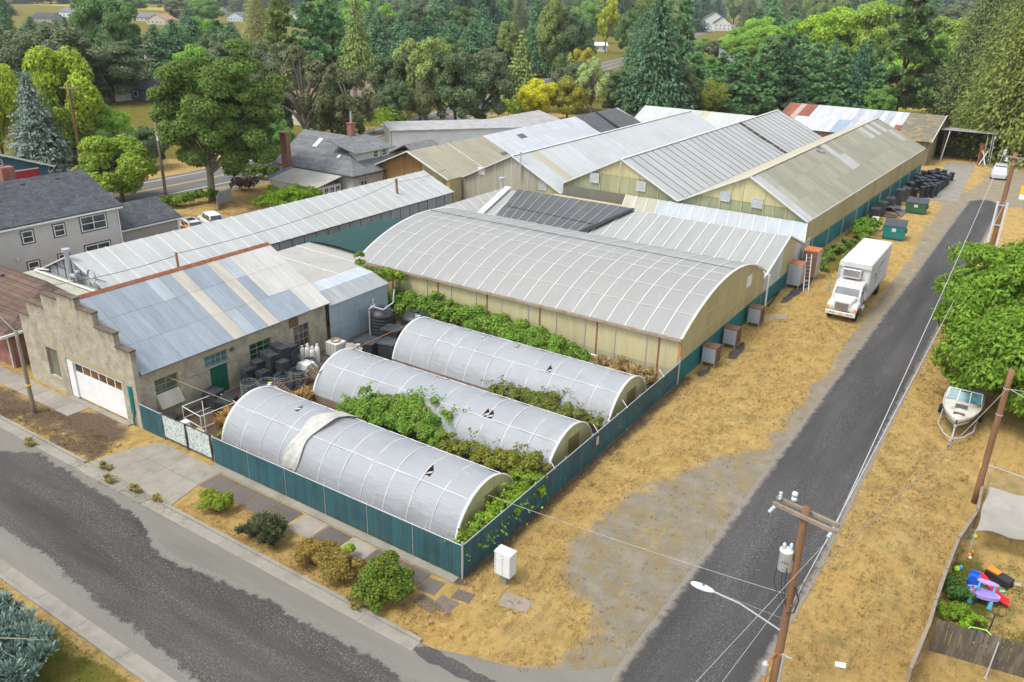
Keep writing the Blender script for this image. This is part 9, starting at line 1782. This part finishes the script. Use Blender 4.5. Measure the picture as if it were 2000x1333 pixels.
for i, (px_, py_, lab) in enumerate(((205, 915, 'left end of the driveway kerb'), (215, 940, 'gutter below the driveway'), (265, 960, 'gutter middle of the driveway'), (310, 978, 'gutter right end of the driveway'), (690, 1185, 'gutter below the orange-tinged shrubs'), (60, 868, 'gutter before the short grey pole'))):
    g = at(px_, py_); bush('weed_clump', 'low dry weeds in the '+lab, 'weeds', [(g[0]-.35, g[1]+.1, -.08, .26), (g[0]+.3, g[1], -.08, .26), (g[0], g[1]-.1, -.06, .2)], 420, .06, (0.24, 0.20, 0.07), DRYB, 3, spray=True)
gj = (-10.3, -14.3); bush('blue_juniper', 'blue-green juniper at the lower left corner', 'shrub', [(gj[0]-1.6, gj[1]+.6, .7, .9), (gj[0]-.8, gj[1]+.3, .8, 1.0), (gj[0], gj[1], .9, 1.0), (gj[0]-1.8, gj[1]-.4, .9, 1.1), (gj[0]+.7, gj[1]-.3, .6, .8), (gj[0]-.6, gj[1]-1.0, .9, 1.1), (gj[0]+.5, gj[1]-1.1, .7, .9), (gj[0]-3, gj[1]+.4, .8, 1.0), (gj[0]+1.2, gj[1]-1.0, .4, .6)], 15000, .085, (0.135, 0.195, 0.165), NEED, 3.2, spray=True)
m = MB(); b0 = V3((-10.6, -15.0, 1.8)); m.tube([b0+V3((-1.5, -.3, 0)), b0+V3((-.4, .1, .2)), b0+V3((.6, .6, .3)), b0+V3((1.4, 1.2, .2))], [.035, .03, .02, .008], 5); m.tube([b0+V3((-.4, .1, .2)), b0+V3((.5, -.1, .2)), b0+V3((1.3, .1, .0))], [.025, .015, .006], 5); m.tube([b0+V3((-.9, -.1, .1)), b0+V3((-.4, .6, .4))], [.02, .006], 5); tag(m.build('bare_branch', LBARK), 'pale bare branch lying across the blue-green juniper', 'branch')
# hedges by the main road and the parked cars
bush('hedge', 'clipped bright green hedge beside the parked white cars', 'hedge', [(-58.3, 41.2, 1.3, 1.7), (-57.6, 43.2, 1.4, 1.8), (-57.2, 45.0, 1.3, 1.6), (-59.8, 42.4, 1.4, 1.8), (-58.6, 44.6, 1.6, 1.7), (-60.6, 40.6, 1.0, 1.2)], 12000, .17, (0.13, 0.23, 0.012), LEAF)
bush('hedge', 'low leafy hedge along the main road left of the maple', 'hedge', [(-70.5+i*.25, 33.5+i*1.35, .8, 1.0) for i in range(6)], 4200, .25, (0.11, 0.19, 0.02), LEAF)
for lab, px_, py_, w_, h_, c_ in (('bright yellow-green bush behind the bungalow ridge', 640, 268, 70, 40, (0.2, 0.26, 0.015)), ('bright green bush in front of the blue house', 735, 262, 62, 55, (0.15, 0.24, 0.015)), ('bright bush behind the workshop roof', 985, 232, 70, 38, (0.17, 0.26, 0.015)), ('red-leaved bush near the dark low house', 212, 184, 26, 20, (0.16, 0.03, 0.025)), ('grey-green bush near the pale board fence', 240, 188, 34, 22, (0.10, 0.13, 0.07)), ('light bush left of the dark low house', 225, 190, 24, 16, (0.18, 0.22, 0.03)), ('brown-red bush beside the bungalow', 478, 372, 30, 26, (0.10, 0.05, 0.035)), ('green bush under the maple trunk', 500, 350, 50, 30, (0.07, 0.12, 0.02)), ('green bush behind the open shed pad', 1850, 300, 40, 40, (0.05, 0.09, 0.02)), ('bright low bush in front of the pines left of the barn', 1290, 232, 60, 24, (0.07, 0.13, 0.03)), ('low dark bush behind the cross greenhouse', 1440, 232, 70, 26, (0.05, 0.09, 0.03)), ('green yard bush behind the picket fence', 1862, 1205, 56, 32, (0.12, 0.21, 0.015)), ('bright clump of weeds beside the trampoline', 1886, 1222, 34, 28, (0.16, 0.28, 0.02)), ('small leafy shrub along the board fence', 1862, 1165, 26, 40, (0.05, 0.12, 0.02)), ('green bush left of the bungalow porch', 545, 352, 40, 30, (0.07, 0.11, 0.02)), ('low bushes between outbuilding and tan greenhouse', 795, 318, 70, 26, (0.09, 0.12, 0.02))):
    g = at(px_, py_); k = mpp((g[0], g[1], 1)); r = w_*k/2; hz = h_*k; bush('bush', lab, 'bush', [(g[0]+cr[0]*r*a, g[1]+cr[1]*r*a, hz*.35, hz*.62+.1) for a in (-.6, 0, .6)], 1500, max(.08, 3.2*k), c_, LEAF)
m = MB(); 
# ---- dry grass blades, weeds along edges: nobody could count them
def scatter(name, label, regions, size, col, seed, lean=.5, mat=None, blades=4, wid=.2):
    rg = np.random.default_rng(seed); Q = []
    for (x0, x1, y0, y1, n, f) in regions:
        X = rg.uniform(x0, x1, n); Y = rg.uniform(y0, y1, n)
        gi = np.clip(np.searchsorted(np.array(xs), X)-1, 0, nx-1); gj_ = np.clip(np.searchsorted(np.array(ys), Y)-1, 0, ny-1)
        keep = (grav[gj_, gi] < .5) if f == 'grass' else (rg.random(n) < 1); X, Y = X[keep], Y[keep]
        cl = np.sin(X*1.7+np.sin(Y*.9)*2)*np.sin(Y*1.3+np.cos(X*.7)*2); k2 = rg.random(len(X)) < .45+.5*cl; X, Y = X[k2], Y[k2]
        for b in range(blades):
            n2 = len(X); a = rg.uniform(0, 6.28, n2); h = size*rg.uniform(.5, 1.4, n2); w = h*wid; bx_ = X+rg.normal(size=n2)*size*.6; by_ = Y+rg.normal(size=n2)*size*.6; dx, dy = np.cos(a), np.sin(a); ln = rg.uniform(0, lean, n2)*h
            Q.append(np.stack([np.stack([bx_-dy*w, by_+dx*w, np.zeros(n2)], 1), np.stack([bx_+dy*w, by_-dx*w, np.zeros(n2)], 1), np.stack([bx_+dx*ln, by_+dy*ln, h], 1)], 1).reshape(-1, 3))
    o = link(name, fast_quads(name, np.concatenate(Q), mat or DRYB, 3), None, color=col); return tag(o, label, 'grass', kind='stuff')
scatter('dry_grass', 'straw-coloured dry grass blades on the lot and verges', [(.15, 8.6, -3.6, 45, 42000, 'grass'), (.3, 7.5, 45, 100, 9000, 'grass'), (13.6, 18.5, 3, 30, 17000, 'grass'), (13.6, 30, 24, 70, 9000, 'grass'), (-15.7, 2, -4.0, -2.0, 7000, 'any'), (18.5, 24, 0, 7.4, 3500, 'any')], .065, (0.50, 0.34, 0.13), 31, 1.0, None, 4, .13)
scatter('brown_grass', 'darker brown dry grass tufts among the straw', [(.15, 8.6, -3.6, 45, 6000, 'grass'), (13.6, 18.5, 3, 60, 5000, 'grass'), (-15.7, 1, -4, -2, 1200, 'any'), (-36, -23.4, -4.0, -1.8, 1500, 'any'), (-.3, .5, 0, 27, 900, 'any')], .09, (0.20, 0.135, 0.06), 32, 1.0, None, 6, .13)
scatter('green_weeds', 'small green weeds in the gravel and lawn edges', [(4, 8.5, 0, 26, 700, 'any'), (13.6, 18.5, 8, 40, 1500, 'any'), (-40, 5, -16, -12.2, 7000, 'any'), (18.8, 22, 9, 16, 2500, 'any'), (.3, 4.5, 56, 80, 3000, 'any'), (-24, -14, -5.0, -4.2, 350, 'any')], .075, (0.13, 0.165, 0.03), 33, 1.0, LEAF, 5, .16)
# ================================================================== THIN SUMMER HAZE
m = MB(); m.box(-3100, 2600, -620, 2900, -4, 215); t = NT('haze_air'); t.t.nodes.remove(t.b); hv = t.n('ShaderNodeVolumePrincipled'); hv.inputs['Color'].default_value = (0.86, 0.90, 0.95, 1); hv.inputs['Density'].default_value = 0.0001; hv.inputs['Anisotropy'].default_value = 0.0
t.l(hv.outputs[0], t.out.inputs['Volume']); tag(m.build('haze', t.m), kind='stuff')
